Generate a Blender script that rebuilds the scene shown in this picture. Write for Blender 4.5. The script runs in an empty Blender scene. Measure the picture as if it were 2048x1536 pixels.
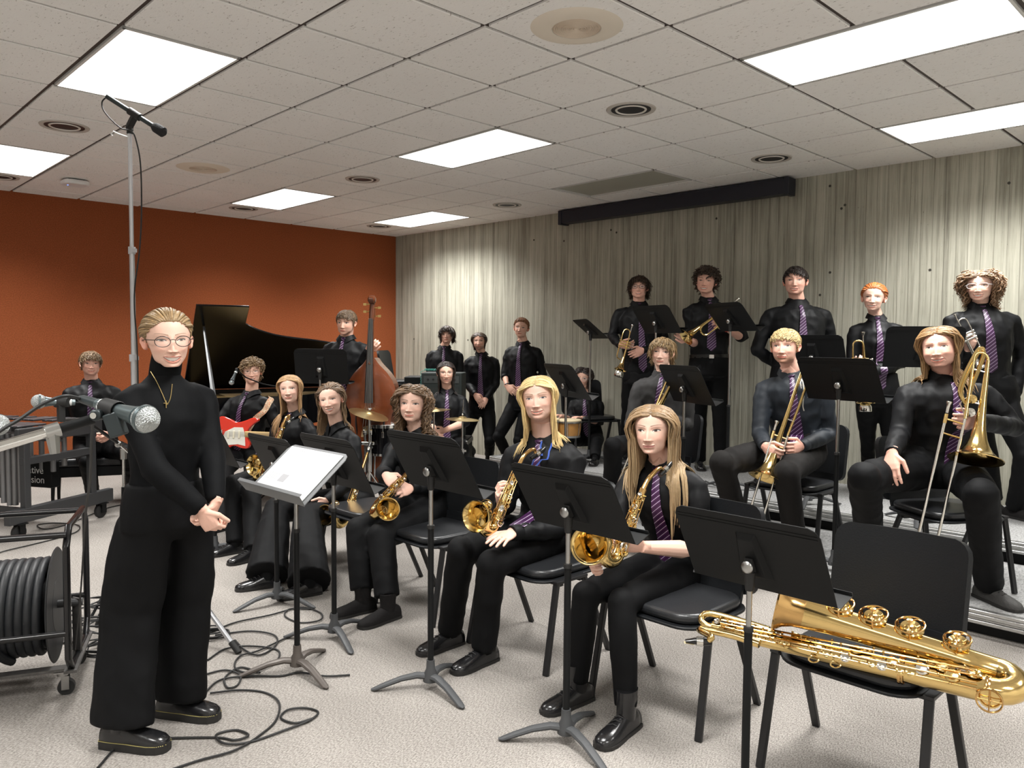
import bpy, bmesh, math, random
import numpy as np
from mathutils import Vector as V, Matrix, noise
from mathutils.bvhtree import BVHTree
R_ = math.radians
random.seed(7)
# ---------------------------------------------------------------- camera model (image 2048 x 1536)
CF, CP, CR, CA = 1559.92, -0.0529217, 0.0076953, 0.7700456
S = 1.08
HC = 1.543
OX, OY, T = -0.152161, 4.050202, 0.658368
HT = HC + 1.600938            # ceiling height
PD = V((math.cos(CA), math.sin(CA), 0)); QD = V((math.sin(CA), -math.cos(CA), 0))
_f = V((0, math.cos(CP), math.sin(CP))); _r = V((1, 0, 0)); _u = _r.cross(_f)
RT = math.cos(CR)*_r + math.sin(CR)*_u; UP = -math.sin(CR)*_r + math.cos(CR)*_u; FW = _f
CAM = V((0, 0, HC))
def ray(x, y): return (RT*((x-1024)/CF) + UP*((768-y)/CF) + FW)
def WZ(x, y, z):
    d = ray(x, y); return CAM + d*((z-HC)/d.z)
def WY(x, y, Y):
    d = ray(x, y); return CAM + d*(Y/d.y)
def WP(x, y, p):
    d = ray(x, y); o = V((OX, OY, 0)) + PD*(T*p)
    return CAM + d*(o.dot(PD)/d.dot(PD))
def G(p, q, z=0.0): return V((OX, OY, z)) + PD*(T*p) + QD*(T*q)
def gq(w): return (w - V((OX, OY, 0))).dot(QD)/T
AZ = math.atan2(QD.y, QD.x)     # rotation that takes local x to Q, local y to P
COL = bpy.context.scene.collection

# ---------------------------------------------------------------- materials
MATS = {}
def _n(nt, t, **k):
    n = nt.nodes.new(t)
    for a, b in k.items():
        if a in n.inputs: n.inputs[a].default_value = b
        else: setattr(n, a, b)
    return n
def mat(name, col=(.5, .5, .5), rough=.5, metal=0.0, spec=.5, bump=None, var=None, attr=None, coat=0, emis=None, strength=0, sheen=0):
    """bump=(scale,strength,detail); var=(scale,amount) colour variation; attr = colour attribute name"""
    if name in MATS: return MATS[name]
    m = bpy.data.materials.new(name); m.use_nodes = True
    nt = m.node_tree; b = nt.nodes['Principled BSDF']; L = nt.links.new
    b.inputs['Base Color'].default_value = (*col, 1); b.inputs['Roughness'].default_value = rough
    b.inputs['Metallic'].default_value = metal; b.inputs['Specular IOR Level'].default_value = spec
    b.inputs['Coat Weight'].default_value = coat
    if sheen: b.inputs['Sheen Weight'].default_value = sheen
    if emis: b.inputs['Emission Color'].default_value = (*emis, 1); b.inputs['Emission Strength'].default_value = strength
    tc = None
    if bump or var: tc = _n(nt, 'ShaderNodeTexCoord')
    src = None
    if attr:
        a = _n(nt, 'ShaderNodeAttribute', attribute_name=attr); src = a.outputs['Color']
    if var:
        nz = _n(nt, 'ShaderNodeTexNoise', Scale=var[0], Detail=4.0)
        L(tc.outputs['Object'], nz.inputs['Vector'])
        mx = _n(nt, 'ShaderNodeMix', data_type='RGBA', blend_type='MULTIPLY'); mx.inputs[0].default_value = 1
        rp = _n(nt, 'ShaderNodeMapRange'); rp.inputs['From Min'].default_value = .3; rp.inputs['From Max'].default_value = .7
        rp.inputs['To Min'].default_value = 1-var[1]; rp.inputs['To Max'].default_value = 1+var[1]*.6
        L(nz.outputs['Fac'], rp.inputs['Value']); L(rp.outputs['Result'], mx.inputs[7])
        if src: L(src, mx.inputs[6])
        else: mx.inputs[6].default_value = (*col, 1)
        src = mx.outputs[2]
    if src: L(src, b.inputs['Base Color'])
    if bump:
        nz = _n(nt, 'ShaderNodeTexNoise', Scale=bump[0], Detail=bump[2] if len(bump) > 2 else 3.0)
        L(tc.outputs['Object'], nz.inputs['Vector'])
        bp = _n(nt, 'ShaderNodeBump', Strength=bump[1], Distance=.01)
        L(nz.outputs['Fac'], bp.inputs['Height']); L(bp.outputs['Normal'], b.inputs['Normal'])
    MATS[name] = m
    return m

# ---------------------------------------------------------------- mesh builder
def frame(o, z, x=None):
    """matrix with local z along z, local x near x"""
    z = V(z).normalized(); x = V(x) if x is not None else (V((1, 0, 0)) if abs(z.x) < .9 else V((0, 1, 0)))
    x = (x - z*x.dot(z)); x = x.normalized() if x.length > 1e-6 else z.orthogonal().normalized()
    y = z.cross(x)
    M = Matrix((x, y, z)).transposed().to_4x4(); M.translation = V(o); return M
def rz(a, o=(0, 0, 0)): return Matrix.Translation(V(o)) @ Matrix.Rotation(a, 4, 'Z')
I4 = Matrix.Identity(4)
class MB:
    def __init__(s): s.v = []; s.f = []; s.c = None; s.uv = {}
    def add(s, vs, fs, M=None):
        o = len(s.v)
        s.v += [tuple(M @ V(v)) if M is not None else tuple(v) for v in vs]
        s.f += [tuple(i+o for i in f) for f in fs]; return o
    def box(s, c, d, M=None):
        x, y, z = d[0]/2, d[1]/2, d[2]/2; c = V(c)
        vs = [c+V(p) for p in ((-x,-y,-z),(x,-y,-z),(x,y,-z),(-x,y,-z),(-x,-y,z),(x,-y,z),(x,y,z),(-x,y,z))]
        s.add(vs, [(3,2,1,0),(4,5,6,7),(0,1,5,4),(1,2,6,5),(2,3,7,6),(3,0,4,7)], M); return s
    def bar(s, a, b, w, h, up=(0, 0, 1)):
        a, b = V(a), V(b); M = frame((a+b)/2, b-a, up); s.box((0, 0, 0), (h, w, (b-a).length), M); return s
    def loft(s, path, rad, side=None, n=10, cap=True, M=None, closed=False):
        """rad: per point (ra along side, rb other) or float"""
        path = [V(p) for p in path]; m = len(path)
        if not isinstance(rad, (list, tuple)): rad = [rad]*m
        if isinstance(rad, tuple): rad = [rad]*m
        vs = []; prev = V(side) if side is not None and not isinstance(side, list) else None
        for i, p in enumerate(path):
            if closed: t = path[(i+1) % m]-path[i-1]
            else: t = path[min(i+1, m-1)]-path[max(i-1, 0)]
            t = t.normalized() if t.length > 1e-9 else V((0, 0, 1))
            if isinstance(side, list): a = V(side[i])
            else: a = prev if prev is not None else t.orthogonal()
            a = a-t*a.dot(t)
            a = a.normalized() if a.length > 1e-6 else t.orthogonal().normalized()
            b = t.cross(a); prev = a
            r = rad[i]; ra, rb = (r, r) if not isinstance(r, (tuple, list)) else r
            for k in range(n):
                w = 2*math.pi*k/n; vs.append(p+a*(ra*math.cos(w))+b*(rb*math.sin(w)))
        fs = []
        for i in range(m if closed else m-1):
            i2 = (i+1) % m
            for k in range(n):
                k2 = (k+1) % n; fs.append((i*n+k, i*n+k2, i2*n+k2, i2*n+k))
        if cap and not closed:
            fs.append(tuple(range(n-1, -1, -1))); fs.append(tuple((m-1)*n+k for k in range(n)))
        s.add(vs, fs, M); return s
    tube = loft
    def cyl(s, a, b, r, r2=None, n=16, cap=True):
        return s.loft([a, b], [r, r2 if r2 is not None else r], n=n, cap=cap)
    def lathe(s, prof, n=24, M=None):
        """prof [(r,z)] about local z"""
        vs = []; fs = []; m = len(prof)
        for r, z in prof:
            for k in range(n):
                w = 2*math.pi*k/n; vs.append((max(r, 1e-5)*math.cos(w), max(r, 1e-5)*math.sin(w), z))
        for i in range(m-1):
            for k in range(n):
                k2 = (k+1) % n; fs.append((i*n+k, i*n+k2, (i+1)*n+k2, (i+1)*n+k))
        s.add(vs, fs, M); return s
    def sph(s, c, r, n=14, M=None, sc=(1, 1, 1)):
        m = n//2+1
        prof = [(r*math.sin(math.pi*i/m), -r*math.cos(math.pi*i/m)) for i in range(m+1)]
        vs = []; fs = []
        for rr, z in prof:
            for k in range(n):
                w = 2*math.pi*k/n; vs.append(V((max(rr, 1e-5)*math.cos(w)*sc[0], max(rr, 1e-5)*math.sin(w)*sc[1], z*sc[2]))+V(c))
        for i in range(m):
            for k in range(n):
                k2 = (k+1) % n; fs.append((i*n+k, i*n+k2, (i+1)*n+k2, (i+1)*n+k))
        s.add(vs, fs, M); return s
    def plate(s, poly, th, M=None):
        """polygon in local xy, extruded 0..th along z"""
        n = len(poly); vs = [(x, y, 0) for x, y in poly]+[(x, y, th) for x, y in poly]
        a = sum(poly[i][0]*poly[(i+1) % n][1]-poly[(i+1) % n][0]*poly[i][1] for i in range(n))
        if a < 0: vs = [(x, y, th) for x, y in poly]+[(x, y, 0) for x, y in poly]
        fs = [tuple(range(n-1, -1, -1)), tuple(range(n, 2*n))]+[(i, (i+1) % n, n+(i+1) % n, n+i) for i in range(n)]
        s.add(vs, fs, M); return s
    def surf(s, fn, nu, nv, th=0, M=None):
        """grid surface fn(u,v) u,v in 0..1, optional thickness along normals"""
        P = [[V(fn(i/nu, j/nv)) for j in range(nv+1)] for i in range(nu+1)]
        vs = [p for r in P for p in r]; w = nv+1
        fs = [(i*w+j, (i+1)*w+j, (i+1)*w+j+1, i*w+j+1) for i in range(nu) for j in range(nv)]
        if th:
            N = []
            for i in range(nu+1):
                for j in range(nv+1):
                    a = P[min(i+1, nu)][j]-P[max(i-1, 0)][j]; b = P[i][min(j+1, nv)]-P[i][max(j-1, 0)]
                    N.append(a.cross(b).normalized())
            k = len(vs); vs = [v+n_*(th/2) for v, n_ in zip(vs, N)]+[v-n_*(th/2) for v, n_ in zip(vs, N)]
            fs += [tuple(q+k for q in reversed(f)) for f in list(fs)]
            ed = [i*w for i in range(nu+1)]+[nu*w+j for j in range(1, w)]+[i*w+nv for i in range(nu-1, -1, -1)]+[j for j in range(nv-1, 0, -1)]
            for a, b in zip(ed, ed[1:]+ed[:1]): fs.append((a, a+k, b+k, b))
        s.add(vs, fs, M); return s
def rrect(w, h, r, n=5, cx=0, cy=0):
    out = []
    for sx, sy, a0 in ((1, 1, 0), (-1, 1, 90), (-1, -1, 180), (1, -1, 270)):
        for i in range(n+1):
            a = R_(a0+90*i/n); out.append((cx+sx*(w/2-r)+r*math.cos(a), cy+sy*(h/2-r)+r*math.sin(a)))
    return out
def spline(pts, k=6):
    pts = [V(p) for p in pts]
    if len(pts) < 3: return pts
    out = []; Q = [pts[0]*2-pts[1]]+pts+[pts[-1]*2-pts[-2]]
    for i in range(1, len(Q)-2):
        a, b, c, d = Q[i-1], Q[i], Q[i+1], Q[i+2]
        for j in range(k):
            t = j/k; out.append(.5*((2*b)+(c-a)*t+(2*a-5*b+4*c-d)*t*t+(3*b-a-3*c+d)*t**3))
    out.append(pts[-1]); return out
def obj(name, mb, m, parent=None, smooth=True, bevel=0, seg=2, loc=None, M=None, ang=35, sub=0):
    """link the builder as one mesh object; with M, the object carries M as its matrix"""
    me = bpy.data.meshes.new(name); me.from_pydata(mb.v, [], mb.f); 
    if mb.c is not None:
        ca = me.color_attributes.new('Col', 'FLOAT_COLOR', 'POINT')
        ca.data.foreach_set('color', np.asarray(mb.c, dtype=np.float32).ravel())
    me.update(); o = bpy.data.objects.new(name, me); COL.objects.link(o)
    if m is not None: me.materials.append(m)
    if smooth:
        me.polygons.foreach_set('use_smooth', [True]*len(me.polygons)); 
        if ang < 180: me.set_sharp_from_angle(angle=R_(ang))
    if parent: o.parent = parent
    if M is not None: o.matrix_local = M
    elif loc is not None: o.location = loc
    if bevel:
        b = o.modifiers.new('Bevel', 'BEVEL'); b.width = bevel; b.segments = seg; b.limit_method = 'ANGLE'; b.angle_limit = R_(40)
        b.harden_normals = False
    if sub:
        b = o.modifiers.new('Subdivision', 'SUBSURF'); b.levels = sub; b.render_levels = sub
    return o
def thing(name, label, cat, loc=(0, 0, 0), rot=0, group=None):
    o = bpy.data.objects.new(name, None); COL.objects.link(o); o.empty_display_size = .1
    o.location = loc; o.rotation_euler = (0, 0, rot); return tag(o, label, cat, group)
def tag(o, label=None, cat=None, group=None, kind=None):
    if label: o['label'] = label
    if cat: o['category'] = cat
    if group: o['group'] = group
    if kind: o['kind'] = kind
    return o
def struct(name, mb, m, M=None, **k):
    o = obj(name, mb, m, None, M=M, **k); o['kind'] = 'structure'; return o
def dup(o, parent=None):
    c = o.copy(); COL.objects.link(c); c.parent = parent
    for ch in list(o.children): dup(ch, c)
    return c
def local(mb, M):
    """move builder verts from world into the frame M"""
    Mi = M.inverted(); mb.v = [tuple(Mi @ V(v)) for v in mb.v]; return mb

def text_mesh(body, size, m, parent, M, ext=.0005, name='lettering'):
    cu = bpy.data.curves.new('t', 'FONT'); cu.body = body; cu.size = size; cu.extrude = ext; cu.align_x = 'CENTER'; cu.align_y = 'CENTER'
    o = bpy.data.objects.new('t', cu); COL.objects.link(o); dg = bpy.context.evaluated_depsgraph_get(); me = bpy.data.meshes.new_from_object(o.evaluated_get(dg)); me.name = name
    bpy.data.objects.remove(o); bpy.data.curves.remove(cu); me.materials.clear(); me.materials.append(m)
    r = bpy.data.objects.new(name, me); COL.objects.link(r); r.parent = parent; r.matrix_local = M; return r
# ---------------------------------------------------------------- camera
cd = bpy.data.cameras.new('camera'); cam = bpy.data.objects.new('camera', cd); COL.objects.link(cam)
cd.sensor_width = 36; cd.lens = CF/2048*36; cd.clip_start = .05
Mc = Matrix((RT, UP, -FW)).transposed().to_4x4(); Mc.translation = CAM; cam.matrix_world = Mc
bpy.context.scene.camera = cam
sc = bpy.context.scene
sc.view_settings.view_transform = 'Standard'; sc.view_settings.look = 'None'; sc.view_settings.gamma = 1
sc.view_settings.use_curve_mapping = False; sc.view_settings.exposure = 0.14
cy = sc.cycles
cy.max_bounces = 6; cy.diffuse_bounces = 4; cy.glossy_bounces = 3; cy.transmission_bounces = 3; cy.transparent_max_bounces = 8
cy.caustics_reflective = False; cy.caustics_refractive = False
cy.use_adaptive_sampling = True; cy.adaptive_threshold = .02; cy.sample_clamp_indirect = 4
# ================================================================ ROOM
def wall_mat_concrete():
    m = bpy.data.materials.new('board_formed_concrete'); m.use_nodes = True; nt = m.node_tree; L = nt.links.new
    b = nt.nodes['Principled BSDF']; b.inputs['Roughness'].default_value = .85; b.inputs['Specular IOR Level'].default_value = .25
    tc = _n(nt, 'ShaderNodeTexCoord')
    def mapped(sc_):
        mp = _n(nt, 'ShaderNodeMapping'); mp.inputs['Scale'].default_value = sc_; L(tc.outputs['Object'], mp.inputs['Vector']); return mp.outputs[0]
    def nz(v, s, d=4, rgh=.6):
        n = _n(nt, 'ShaderNodeTexNoise', Scale=s, Detail=float(d), Roughness=rgh); L(v, n.inputs['Vector']); return n.outputs['Fac']
    st1 = nz(mapped((1, 1, .05)), 9, 5); st2 = nz(mapped((1, 1, .028)), 40, 4, .7); bl = nz(mapped((1, 1, 1)), 1.3, 5); sp = nz(mapped((1, 1, .7)), 60, 2)
    def rng(v, a, b_, c, d):
        r = _n(nt, 'ShaderNodeMapRange'); r.inputs['From Min'].default_value = a; r.inputs['From Max'].default_value = b_
        r.inputs['To Min'].default_value = c; r.inputs['To Max'].default_value = d; L(v, r.inputs['Value']); return r.outputs[0]
    def mth(op, a, b_):
        n = _n(nt, 'ShaderNodeMath', operation=op)
        for i, q in enumerate((a, b_)):
            if isinstance(q, (int, float)): n.inputs[i].default_value = q
            else: L(q, n.inputs[i])
        return n.outputs[0]
    # board joints every 9 cm
    sx = _n(nt, 'ShaderNodeSeparateXYZ'); L(tc.outputs['Object'], sx.inputs[0])
    wob = mth('MULTIPLY', nz(mapped((1, 1, .3)), 3, 2), .03)
    fr = mth('FRACT', mth('DIVIDE', mth('ADD', sx.outputs[0], wob), .093), 0)
    jt = rng(mth('ABSOLUTE', mth('SUBTRACT', fr, .5), 0), .44, .5, 0, 1)
    bid = mth('FLOOR', mth('DIVIDE', mth('ADD', sx.outputs[0], wob), .093), 0)
    wn = _n(nt, 'ShaderNodeTexWhiteNoise', noise_dimensions='1D'); L(bid, wn.inputs['W'])
    val = mth('ADD', mth('ADD', rng(st1, .3, .7, -.17, .15), rng(st2, .35, .65, -.13, .12)), mth('ADD', rng(bl, .3, .7, -.06, .06), rng(wn.outputs[0], 0, 1, -.05, .05)))
    val = mth('SUBTRACT', mth('ADD', val, .5), mth('MULTIPLY', mth('MULTIPLY', jt, rng(st2, .4, .6, .3, 1)), .30))
    dk = rng(sp, .70, .76, 0, .3); val = mth('SUBTRACT', val, dk)
    cr = _n(nt, 'ShaderNodeValToRGB'); cr.color_ramp.elements[0].position = .15; cr.color_ramp.elements[0].color = (.15, .14, .112, 1)
    cr.color_ramp.elements[1].position = .85; cr.color_ramp.elements[1].color = (.62, .60, .51, 1)
    e = cr.color_ramp.elements.new(.5); e.color = (.42, .41, .335, 1)
    L(val, cr.inputs[0]); L(cr.outputs[0], b.inputs['Base Color'])
    bp = _n(nt, 'ShaderNodeBump', Strength=.5, Distance=.02); L(val, bp.inputs['Height']); L(bp.outputs[0], b.inputs['Normal'])
    return m
def carpet_mat(name, c1, c2, sc_=160, bs=.9):
    m = bpy.data.materials.new(name); m.use_nodes = True; nt = m.node_tree; L = nt.links.new
    b = nt.nodes['Principled BSDF']; b.inputs['Roughness'].default_value = 1; b.inputs['Specular IOR Level'].default_value = .1
    tc = _n(nt, 'ShaderNodeTexCoord')
    n1 = _n(nt, 'ShaderNodeTexNoise', Scale=sc_, Detail=3.0, Roughness=.7); n2 = _n(nt, 'ShaderNodeTexNoise', Scale=1.1, Detail=3.0)
    mp = _n(nt, 'ShaderNodeMapping'); mp.inputs['Scale'].default_value = (1, .45, 1); mp.inputs['Rotation'].default_value = (0, 0, CA)
    L(tc.outputs['Object'], mp.inputs[0]); L(mp.outputs[0], n1.inputs['Vector']); L(tc.outputs['Object'], n2.inputs['Vector'])
    cr = _n(nt, 'ShaderNodeValToRGB'); cr.color_ramp.elements[0].position = .36; cr.color_ramp.elements[0].color = (*c1, 1)
    cr.color_ramp.elements[1].position = .64; cr.color_ramp.elements[1].color = (*c2, 1)
    ad = _n(nt, 'ShaderNodeMath', operation='MULTIPLY_ADD'); ad.inputs[1].default_value = .22; L(n2.outputs['Fac'], ad.inputs[0]); 
    sb = _n(nt, 'ShaderNodeMath', operation='SUBTRACT'); L(n1.outputs['Fac'], sb.inputs[0]); sb.inputs[1].default_value = .11
    L(sb.outputs[0], ad.inputs[2]); L(ad.outputs[0], cr.inputs[0]); L(cr.outputs[0], b.inputs['Base Color'])
    bp = _n(nt, 'ShaderNodeBump', Strength=bs, Distance=.006); L(n1.outputs['Fac'], bp.inputs['Height']); L(bp.outputs[0], b.inputs['Normal'])
    return m
def tile_mat():
    m = bpy.data.materials.new('fissured_ceiling_tile'); m.use_nodes = True; nt = m.node_tree; L = nt.links.new
    b = nt.nodes['Principled BSDF']; b.inputs['Roughness'].default_value = .95; b.inputs['Specular IOR Level'].default_value = .1
    tc = _n(nt, 'ShaderNodeTexCoord'); mp = _n(nt, 'ShaderNodeMapping'); mp.inputs['Scale'].default_value = (1, 2.6, 1)
    L(tc.outputs['Object'], mp.inputs[0])
    n1 = _n(nt, 'ShaderNodeTexNoise', Scale=38.0, Detail=3.0, Roughness=.6); L(mp.outputs[0], n1.inputs['Vector'])
    n3 = _n(nt, 'ShaderNodeTexNoise', Scale=.8, Detail=2.0); L(tc.outputs['Object'], n3.inputs['Vector'])
    cr = _n(nt, 'ShaderNodeValToRGB'); cr.color_ramp.elements[0].position = .63; cr.color_ramp.elements[0].color = (.93, .92, .90, 1)
    cr.color_ramp.elements[1].position = .72; cr.color_ramp.elements[1].color = (.42, .39, .36, 1)
    L(n1.outputs['Fac'], cr.inputs[0])
    mx = _n(nt, 'ShaderNodeMix', data_type='RGBA', blend_type='MULTIPLY'); mx.inputs[0].default_value = 1
    rp = _n(nt, 'ShaderNodeMapRange'); rp.inputs['To Min'].default_value = .93; rp.inputs['To Max'].default_value = 1.06; L(n3.outputs['Fac'], rp.inputs['Value'])
    L(cr.outputs[0], mx.inputs[6]); L(rp.outputs[0], mx.inputs[7])
    # grimy soot beside the air slots of some lights
    L(mx.outputs[2], b.inputs['Base Color'])
    bp = _n(nt, 'ShaderNodeBump', Strength=.6, Distance=.004, invert=True); L(n1.outputs['Fac'], bp.inputs['Height']); L(bp.outputs[0], b.inputs['Normal'])
    return m
PMIN, PMAX, QMIN, QMAX = -9.0, 7.02, -10.5, 9.0
MG = Matrix.Translation(V((OX, OY, 0))) @ Matrix.Rotation(AZ, 4, 'Z')   # local x=Q metres, y=P metres
# floor
a, b_, c_, d_ = (QMIN*T-.3, PMIN*T-.3), (QMAX*T+.3, PMIN*T-.3), (QMAX*T+.3, PMAX*T+.6), (QMIN*T-.3, PMAX*T+.6)
mb = MB(); mb.plate([a, b_, c_, d_], .1, Matrix.Translation((0, 0, -.1)))
struct('floor', mb, carpet_mat('speckled_beige_carpet', (.18, .165, .15), (.45, .418, .385), 210), M=MG, smooth=False)
# walls: concrete (follows the measured ceiling line), orange
cA = G(6.62, -10.40); cB = G(7.09, 5.6); dC = (cB-cA).normalized(); cB = cA+dC*((QMAX+10.6)*T)
def wall(name, a, b, m, th=.2, h=HT+.25):
    d = (b-a); M = Matrix.Translation(a) @ Matrix.Rotation(math.atan2(d.y, d.x), 4, 'Z')
    w = MB(); w.box((d.length/2, th/2, h/2), (d.length, th, h)); return struct(name, w, m, M=M, smooth=False)
conc = wall_mat_concrete()
wall('wall_right', cA, cB, conc)
orange = mat('rust_fabric_wall', (.32, .090, .034), .95, spec=.1, bump=(220, .6, 2), var=(90, .25))
oB = G(-9.3, -10.72)
wall('wall_left', oB, cA+(cA-oB).normalized()*.2, orange)
beige = mat('bounce_wall_white', (.84, .83, .80), .8)  # unseen walls, white chosen to bounce light up to the ceiling
wall('wall_back', G(PMIN, QMAX+.1), G(PMIN, QMIN-.4), beige)
wall('wall_far_right', cB, G(PMIN-.1, QMAX+.05), beige)
# formwork tie holes in the concrete
hb = MB(); hm = mat('tie_hole_dark', (.06, .055, .045), .9)
nC = V((dC.y, -dC.x, 0))
for px, py in [(1222, 460), (1233, 465), (1433, 437), (1660, 372), (1690, 410), (1683, 417), (2018, 366), (828, 678), (936, 680), (1640, 590), (1128, 482), (1068, 480), (1660, 545), (1860, 540), (1480, 640)]:
    d = ray(px, py); t = (cA-CAM).dot(nC)/d.dot(nC); p = CAM+d*t
    hb.cyl(p+nC*.002, p-nC*.03, .012, n=12)
o = struct('trim_1', hb, hm); o['label'] = 'small round formwork holes in the concrete wall'
# ceiling --------------------------------------------------------
LIT = [(-2, -9), (2, -9), (5, -9), (-2, -4), (2, -4), (2, 1), (5, 1), (-2, 1), (-6, -4), (-6, 1), (-2, 6), (2, 6), (-6, 6)]
DEAD = [(5, -4)]
CANS = [(2.5, -.5), (5.5, -.5), (2.5, -5.5), (5.5, -5.5), (2.42, -9.3), (-1.5, -5.5), (5.4, -9.3), (-1.4, -9.3)]
holes = set()
for p, q in LIT+DEAD: holes |= {(p, q), (p, q+1)}
mb = MB()
tw = T-.026
for i in range(-9, 7):
    for j in range(-11, 9):
        if (i, j) in holes: continue
        q0 = max(j*T+.013, QMIN*T-.1); mb_w = (j+1)*T-.013-q0
        if mb_w <= .02: continue
        mb.box((q0+mb_w/2, (i+.5)*T, HT+.012), (mb_w, tw, .024))
for j in range(-11, 9):   # last narrow row against the concrete wall
    mb.box(((j+.5)*T, 7*T+.06, HT+.012), (tw, .1, .024))
struct('ceiling', mb, tile_mat(), M=MG, smooth=False, bevel=.004, seg=1)
mb = MB(); grid_m = mat('brown_ceiling_grid', (.05, .036, .03), .6)
for i in range(-9, 8): mb.box(((QMIN+QMAX)/2*T, i*T, HT+.018), ((QMAX-QMIN)*T+.5, .026, .008))
for j in range(-10, 10):
    for i in range(-9, 7):
        if not ((i, j) in holes and (i, j-1) in holes and ((i, j-1) in LIT+DEAD)):
            mb.box((j*T, (i+.5)*T, HT+.018), (.026, T-.027, .008))
struct('trim_2', mb, grid_m, M=MG, smooth=False)['label'] = 'dark brown ceiling grid bars between the tiles'
mb = MB(); mb.box((0, 0, HT+.2), ((QMAX-QMIN)*T+9, (PMAX-PMIN)*T+9, .04)); struct('ceiling_deck', mb, mat('plenum_dark', (.02, .02, .02), 1), M=MG)
# troffers
frame_m = mat('white_troffer_frame', (.72, .72, .70), .5)
diff_m = mat('troffer_diffuser_lit', (.8, .8, .8), .5, emis=(1.0, .985, .94), strength=2.0)
dead_m = mat('troffer_diffuser_off', (.42, .42, .36), .35)
def troffer(p, q, lit, label, group=None):
    w, h = 2*T-.03, T-.03
    M = G(p+.5, q+1, HT); t = thing('ceiling_light', label, 'ceiling light', M, AZ, group)
    f = MB()
    for sx in (-1, 1): f.box((sx*(w/2-.0075), 0, .03), (.015, h, .06)); f.box((0, sx*(h/2-.0075), .03), (w, .015, .06))
    f.box((0, 0, .07), (w, h, .01))
    obj('frame', f, frame_m, t, smooth=False)
    d = MB(); d.box((0, 0, .018), (w-.03, h-.03, .006)); obj('diffuser', d, diff_m if lit else dead_m, t, smooth=False)
    if lit:
        ld = bpy.data.lights.new('troffer_lamp', 'AREA'); ld.shape = 'RECTANGLE'; ld.size = w-.04; ld.size_y = h-.04
        ld.energy = 57; ld.color = (1.0, .99, .965); ld.spread = R_(125)
        lo = bpy.data.objects.new('troffer_lamp', ld); COL.objects.link(lo); lo.parent = t; lo.location = (0, 0, .012)
names = {(-2, -4): 'lit white square fluorescent panel above the tall microphone stand', (2, 1): 'long bright fluorescent panel at the top right of the ceiling',
         (5, 1): 'long lit fluorescent panel nearest the concrete wall on the right', (2, -4): 'lit fluorescent panel in the middle of the ceiling',
         (2, -9): 'lit fluorescent panel over the piano side of the room, left of centre', (5, -9): 'small looking lit fluorescent panel closest to the corner of the orange and concrete walls',
         (-2, -9): 'lit fluorescent panel cut by the left edge, above the orange wall'}
for p, q in LIT:
    nm = names.get((p, q)); troffer(p, q, True, nm or 'lit white fluorescent ceiling panel behind the viewpoint', 'fluorescent panels in the tiled ceiling' if nm else 'fluorescent panels behind the viewpoint')
troffer(5, -4, False, 'unlit dim fluorescent panel beside the black screen housing', 'fluorescent panels in the tiled ceiling')
can_b = mat('can_black', (.012, .012, .014), .5); can_w = mat('can_ring', (.75, .72, .66), .4)
cl = ['round black recessed downlight above the guitar side, left edge of view', 'round black recessed downlight high over the tall trumpet players', 'round black recessed downlight right of the black screen housing',
      'round black recessed downlight left of the middle light panel', 'round black recessed downlight left of the black screen housing', 'round black recessed downlight below the left middle light panel',
      'round black recessed downlight left of the tall microphone', 'small black recessed downlight nearest the wall corner', 'black recessed downlight cut by the left edge of the ceiling']
cl = [cl[1], cl[2], cl[3], cl[4], cl[5], cl[6], cl[7], cl[8]]
for (p, q), l in zip(CANS, cl):
    t = thing('recessed_downlight', l, 'downlight', G(p, q, HT), AZ, 'round black downlights in the ceiling tiles')
    m1 = MB(); m1.lathe([(.135, -.001), (.14, -.006), (.165, -.008), (.17, 0)], 40); obj('trim_ring', m1, mat('can_outer', (.5, .47, .43), .5), t)
    m1 = MB(); m1.lathe([(.0, -.002), (.05, -.003), (.135, -.004), (.135, -.001)], 40); obj('baffle', m1, can_b, t)
    m1 = MB(); m1.lathe([(.092, -.004), (.097, -.010), (.104, -.010), (.108, -.004)], 40); obj('inner_ring', m1, can_w, t)
spk_m = mat('speaker_beige', (.80, .73, .62), .6)
for (p, q), l in zip([(.5, .5), (.51, -6.5)], ['round beige ceiling speaker grille near the top edge of view', 'round beige ceiling speaker grille behind the tall microphone stand']):
    t = thing('ceiling_speaker', l, 'speaker', G(p, q, HT), AZ, 'beige ceiling speakers')
    m1 = MB(); m1.lathe([(.125, -.012), (.17, -.014), (.21, -.008), (.235, 0)], 48); obj('rim', m1, spk_m, t)
    m1 = MB(); pr_ = []
    for i in range(12): r = .01+i*.0098; pr_ += [(r, -.006), (r+.004, -.012), (r+.0055, -.012), (r+.008, -.006)]
    m1.lathe([(0, -.006)]+pr_, 48); obj('grille', m1, mat('speaker_grille', (.70, .60, .49), .7), t)
t = thing('wireless_access_point', 'white plastic wireless unit hanging on the ceiling near the orange wall', 'access point', G(-.53, -8.75, HT), AZ)
m1 = MB(); m1.plate(rrect(.24, .24, .07), .045, Matrix.Translation((0, 0, -.055))); obj('cover', m1, mat('ap_white', (.8, .8, .8), .4), t, bevel=.02, seg=3)
m1 = MB(); m1.box((0, 0, -.006), (.14, .14, .014)); obj('bracket', m1, can_b, t)
m1 = MB(); m1.cyl((-.02, -.06, -.0545), (-.02, -.06, -.057), .006); obj('status_light', m1, mat('ap_led', (.1, .2, .9), .4, emis=(.1, .25, 1), strength=4), t)
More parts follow.
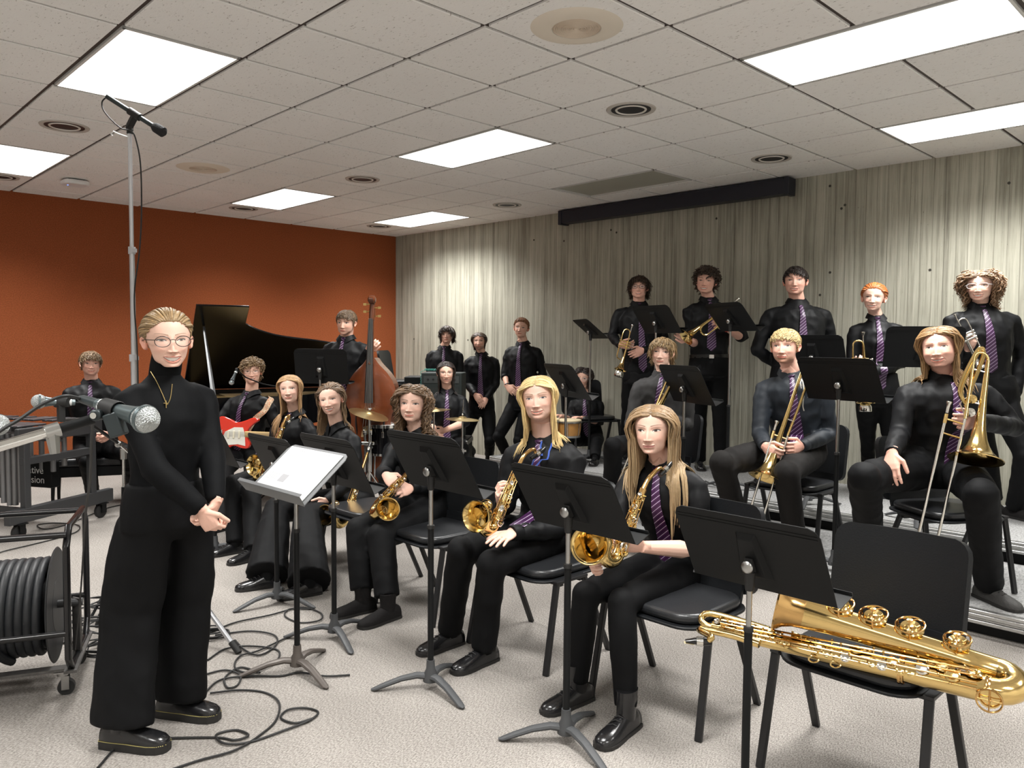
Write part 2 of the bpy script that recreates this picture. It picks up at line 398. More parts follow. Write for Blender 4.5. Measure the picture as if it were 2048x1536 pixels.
# screen housing
a0, a1 = G(6.62, -5.2, 0), G(6.72, -.82, 0)
t = thing('projection_screen_housing', 'long black projection screen case hung from the ceiling along the concrete wall', 'projector screen', (a0+a1)/2, math.atan2((a1-a0).y, (a1-a0).x))
Ls = (a1-a0).length
blk = mat('screen_case_black', (.010, .012, .022), .45)
m1 = MB(); m1.box((0, 0, HT-.095), (Ls-.02, .13, .14)); m1.box((0, -.05, HT-.02), (Ls-.1, .04, .02)); obj('case', m1, blk, t, bevel=.004)
for s_ in (-1, 1):
    m1 = MB(); m1.box((s_*(Ls/2-.02), 0, HT-.095), (.05, .15, .165)); obj('end_cap', m1, blk, t, bevel=.004)
m1 = MB(); 
for k in (-.3, .05, .35): m1.box((k*Ls, 0, HT-.013), (.05, .06, .03))
obj('hanger', m1, blk, t)
# risers ---------------------------------------------------------
H1, H2 = .15, .29
alu = mat('riser_aluminium', (.50, .50, .49), .35, .85, var=(40, .12)); skirt = mat('riser_black', (.008, .008, .009), .8)
rc = carpet_mat('grey_riser_carpet', (.20, .20, .20), (.36, .36, .355), 90, .5)
def riser(name, label, p0, p1, q0, q1, z0, z1, skirted):
    t = thing(name, label, 'stage riser', G((p0+p1)/2, (q0+q1)/2, 0), AZ, 'choir style risers along the concrete wall')
    w, d = (q1-q0)*T, (p1-p0)*T
    m = MB(); m.box((0, .01, z1-.012), (w-.03, d-.03, .02)); obj('deck', m, rc, t, smooth=False)
    m = MB(); zb = z1-.075
    for yy, zz, hh, dd in ((-d/2, z1-.012, .020, .03), (-d/2-.006, z1-.034, .022, .02), (-d/2-.001, z1-.05, .012, .02), (-d/2-.006, z1-.067, .020, .02)):
        m.box((0, yy, zz), (w, dd, hh))
    for s_ in (-1, 1): m.box((s_*w/2, 0, z1-.035), (.03, d+.01, .075))
    obj('edge_trim', m, alu, t, smooth=False, bevel=.003, seg=1)
    m = MB(); m.box((0, .03, (z0+zb)/2+.005), (w-.08, d-.08, zb-z0+.02)); obj('skirt', m, skirt, t, smooth=False)
riser('stage_riser', 'lower grey carpeted riser with aluminium edge under the trombone players', 2.9, 4.66, -3.9, 6, 0, H1, True)
riser('stage_riser', 'upper grey carpeted riser with aluminium edge under the trumpet players', 4.68, 6.6, -5.0, 6, 0, H2, False)
# world
w = bpy.data.worlds.new('world'); sc.world = w; w.use_nodes = True
w.node_tree.nodes['Background'].inputs[0].default_value = (.9, .9, 1, 1); w.node_tree.nodes['Background'].inputs[1].default_value = .3
# ================================================================ PEOPLE
def _smin(a, b, k):
    h = np.clip(.5+.5*(b-a)/k, 0, 1); return b*(1-h)+a*h-k*h*(1-h)
def _ell(p, c, r):
    q = (p-np.array(c)); k0 = np.linalg.norm(q/np.array(r), axis=-1); k1 = np.linalg.norm(q/(np.array(r)**2), axis=-1)+1e-9
    return k0*(k0-1)/k1
def _caps(p, a, b, ra, rb):
    a = np.array(a); b = np.array(b); ab = b-a; t = np.clip(((p-a)@ab)/(ab@ab), 0, 1)
    return np.linalg.norm(p-a-t[..., None]*ab, axis=-1)-(ra+(rb-ra)*t)
def _g(x, z, cx, cz, sx, sz): return np.exp(-((x-cx)/sx)**2-((z-cz)/sz)**2)
def _ss(x, a, b):
    t = np.clip((x-a)/(b-a), 0, 1); return t*t*(3-2*t)
def _g2(x, z, cx, cz, sx, sz): return _g(x, z, cx, cz, sx, sz)+_g(x, z, -cx, cz, sx, sz)
def head_mesh(o, fine=1.0):
    """o: dict(skin, brow, iris, smile 0..1, open, fem, wide, beard, lips). Returns verts (n,3), faces, colours; z up, y front"""
    fem = o.get('fem', 0); wide = o.get('wide', 1.0)
    st = R_(.85/fine)
    def axis(lo, hi, dlo, dhi, cst):
        out = []; v = lo
        while v < hi:
            out.append(v); v += st if dlo <= v < dhi else cst
        out.append(hi); return np.array(out)
    th = axis(-math.pi, math.pi-.001, R_(-37), R_(37), R_(6)); th = th[:-1]
    ph = axis(R_(-88), R_(89), R_(-62), R_(24), R_(5))
    TH, PH = np.meshgrid(th, ph)
    d = np.stack([np.sin(TH)*np.cos(PH), np.cos(TH)*np.cos(PH), np.sin(PH)], -1)
    C0 = np.array([0, -.008, -.005])
    nr = .046 if fem else .051
    def sdf(p):
        s = _ell(p, (0, -.018, .028), (.076, .096, .086))
        s = _smin(s, _ell(p, (0, .020, -.032), ((.058 if fem else .061)*wide, .068, .080)), .02)
        s = _smin(s, _ell(p, (0, .026, -.078), ((.040 if fem else .047)*wide, .044, .030)), .02)
        s = _smin(s, _ell(p, (0, .060, -.098), (.019, .018, .016)), .022)
        s = _smin(s, _caps(p, (0, -.028, -.05), (0, -.042, -.21), nr, nr*1.02), .014)
        return s
    t_hi = np.full(TH.shape, .20); n = 60; found = np.full(TH.shape, .03); done = np.zeros(TH.shape, bool)
    prev = t_hi.copy()
    for i in range(n):
        t = .20-(.17)*i/n
        ins = sdf(C0+d*t) < 0
        new = ins & ~done; found[new] = t; done |= ins
    lo = found; hi = found+.17/n
    for _ in range(8):
        m = (lo+hi)/2; ins = sdf(C0+d*m[..., None]) < 0; lo = np.where(ins, m, lo); hi = np.where(ins, hi, m)
    p = C0+d*lo[..., None]
    x, y, z = p[..., 0], p[..., 1], p[..., 2]
    ax = np.abs(x); fr = _ss(y, .015, .045)
    sm = o.get('smile', .6); op = o.get('open', 0.0)
    s_ = np.clip((.010-z)/.054, 0, 1)
    nh = (.003+.0150*s_**1.2)*(1-_ss(z, .006, .026))*(1-_ss(-z, .0425, .051)); nw = .0082+.0030*s_
    rel = nh*np.exp(-(x/nw)**2)
    rel += .0075*_g2(x, z, .0115, -.0435, .0055, .0055)
    rel -= .0085*_g2(x, z, .031, .002, .017, .0105); rel -= .003*_g2(x, z, .015, .001, .007, .008)
    rel += .0032*_g2(x, z, .028, .021, .022, .0075)*(0.5 if fem else 1)
    rel += .0045*_g2(x, z, .0315, -.0005, .0125, .0072)
    rel += (.0015+.0045*sm)*_g2(x, z, .041, -.036, .015, .013)
    tt = np.clip((-.046-z)/.026, 0, 1); rel -= .0022*sm*np.exp(-((ax-(.0175+.014*tt))/.0028)**2)*_ss(-z, .044, .050)*(1-_ss(-z, .070, .078))
    wm = .0235+.0055*sm; zm = -.0705
    zc = zm+sm*.0078*(np.clip(ax/wm, 0, 1.3))**2-.001*sm
    prof = np.clip(1-(ax/wm)**2, 0, 1); mk = _ss(prof, 0, .3)
    zu = zc+op*.0045*prof; zl = zc-op*.0105*prof
    rel += .003*_g(x, z, 0, -.070, .028, .020)
    rel += .0042*np.exp(-((z-zu-.0035)/.0035)**2)*mk+.0048*np.exp(-((z-zl+.0045)/.0045)**2)*_ss(prof, 0, .45)
    rel -= .0030*np.exp(-((z-zc)/.0016)**2)*mk*(1 if op < .2 else 0)
    inm = (z < zu) & (z > zl) & (prof > .02) & (op > .2); rel = np.where(inm & (fr > .5), rel-.0035, rel)
    rel -= .003*_g(x, z, 0, -.0865-.003*op, .016, .0042)+.0008*_g(x, z, 0, -.058, .0035, .006)
    rel += .0035*_g(x, z, 0, -.103, .015, .009)
    y2 = y+rel*fr; P = np.stack([x, y2, z], -1)
    # colours
    skin = np.array(o['skin']); c = np.broadcast_to(skin, P.shape).copy()
    def mix(mask, col): 
        m = np.clip(mask, 0, 1)[..., None]; c[...] = c*(1-m)+np.array(col)*m
    red = skin*np.array([1.02, .74, .70])
    mix(.42*fr*_g2(x, z, .040, -.034, .020, .017), red); mix(.3*fr*_g(x, z, 0, -.042, .013, .012), red)
    mix(.25*fr*_g(x, z, 0, -.10, .02, .014), red)
    if o.get('beard'):
        bm = _ss(-z+.25*ax, .066, .086)*(1-_ss(-z, .118, .13))*fr; mix(.55*bm+.3*fr*_g(x, z, 0, -.056, .022, .005), o['beard'])
    # lips
    lipc = o.get('lips', tuple(skin*np.array([.86, .48, .46])))
    up = (z >= zu) & (z < zu+(.0052+.0012*np.cos(x*300))*np.sqrt(prof)); lw = (z <= zl) & (z > zl-.0075*np.sqrt(prof))
    mix(.85*fr*(up | lw)*_ss(prof, 0, .12), lipc)
    if op > .2:
        mix(1.0*inm*(fr > .5), (.10, .025, .02)); tee = inm & (prof > .16) & (z > zl+.0022*op)
        mix(1.0*tee*(fr > .5), (.88, .85, .78))
    else: mix(.65*fr*np.exp(-((z-zc)/.0010)**2)*mk, (.22, .07, .06))
    mix(.5*fr*_g(ax, z, .0062, -.0495, .0035, .002), (.12, .03, .025))
    # eyes
    ex = .0315; u = (ax-ex)/.0150; k = np.clip(1-u*u, 0, 1); hu = .0062-.0018*sm; hl = .0042-.0014*sm
    ezc = .0008*u; ztop = ezc+hu*k; zbot = ezc-hl*k; ins = (z < ztop) & (z > zbot) & (np.abs(u) < 1) & (fr > .5)
    gx = o.get('gaze', 0.0)*.004
    r = np.hypot(np.sign(x)*(ax-ex)-gx, z-.0008)
    mix(.5*fr*np.exp(-((z-ztop-.0042)/.0012)**2)*_ss(k, 0, .3), skin*np.array([.62, .5, .45]))
    mix(.35*fr*np.exp(-((z-zbot+.002)/.0025)**2)*_ss(k, 0, .3), skin*np.array([.78, .6, .55]))
    mix(1.0*ins, (.66, .61, .58)); mix(ins*(r < .0062)*1.0, o.get('iris', (.10, .06, .03))); mix(ins*(r < .0028)*1.0, (.006, .005, .005))
    lash = (np.abs(z-ztop-.0004) < (.0015+.0008*fem+.0007*np.clip(u, 0, 1))) & (np.abs(u) < 1.05) & (fr > .5)
    mix(.9*lash, (.025, .016, .012)); mix(.5*(np.abs(z-zbot) < .0006)*(np.abs(u) < .95)*(fr > .5), (.10, .05, .04))
    # brows
    b_ = np.clip((ax-.011)/.040, 0, 1); zb = .0205+.0060*np.sin(b_*2.2); thk = (.0032 if not fem else .0022)*(1-.55*b_)*o.get('browt', 1)
    mix(.75*(1-_ss(np.abs(z-zb), thk*.6, thk*1.3))*((ax > .0105) & (ax < .052))*(fr > .4), o['brow'])
    P = P.reshape(-1, 3); c = c.reshape(-1, 3)
    nt_, npz = len(th), len(ph); fs = []
    for i in range(npz-1):
        for j in range(nt_):
            j2 = (j+1) % nt_; fs.append((i*nt_+j, i*nt_+j2, (i+1)*nt_+j2, (i+1)*nt_+j))
    fs.append(tuple((npz-1)*nt_+j for j in range(nt_)))
    return P, fs, c
def ear_mesh(side):
    vs = []; n, m = 14, 8
    for i in range(n):
        a = 2*math.pi*i/n
        for j in range(m+1):
            r = j/m; ez = math.cos(a)*.031*r*(1 if math.cos(a) > 0 else .95); ey = math.sin(a)*.0175*r*(1.1 if math.cos(a) > 0 else .75)
            bump = .006*math.exp(-((r-.84)/.16)**2)-.004*math.exp(-(r/.45)**2)
            vs.append(((bump+.003)*side, ey-.004*math.cos(a), ez))
        for j in range(m, -1, -1):
            r = j/m; ez = math.cos(a)*.031*r; ey = math.sin(a)*.0175*r*(1.1 if math.cos(a) > 0 else .75)
            vs.append(((-.005)*side, ey-.004*math.cos(a), ez))
    w = 2*(m+1); fs = [(i*w+j, ((i+1) % n)*w+j, ((i+1) % n)*w+j+1, i*w+j+1) for i in range(n) for j in range(w-1)]
    R = Matrix.Rotation(side*R_(24), 3, 'Z') @ Matrix.Rotation(R_(8), 3, 'X')
    return [R @ V(v)*.88+V((side*.0740, -.010, -.014)) for v in vs], fs
def remesh(mb, vox, it=2, fac=.5, wr=0, ws=14, seed=0):
    """union of the builder's overlapping closed shells as one continuous surface"""
    me = bpy.data.meshes.new('tmp'); me.from_pydata(mb.v, [], mb.f); o = bpy.data.objects.new('tmp', me); COL.objects.link(o)
    r = o.modifiers.new('R', 'REMESH'); r.mode = 'VOXEL'; r.voxel_size = vox; r.adaptivity = 0
    if it: s = o.modifiers.new('S', 'SMOOTH'); s.iterations = it; s.factor = fac
    dg = bpy.context.evaluated_depsgraph_get(); e = o.evaluated_get(dg); m2 = bpy.data.meshes.new_from_object(e)
    n = len(m2.vertices); co = np.empty(n*3, np.float32); m2.vertices.foreach_get('co', co); co = co.reshape(-1, 3)
    no = np.empty(n*3, np.float32); m2.vertices.foreach_get('normal', no); no = no.reshape(-1, 3)
    nf = len(m2.polygons); ls = np.empty(nf, np.int32); lt = np.empty(nf, np.int32); m2.polygons.foreach_get('loop_start', ls); m2.polygons.foreach_get('loop_total', lt)
    vi = np.empty(len(m2.loops), np.int32); m2.loops.foreach_get('vertex_index', vi)
    fs = [tuple(vi[a:a+b].tolist()) for a, b in zip(ls, lt)]
    bpy.data.objects.remove(o); bpy.data.meshes.remove(me); bpy.data.meshes.remove(m2)
    if wr:
        off = np.empty(n, np.float32)
        for i in range(n):
            p = co[i]; q = V((p[0]*ws+seed*7.1, p[1]*ws, p[2]*ws*.8))
            a = noise.noise(q); b = noise.noise(q*2.3)
            off[i] = (1-abs(a)*2.2)*wr+b*wr*.35
        co = co+no*off[:, None]
    return co, fs
class AB:
    """array accumulator for big meshes"""
    def __init__(s): s.v = []; s.f = []; s.c = []; s.n = 0
    def add(s, v, f, c):
        v = np.asarray(v, float); o = s.n
        s.v.append(v); s.f += [tuple(i+o for i in q) for q in f] if o else list(f)
        s.c.append(np.broadcast_to(np.asarray(c, float), (len(v), 3)) if np.asarray(c).ndim == 1 else np.asarray(c)); s.n += len(v)
    def mb(s):
        m = MB(); m.v = np.concatenate(s.v).tolist(); m.f = s.f
        c = np.concatenate(s.c); m.c = np.concatenate([c, np.ones((len(c), 1))], 1); return m
def hand_tubes(mb, W, d, n, right, curl=.5, k=1.0, spread=1.0, thumb=.5):
    W = V(W); d = V(d).normalized(); n = V(n); n = (n-d*n.dot(d)).normalized(); t = d.cross(n) if right else n.cross(d)
    s = k
    mb.loft([W-d*.03*s, W, W+d*.03*s, W+d*.06*s, W+d*.088*s+n*.002*s], [(.027*s, .020*s), (.028*s, .019*s), (.037*s, .0165*s), (.042*s, .0150*s), (.040*s, .0115*s)], side=t, n=12)
    for i, (off, ln, r) in enumerate(((.031, .070, .0092), (.0105, .078, .0096), (-.0105, .073, .0092), (-.030, .058, .0082))):
        b = W+d*(.082-(.006 if i == 3 else 0))*s+t*off*s
        dd = (d+t*(off*2.2*spread)).normalized(); pts = [b]; a = 0; rr = [r*1.02*s]
        cu = curl*(1+.08*i)
        for q, (fl, an) in enumerate(((.46, .85), (.30, 1.0), (.24, .65))):
            a += cu*an; v = dd*math.cos(a)+n*math.sin(a); pts.append(pts[-1]+v*(ln*fl*s)); rr.append(r*s*(.95-.09*q))
        full = []; fr_ = []
        for q in range(3):
            full += [pts[q], (pts[q]*.5+pts[q+1]*.5)]; fr_ += [rr[q]*(1.04 if q else 1), (rr[q]+rr[q+1])*.48]
        full.append(pts[3]); fr_.append(rr[3]*.92); e = (pts[3]-pts[2]).normalized(); full.append(pts[3]+e*rr[3]*.75); fr_.append(rr[3]*.45)
        mb.loft([b-dd*.02*s]+full, [r*s]+fr_, n=8)
    tb = W+d*.022*s+t*.022*s; v1 = (d*.62+t*.75+n*.25*thumb).normalized(); v2 = (d*.9+t*(.35-.5*thumb)+n*(.35+.6*thumb)*.8).normalized()
    p1 = tb+v1*.040*s; p2 = p1+v2*.030*s; p3 = p2+(v2+n*.15*thumb).normalized()*.024*s
    mb.loft([tb-v1*.01*s, tb, (tb+p1)/2, p1, (p1+p2)/2, p2, p3, p3+v2*.006*s], [.014*s, .0145*s, .0125*s, .0112*s, .0102*s, .0104*s, .0090*s, .0045*s], n=8)
def ik(a, b, l1, l2, pole):
    a, b = V(a), V(b); d = b-a; D = d.length
    if D >= (l1+l2)*.995: return a+d*(l1/(l1+l2))
    if D < abs(l1-l2)*1.05: D = abs(l1-l2)*1.05
    u = d.normalized(); x = (l1*l1-l2*l2+D*D)/(2*D); h = math.sqrt(max(l1*l1-x*x, 0))
    p = V(pole); p = (p-u*p.dot(u)); p = p.normalized() if p.length > 1e-6 else u.orthogonal().normalized()
    return a+u*x+p*h
skin_m = mat('skin', attr='Col', rough=.48, spec=.35, bump=(260, .08, 2))
hair_m = mat('hair', attr='Col', rough=.42, spec=.5, bump=(90, .25, 2))
shirt_m = mat('black_shirt_cloth', (.0032, .0036, .0046), .60, spec=.24, bump=(7, .55, 3))
knit_m = mat('black_knit', (.0026, .0030, .0038), .75, spec=.16, bump=(8, .45, 2))
trous_m = mat('black_trouser_cloth', (.0026, .0028, .0034), .72, spec=.18, bump=(5, .6, 3))
grey_shirt_m = mat('charcoal_shirt_cloth', (.028, .027, .027), .7, spec=.3, bump=(7, .5, 3))
navy_shirt_m = mat('blue_black_shirt_cloth', (.012, .016, .022), .6, spec=.35, bump=(7, .5, 3))
leather_m = mat('black_shoe_leather', (.010, .010, .011), .22, spec=.6, bump=(30, .12, 2))
suede_m = mat('black_suede', (.012, .011, .011), .85, spec=.2, bump=(60, .3, 2))
sole_m = mat('black_rubber', (.015, .014, .013), .6)
belt_m = mat('belt_leather', (.008, .008, .008), .35)
silver_m = mat('silver_metal', (.75, .75, .74), .22, 1.0)
gold_thin = mat('gold_chain', (.8, .6, .25), .3, 1.0)
glass_m = bpy.data.materials.new('spectacle_glass'); glass_m.use_nodes = True
_nt = glass_m.node_tree; _nt.nodes.clear(); _o = _nt.nodes.new('ShaderNodeOutputMaterial'); _mx = _nt.nodes.new('ShaderNodeMixShader'); _t = _nt.nodes.new('ShaderNodeBsdfTransparent'); _gl = _nt.nodes.new('ShaderNodeBsdfGlossy')
_gl.inputs['Roughness'].default_value = .05; _mx.inputs[0].default_value = .08
_nt.links.new(_t.outputs[0], _mx.inputs[1]); _nt.links.new(_gl.outputs[0], _mx.inputs[2]); _nt.links.new(_mx.outputs[0], _o.inputs[0])
def tie_material():
    m = bpy.data.materials.new('purple_striped_tie'); m.use_nodes = True; nt = m.node_tree; L = nt.links.new
    b = nt.nodes['Principled BSDF']; b.inputs['Roughness'].default_value = .4
    uv = _n(nt, 'ShaderNodeUVMap'); sp = _n(nt, 'ShaderNodeSeparateXYZ'); L(uv.outputs[0], sp.inputs[0])
    a = _n(nt, 'ShaderNodeMath', operation='MULTIPLY_ADD'); L(sp.outputs[0], a.inputs[0]); a.inputs[1].default_value = .85; L(sp.outputs[1], a.inputs[2])
    d = _n(nt, 'ShaderNodeMath', operation='DIVIDE'); L(a.outputs[0], d.inputs[0]); d.inputs[1].default_value = .026
    f = _n(nt, 'ShaderNodeMath', operation='FRACT'); L(d.outputs[0], f.inputs[0])
    r = _n(nt, 'ShaderNodeValToRGB'); r.color_ramp.interpolation = 'CONSTANT'; e = r.color_ramp.elements
    e[0].position = 0; e[0].color = (.55, .45, .62, 1); e[1].position = .13; e[1].color = (.060, .014, .070, 1)
    for pos, cc in ((.50, (.020, .008, .026, 1)), (.62, (.060, .014, .070, 1)), (.88, (.018, .007, .022, 1))):
        q = e.new(pos); q.color = cc
    L(f.outputs[0], r.inputs[0]); L(r.outputs[0], b.inputs['Base Color']); return m
tie_m = tie_material()
def put_uv(o, uvs):
    me = o.data; l = me.uv_layers.new(name='UVMap'); vi = np.empty(len(me.loops), np.int32); me.loops.foreach_get('vertex_index', vi)
    l.data.foreach_set('uv', np.asarray(uvs, np.float32)[vi].ravel())
# ---------------------------------------------------------------- hair
SC, SR = V((0, -.018, .028)), V((.0785, .0985, .0885))
def hair_region(p, hl=.066):
    y, z, ax = p.y, p.z, abs(p.x)
    xs = [-.13, -.085, -.04, -.004, .022, .045, .062, .09]; zs = [-.080, -.072, -.040, -.026, .020, .044, hl-.004, hl]
    return z > np.interp(y, xs, zs)
def hair_locks(h, Hm, bvh, fine, rng):
    """locks in head space -> AB (world). h: n, len, curl, amp, flow, lift, w, col, hl"""
    ab = AB(); n = int(h.get('n', 240)*1.9); col = np.array(h['col']); G_l = (Hm.to_3x3().normalized().transposed() @ V((0, 0, -1)))
    flow = h.get('flow', 'down'); k = Hm.to_scale().y
    cap = MB(); nu, nv = 36, 22; keep = []
    o_ = h.get('cap', .0015)
    pts = []
    for i in range(nv+1):
        a = math.pi*i/nv
        for j in range(nu):
            b = 2*math.pi*j/nu; e = V((math.sin(a)*math.sin(b), math.sin(a)*math.cos(b), math.cos(a)))
            p = SC+V((e.x*(SR.x+o_), e.y*(SR.y+o_), e.z*(SR.z+o_))); ok = hair_region(p, h.get('hl', .066)+.004); pts.append(p if ok else p-e*(.014+o_))
    fs = [(i*nu+j, (i+1)*nu+j, (i+1)*nu+(j+1) % nu, i*nu+(j+1) % nu) for i in range(nv) for j in range(nu)]
    ab.add([Hm @ p for p in pts], fs, col*.8)
    tries = 0; cnt = 0; N = n*3; ga = math.pi*(3-5**.5)
    for i in range(N):
        z = 1-2*(i+.5)/N; r = math.sqrt(1-z*z); a = ga*i; e = V((r*math.cos(a), r*math.sin(a), z))
        p = SC+V((e.x*SR.x, e.y*SR.y, e.z*SR.z))
        if not hair_region(p, h.get('hl', .066)): continue
        nrm = V((e.x/SR.x, e.y/SR.y, e.z/SR.z)).normalized(); sx = 1 if p.x-h.get('part', 0) > 0 else -1
        L = h['len']*rng.uniform(.75, 1.15); front = p.y > .02 and p.z > .03
        if flow == 'back': d = V((-.25*sx*0, -1, -.15))
        elif flow == 'mid': d = V((sx*1.0, -.30 if p.y > .0 else -.35, -.05)) if p.z > .05 else V((sx*.15, -.35, -1))
        elif flow == 'fringe': d = V((rng.uniform(-.4, .4)+h.get('sweep', 0), 1, -.1)) if p.y > -.02 else V((sx*.5, -.6, -.6))
        elif flow == 'up': d = V((rng.uniform(-.5, .5)+h.get('sweep', 0), .2, 1)) if p.z > .02 else V((0, -.5, -.8))
        elif flow == 'messy': d = nrm*.8+V((rng.uniform(-1, 1), rng.uniform(-1, 1)+.2, rng.uniform(-.3, .7)))
        else: d = V((sx*.3, -.2, -1))
        if flow == 'fringe' and p.y > -.02: L = min(L, h.get('bangs', .07)*rng.uniform(.8, 1.1)+max(0, (.07-p.y))*.6)
        if h.get('sidelen') and abs(p.x) > .055 and p.z < .04: L = h['sidelen']*rng.uniform(.8, 1.1)
        d = (d-nrm*d.dot(nrm)*.9+nrm*h.get('lift', .15)).normalized()
        m = max(5, min(16, int(L/.018))); st = L/m; q = p.copy(); path = [q.copy()]; ly = rng.uniform(.015, h.get('vol', .12)+.02)
        g = h.get('grav', .28); ph = rng.uniform(0, 6.28); fq = h.get('freq', 60)*rng.uniform(.8, 1.2); am = h.get('amp', 0)
        for s_ in range(m):
            gg = g*min(1, .25+s_*.2); d = (d*(1-gg)+G_l*gg+V((rng.uniform(-1, 1), rng.uniform(-1, 1), rng.uniform(-1, 1)))*h.get('rand', .06)).normalized()
            q = q+d*st
            e2 = V(((q.x-SC.x)/SR.x, (q.y-SC.y)/SR.y, (q.z-SC.z)/SR.z)); m1 = 1+ly*min(1, (s_+1)/3)
            if e2.length < m1: q = SC+(q-SC)*(m1/max(e2.length, .2))
            hug = h.get('hug', .4 if flow == 'mid' else 0)
            if hug and q.z > -.06 and e2.length > m1: q = SC+(q-SC)*((m1*hug+e2.length*(1-hug))/e2.length)
            if flow in ('mid', 'fringe') and L > .14 and q.z < .0 and q.z > -.16 and abs(q.x) > .066: q.x *= .962
            if flow == 'back' and q.y < -.09: q.x *= .86; q.z = q.z*.88+.002*.12
            if L > .14 and q.z < h.get('hl', .066)-.01 and q.y > .02 and abs(q.x) < .07+ly*.08: q.x = sx*(.070+ly*.06); q.y = min(q.y, .062)
            if q.z < -.05:
                rr = math.hypot(q.x, q.y+.03); 
                if rr < .064: q.x *= .064/max(rr, .01); q.y = -.03+(q.y+.03)*.064/max(rr, .01)
            if bvh and q.z < -.09:
                w_ = Hm @ q; loc, nn, ix, ds = bvh.find_nearest(w_, .08)
                if loc is not None and ((w_-loc).dot(nn) < .010+ly*.08): q = Hm.inverted() @ (loc+nn*(.010+ly*.08))
            path.append(q.copy())
        if am:
            out = []
            for s_, q in enumerate(path):
                f_ = min(1, s_/2); t = s_*st; out.append(q+V((math.sin(ph+fq*t), math.cos(ph+fq*t), .4*math.sin(ph+fq*t*1.3)))*am*f_)
            path = out
            path = spline(path, 2) if L > .08 else path
        w = h.get('w', .008)*.68*rng.uniform(.7, 1.3); c = np.clip(col*rng.uniform(.68, 1.38)*(1+np.array([.05, 0, -.05])*rng.uniform(-1, 1)), 0, 1)
        rad = []; M_ = len(path)
        for s_ in range(M_):
            f_ = s_/(M_-1); rr = w*(1-h.get('taper', .75)*f_**2.2)*(.7+.3*min(1, s_/2)); rad.append((rr, rr*.5))
        t0 = (path[1]-path[0]); side = t0.cross(nrm)
        tmp = MB(); tmp.loft([Hm @ q for q in path], [(a_*k, b_*k) for a_, b_ in rad], side=Hm.to_3x3() @ side, n=6)
        if h.get('tips'): 
            cc = np.array([c*(1-s_/(M_-1))+np.array(h['tips'])*(s_/(M_-1))*rng.uniform(.8, 1.1) for s_ in range(M_) for _ in range(6)])
        else: cc = c
        ab.add(tmp.v, tmp.f, cc)
    return ab
def bun(ab, Hm, c, r, col):
    m = MB(); m.sph(c, r, 12); ab.add([Hm @ V(v) for v in m.v], m.f, col)

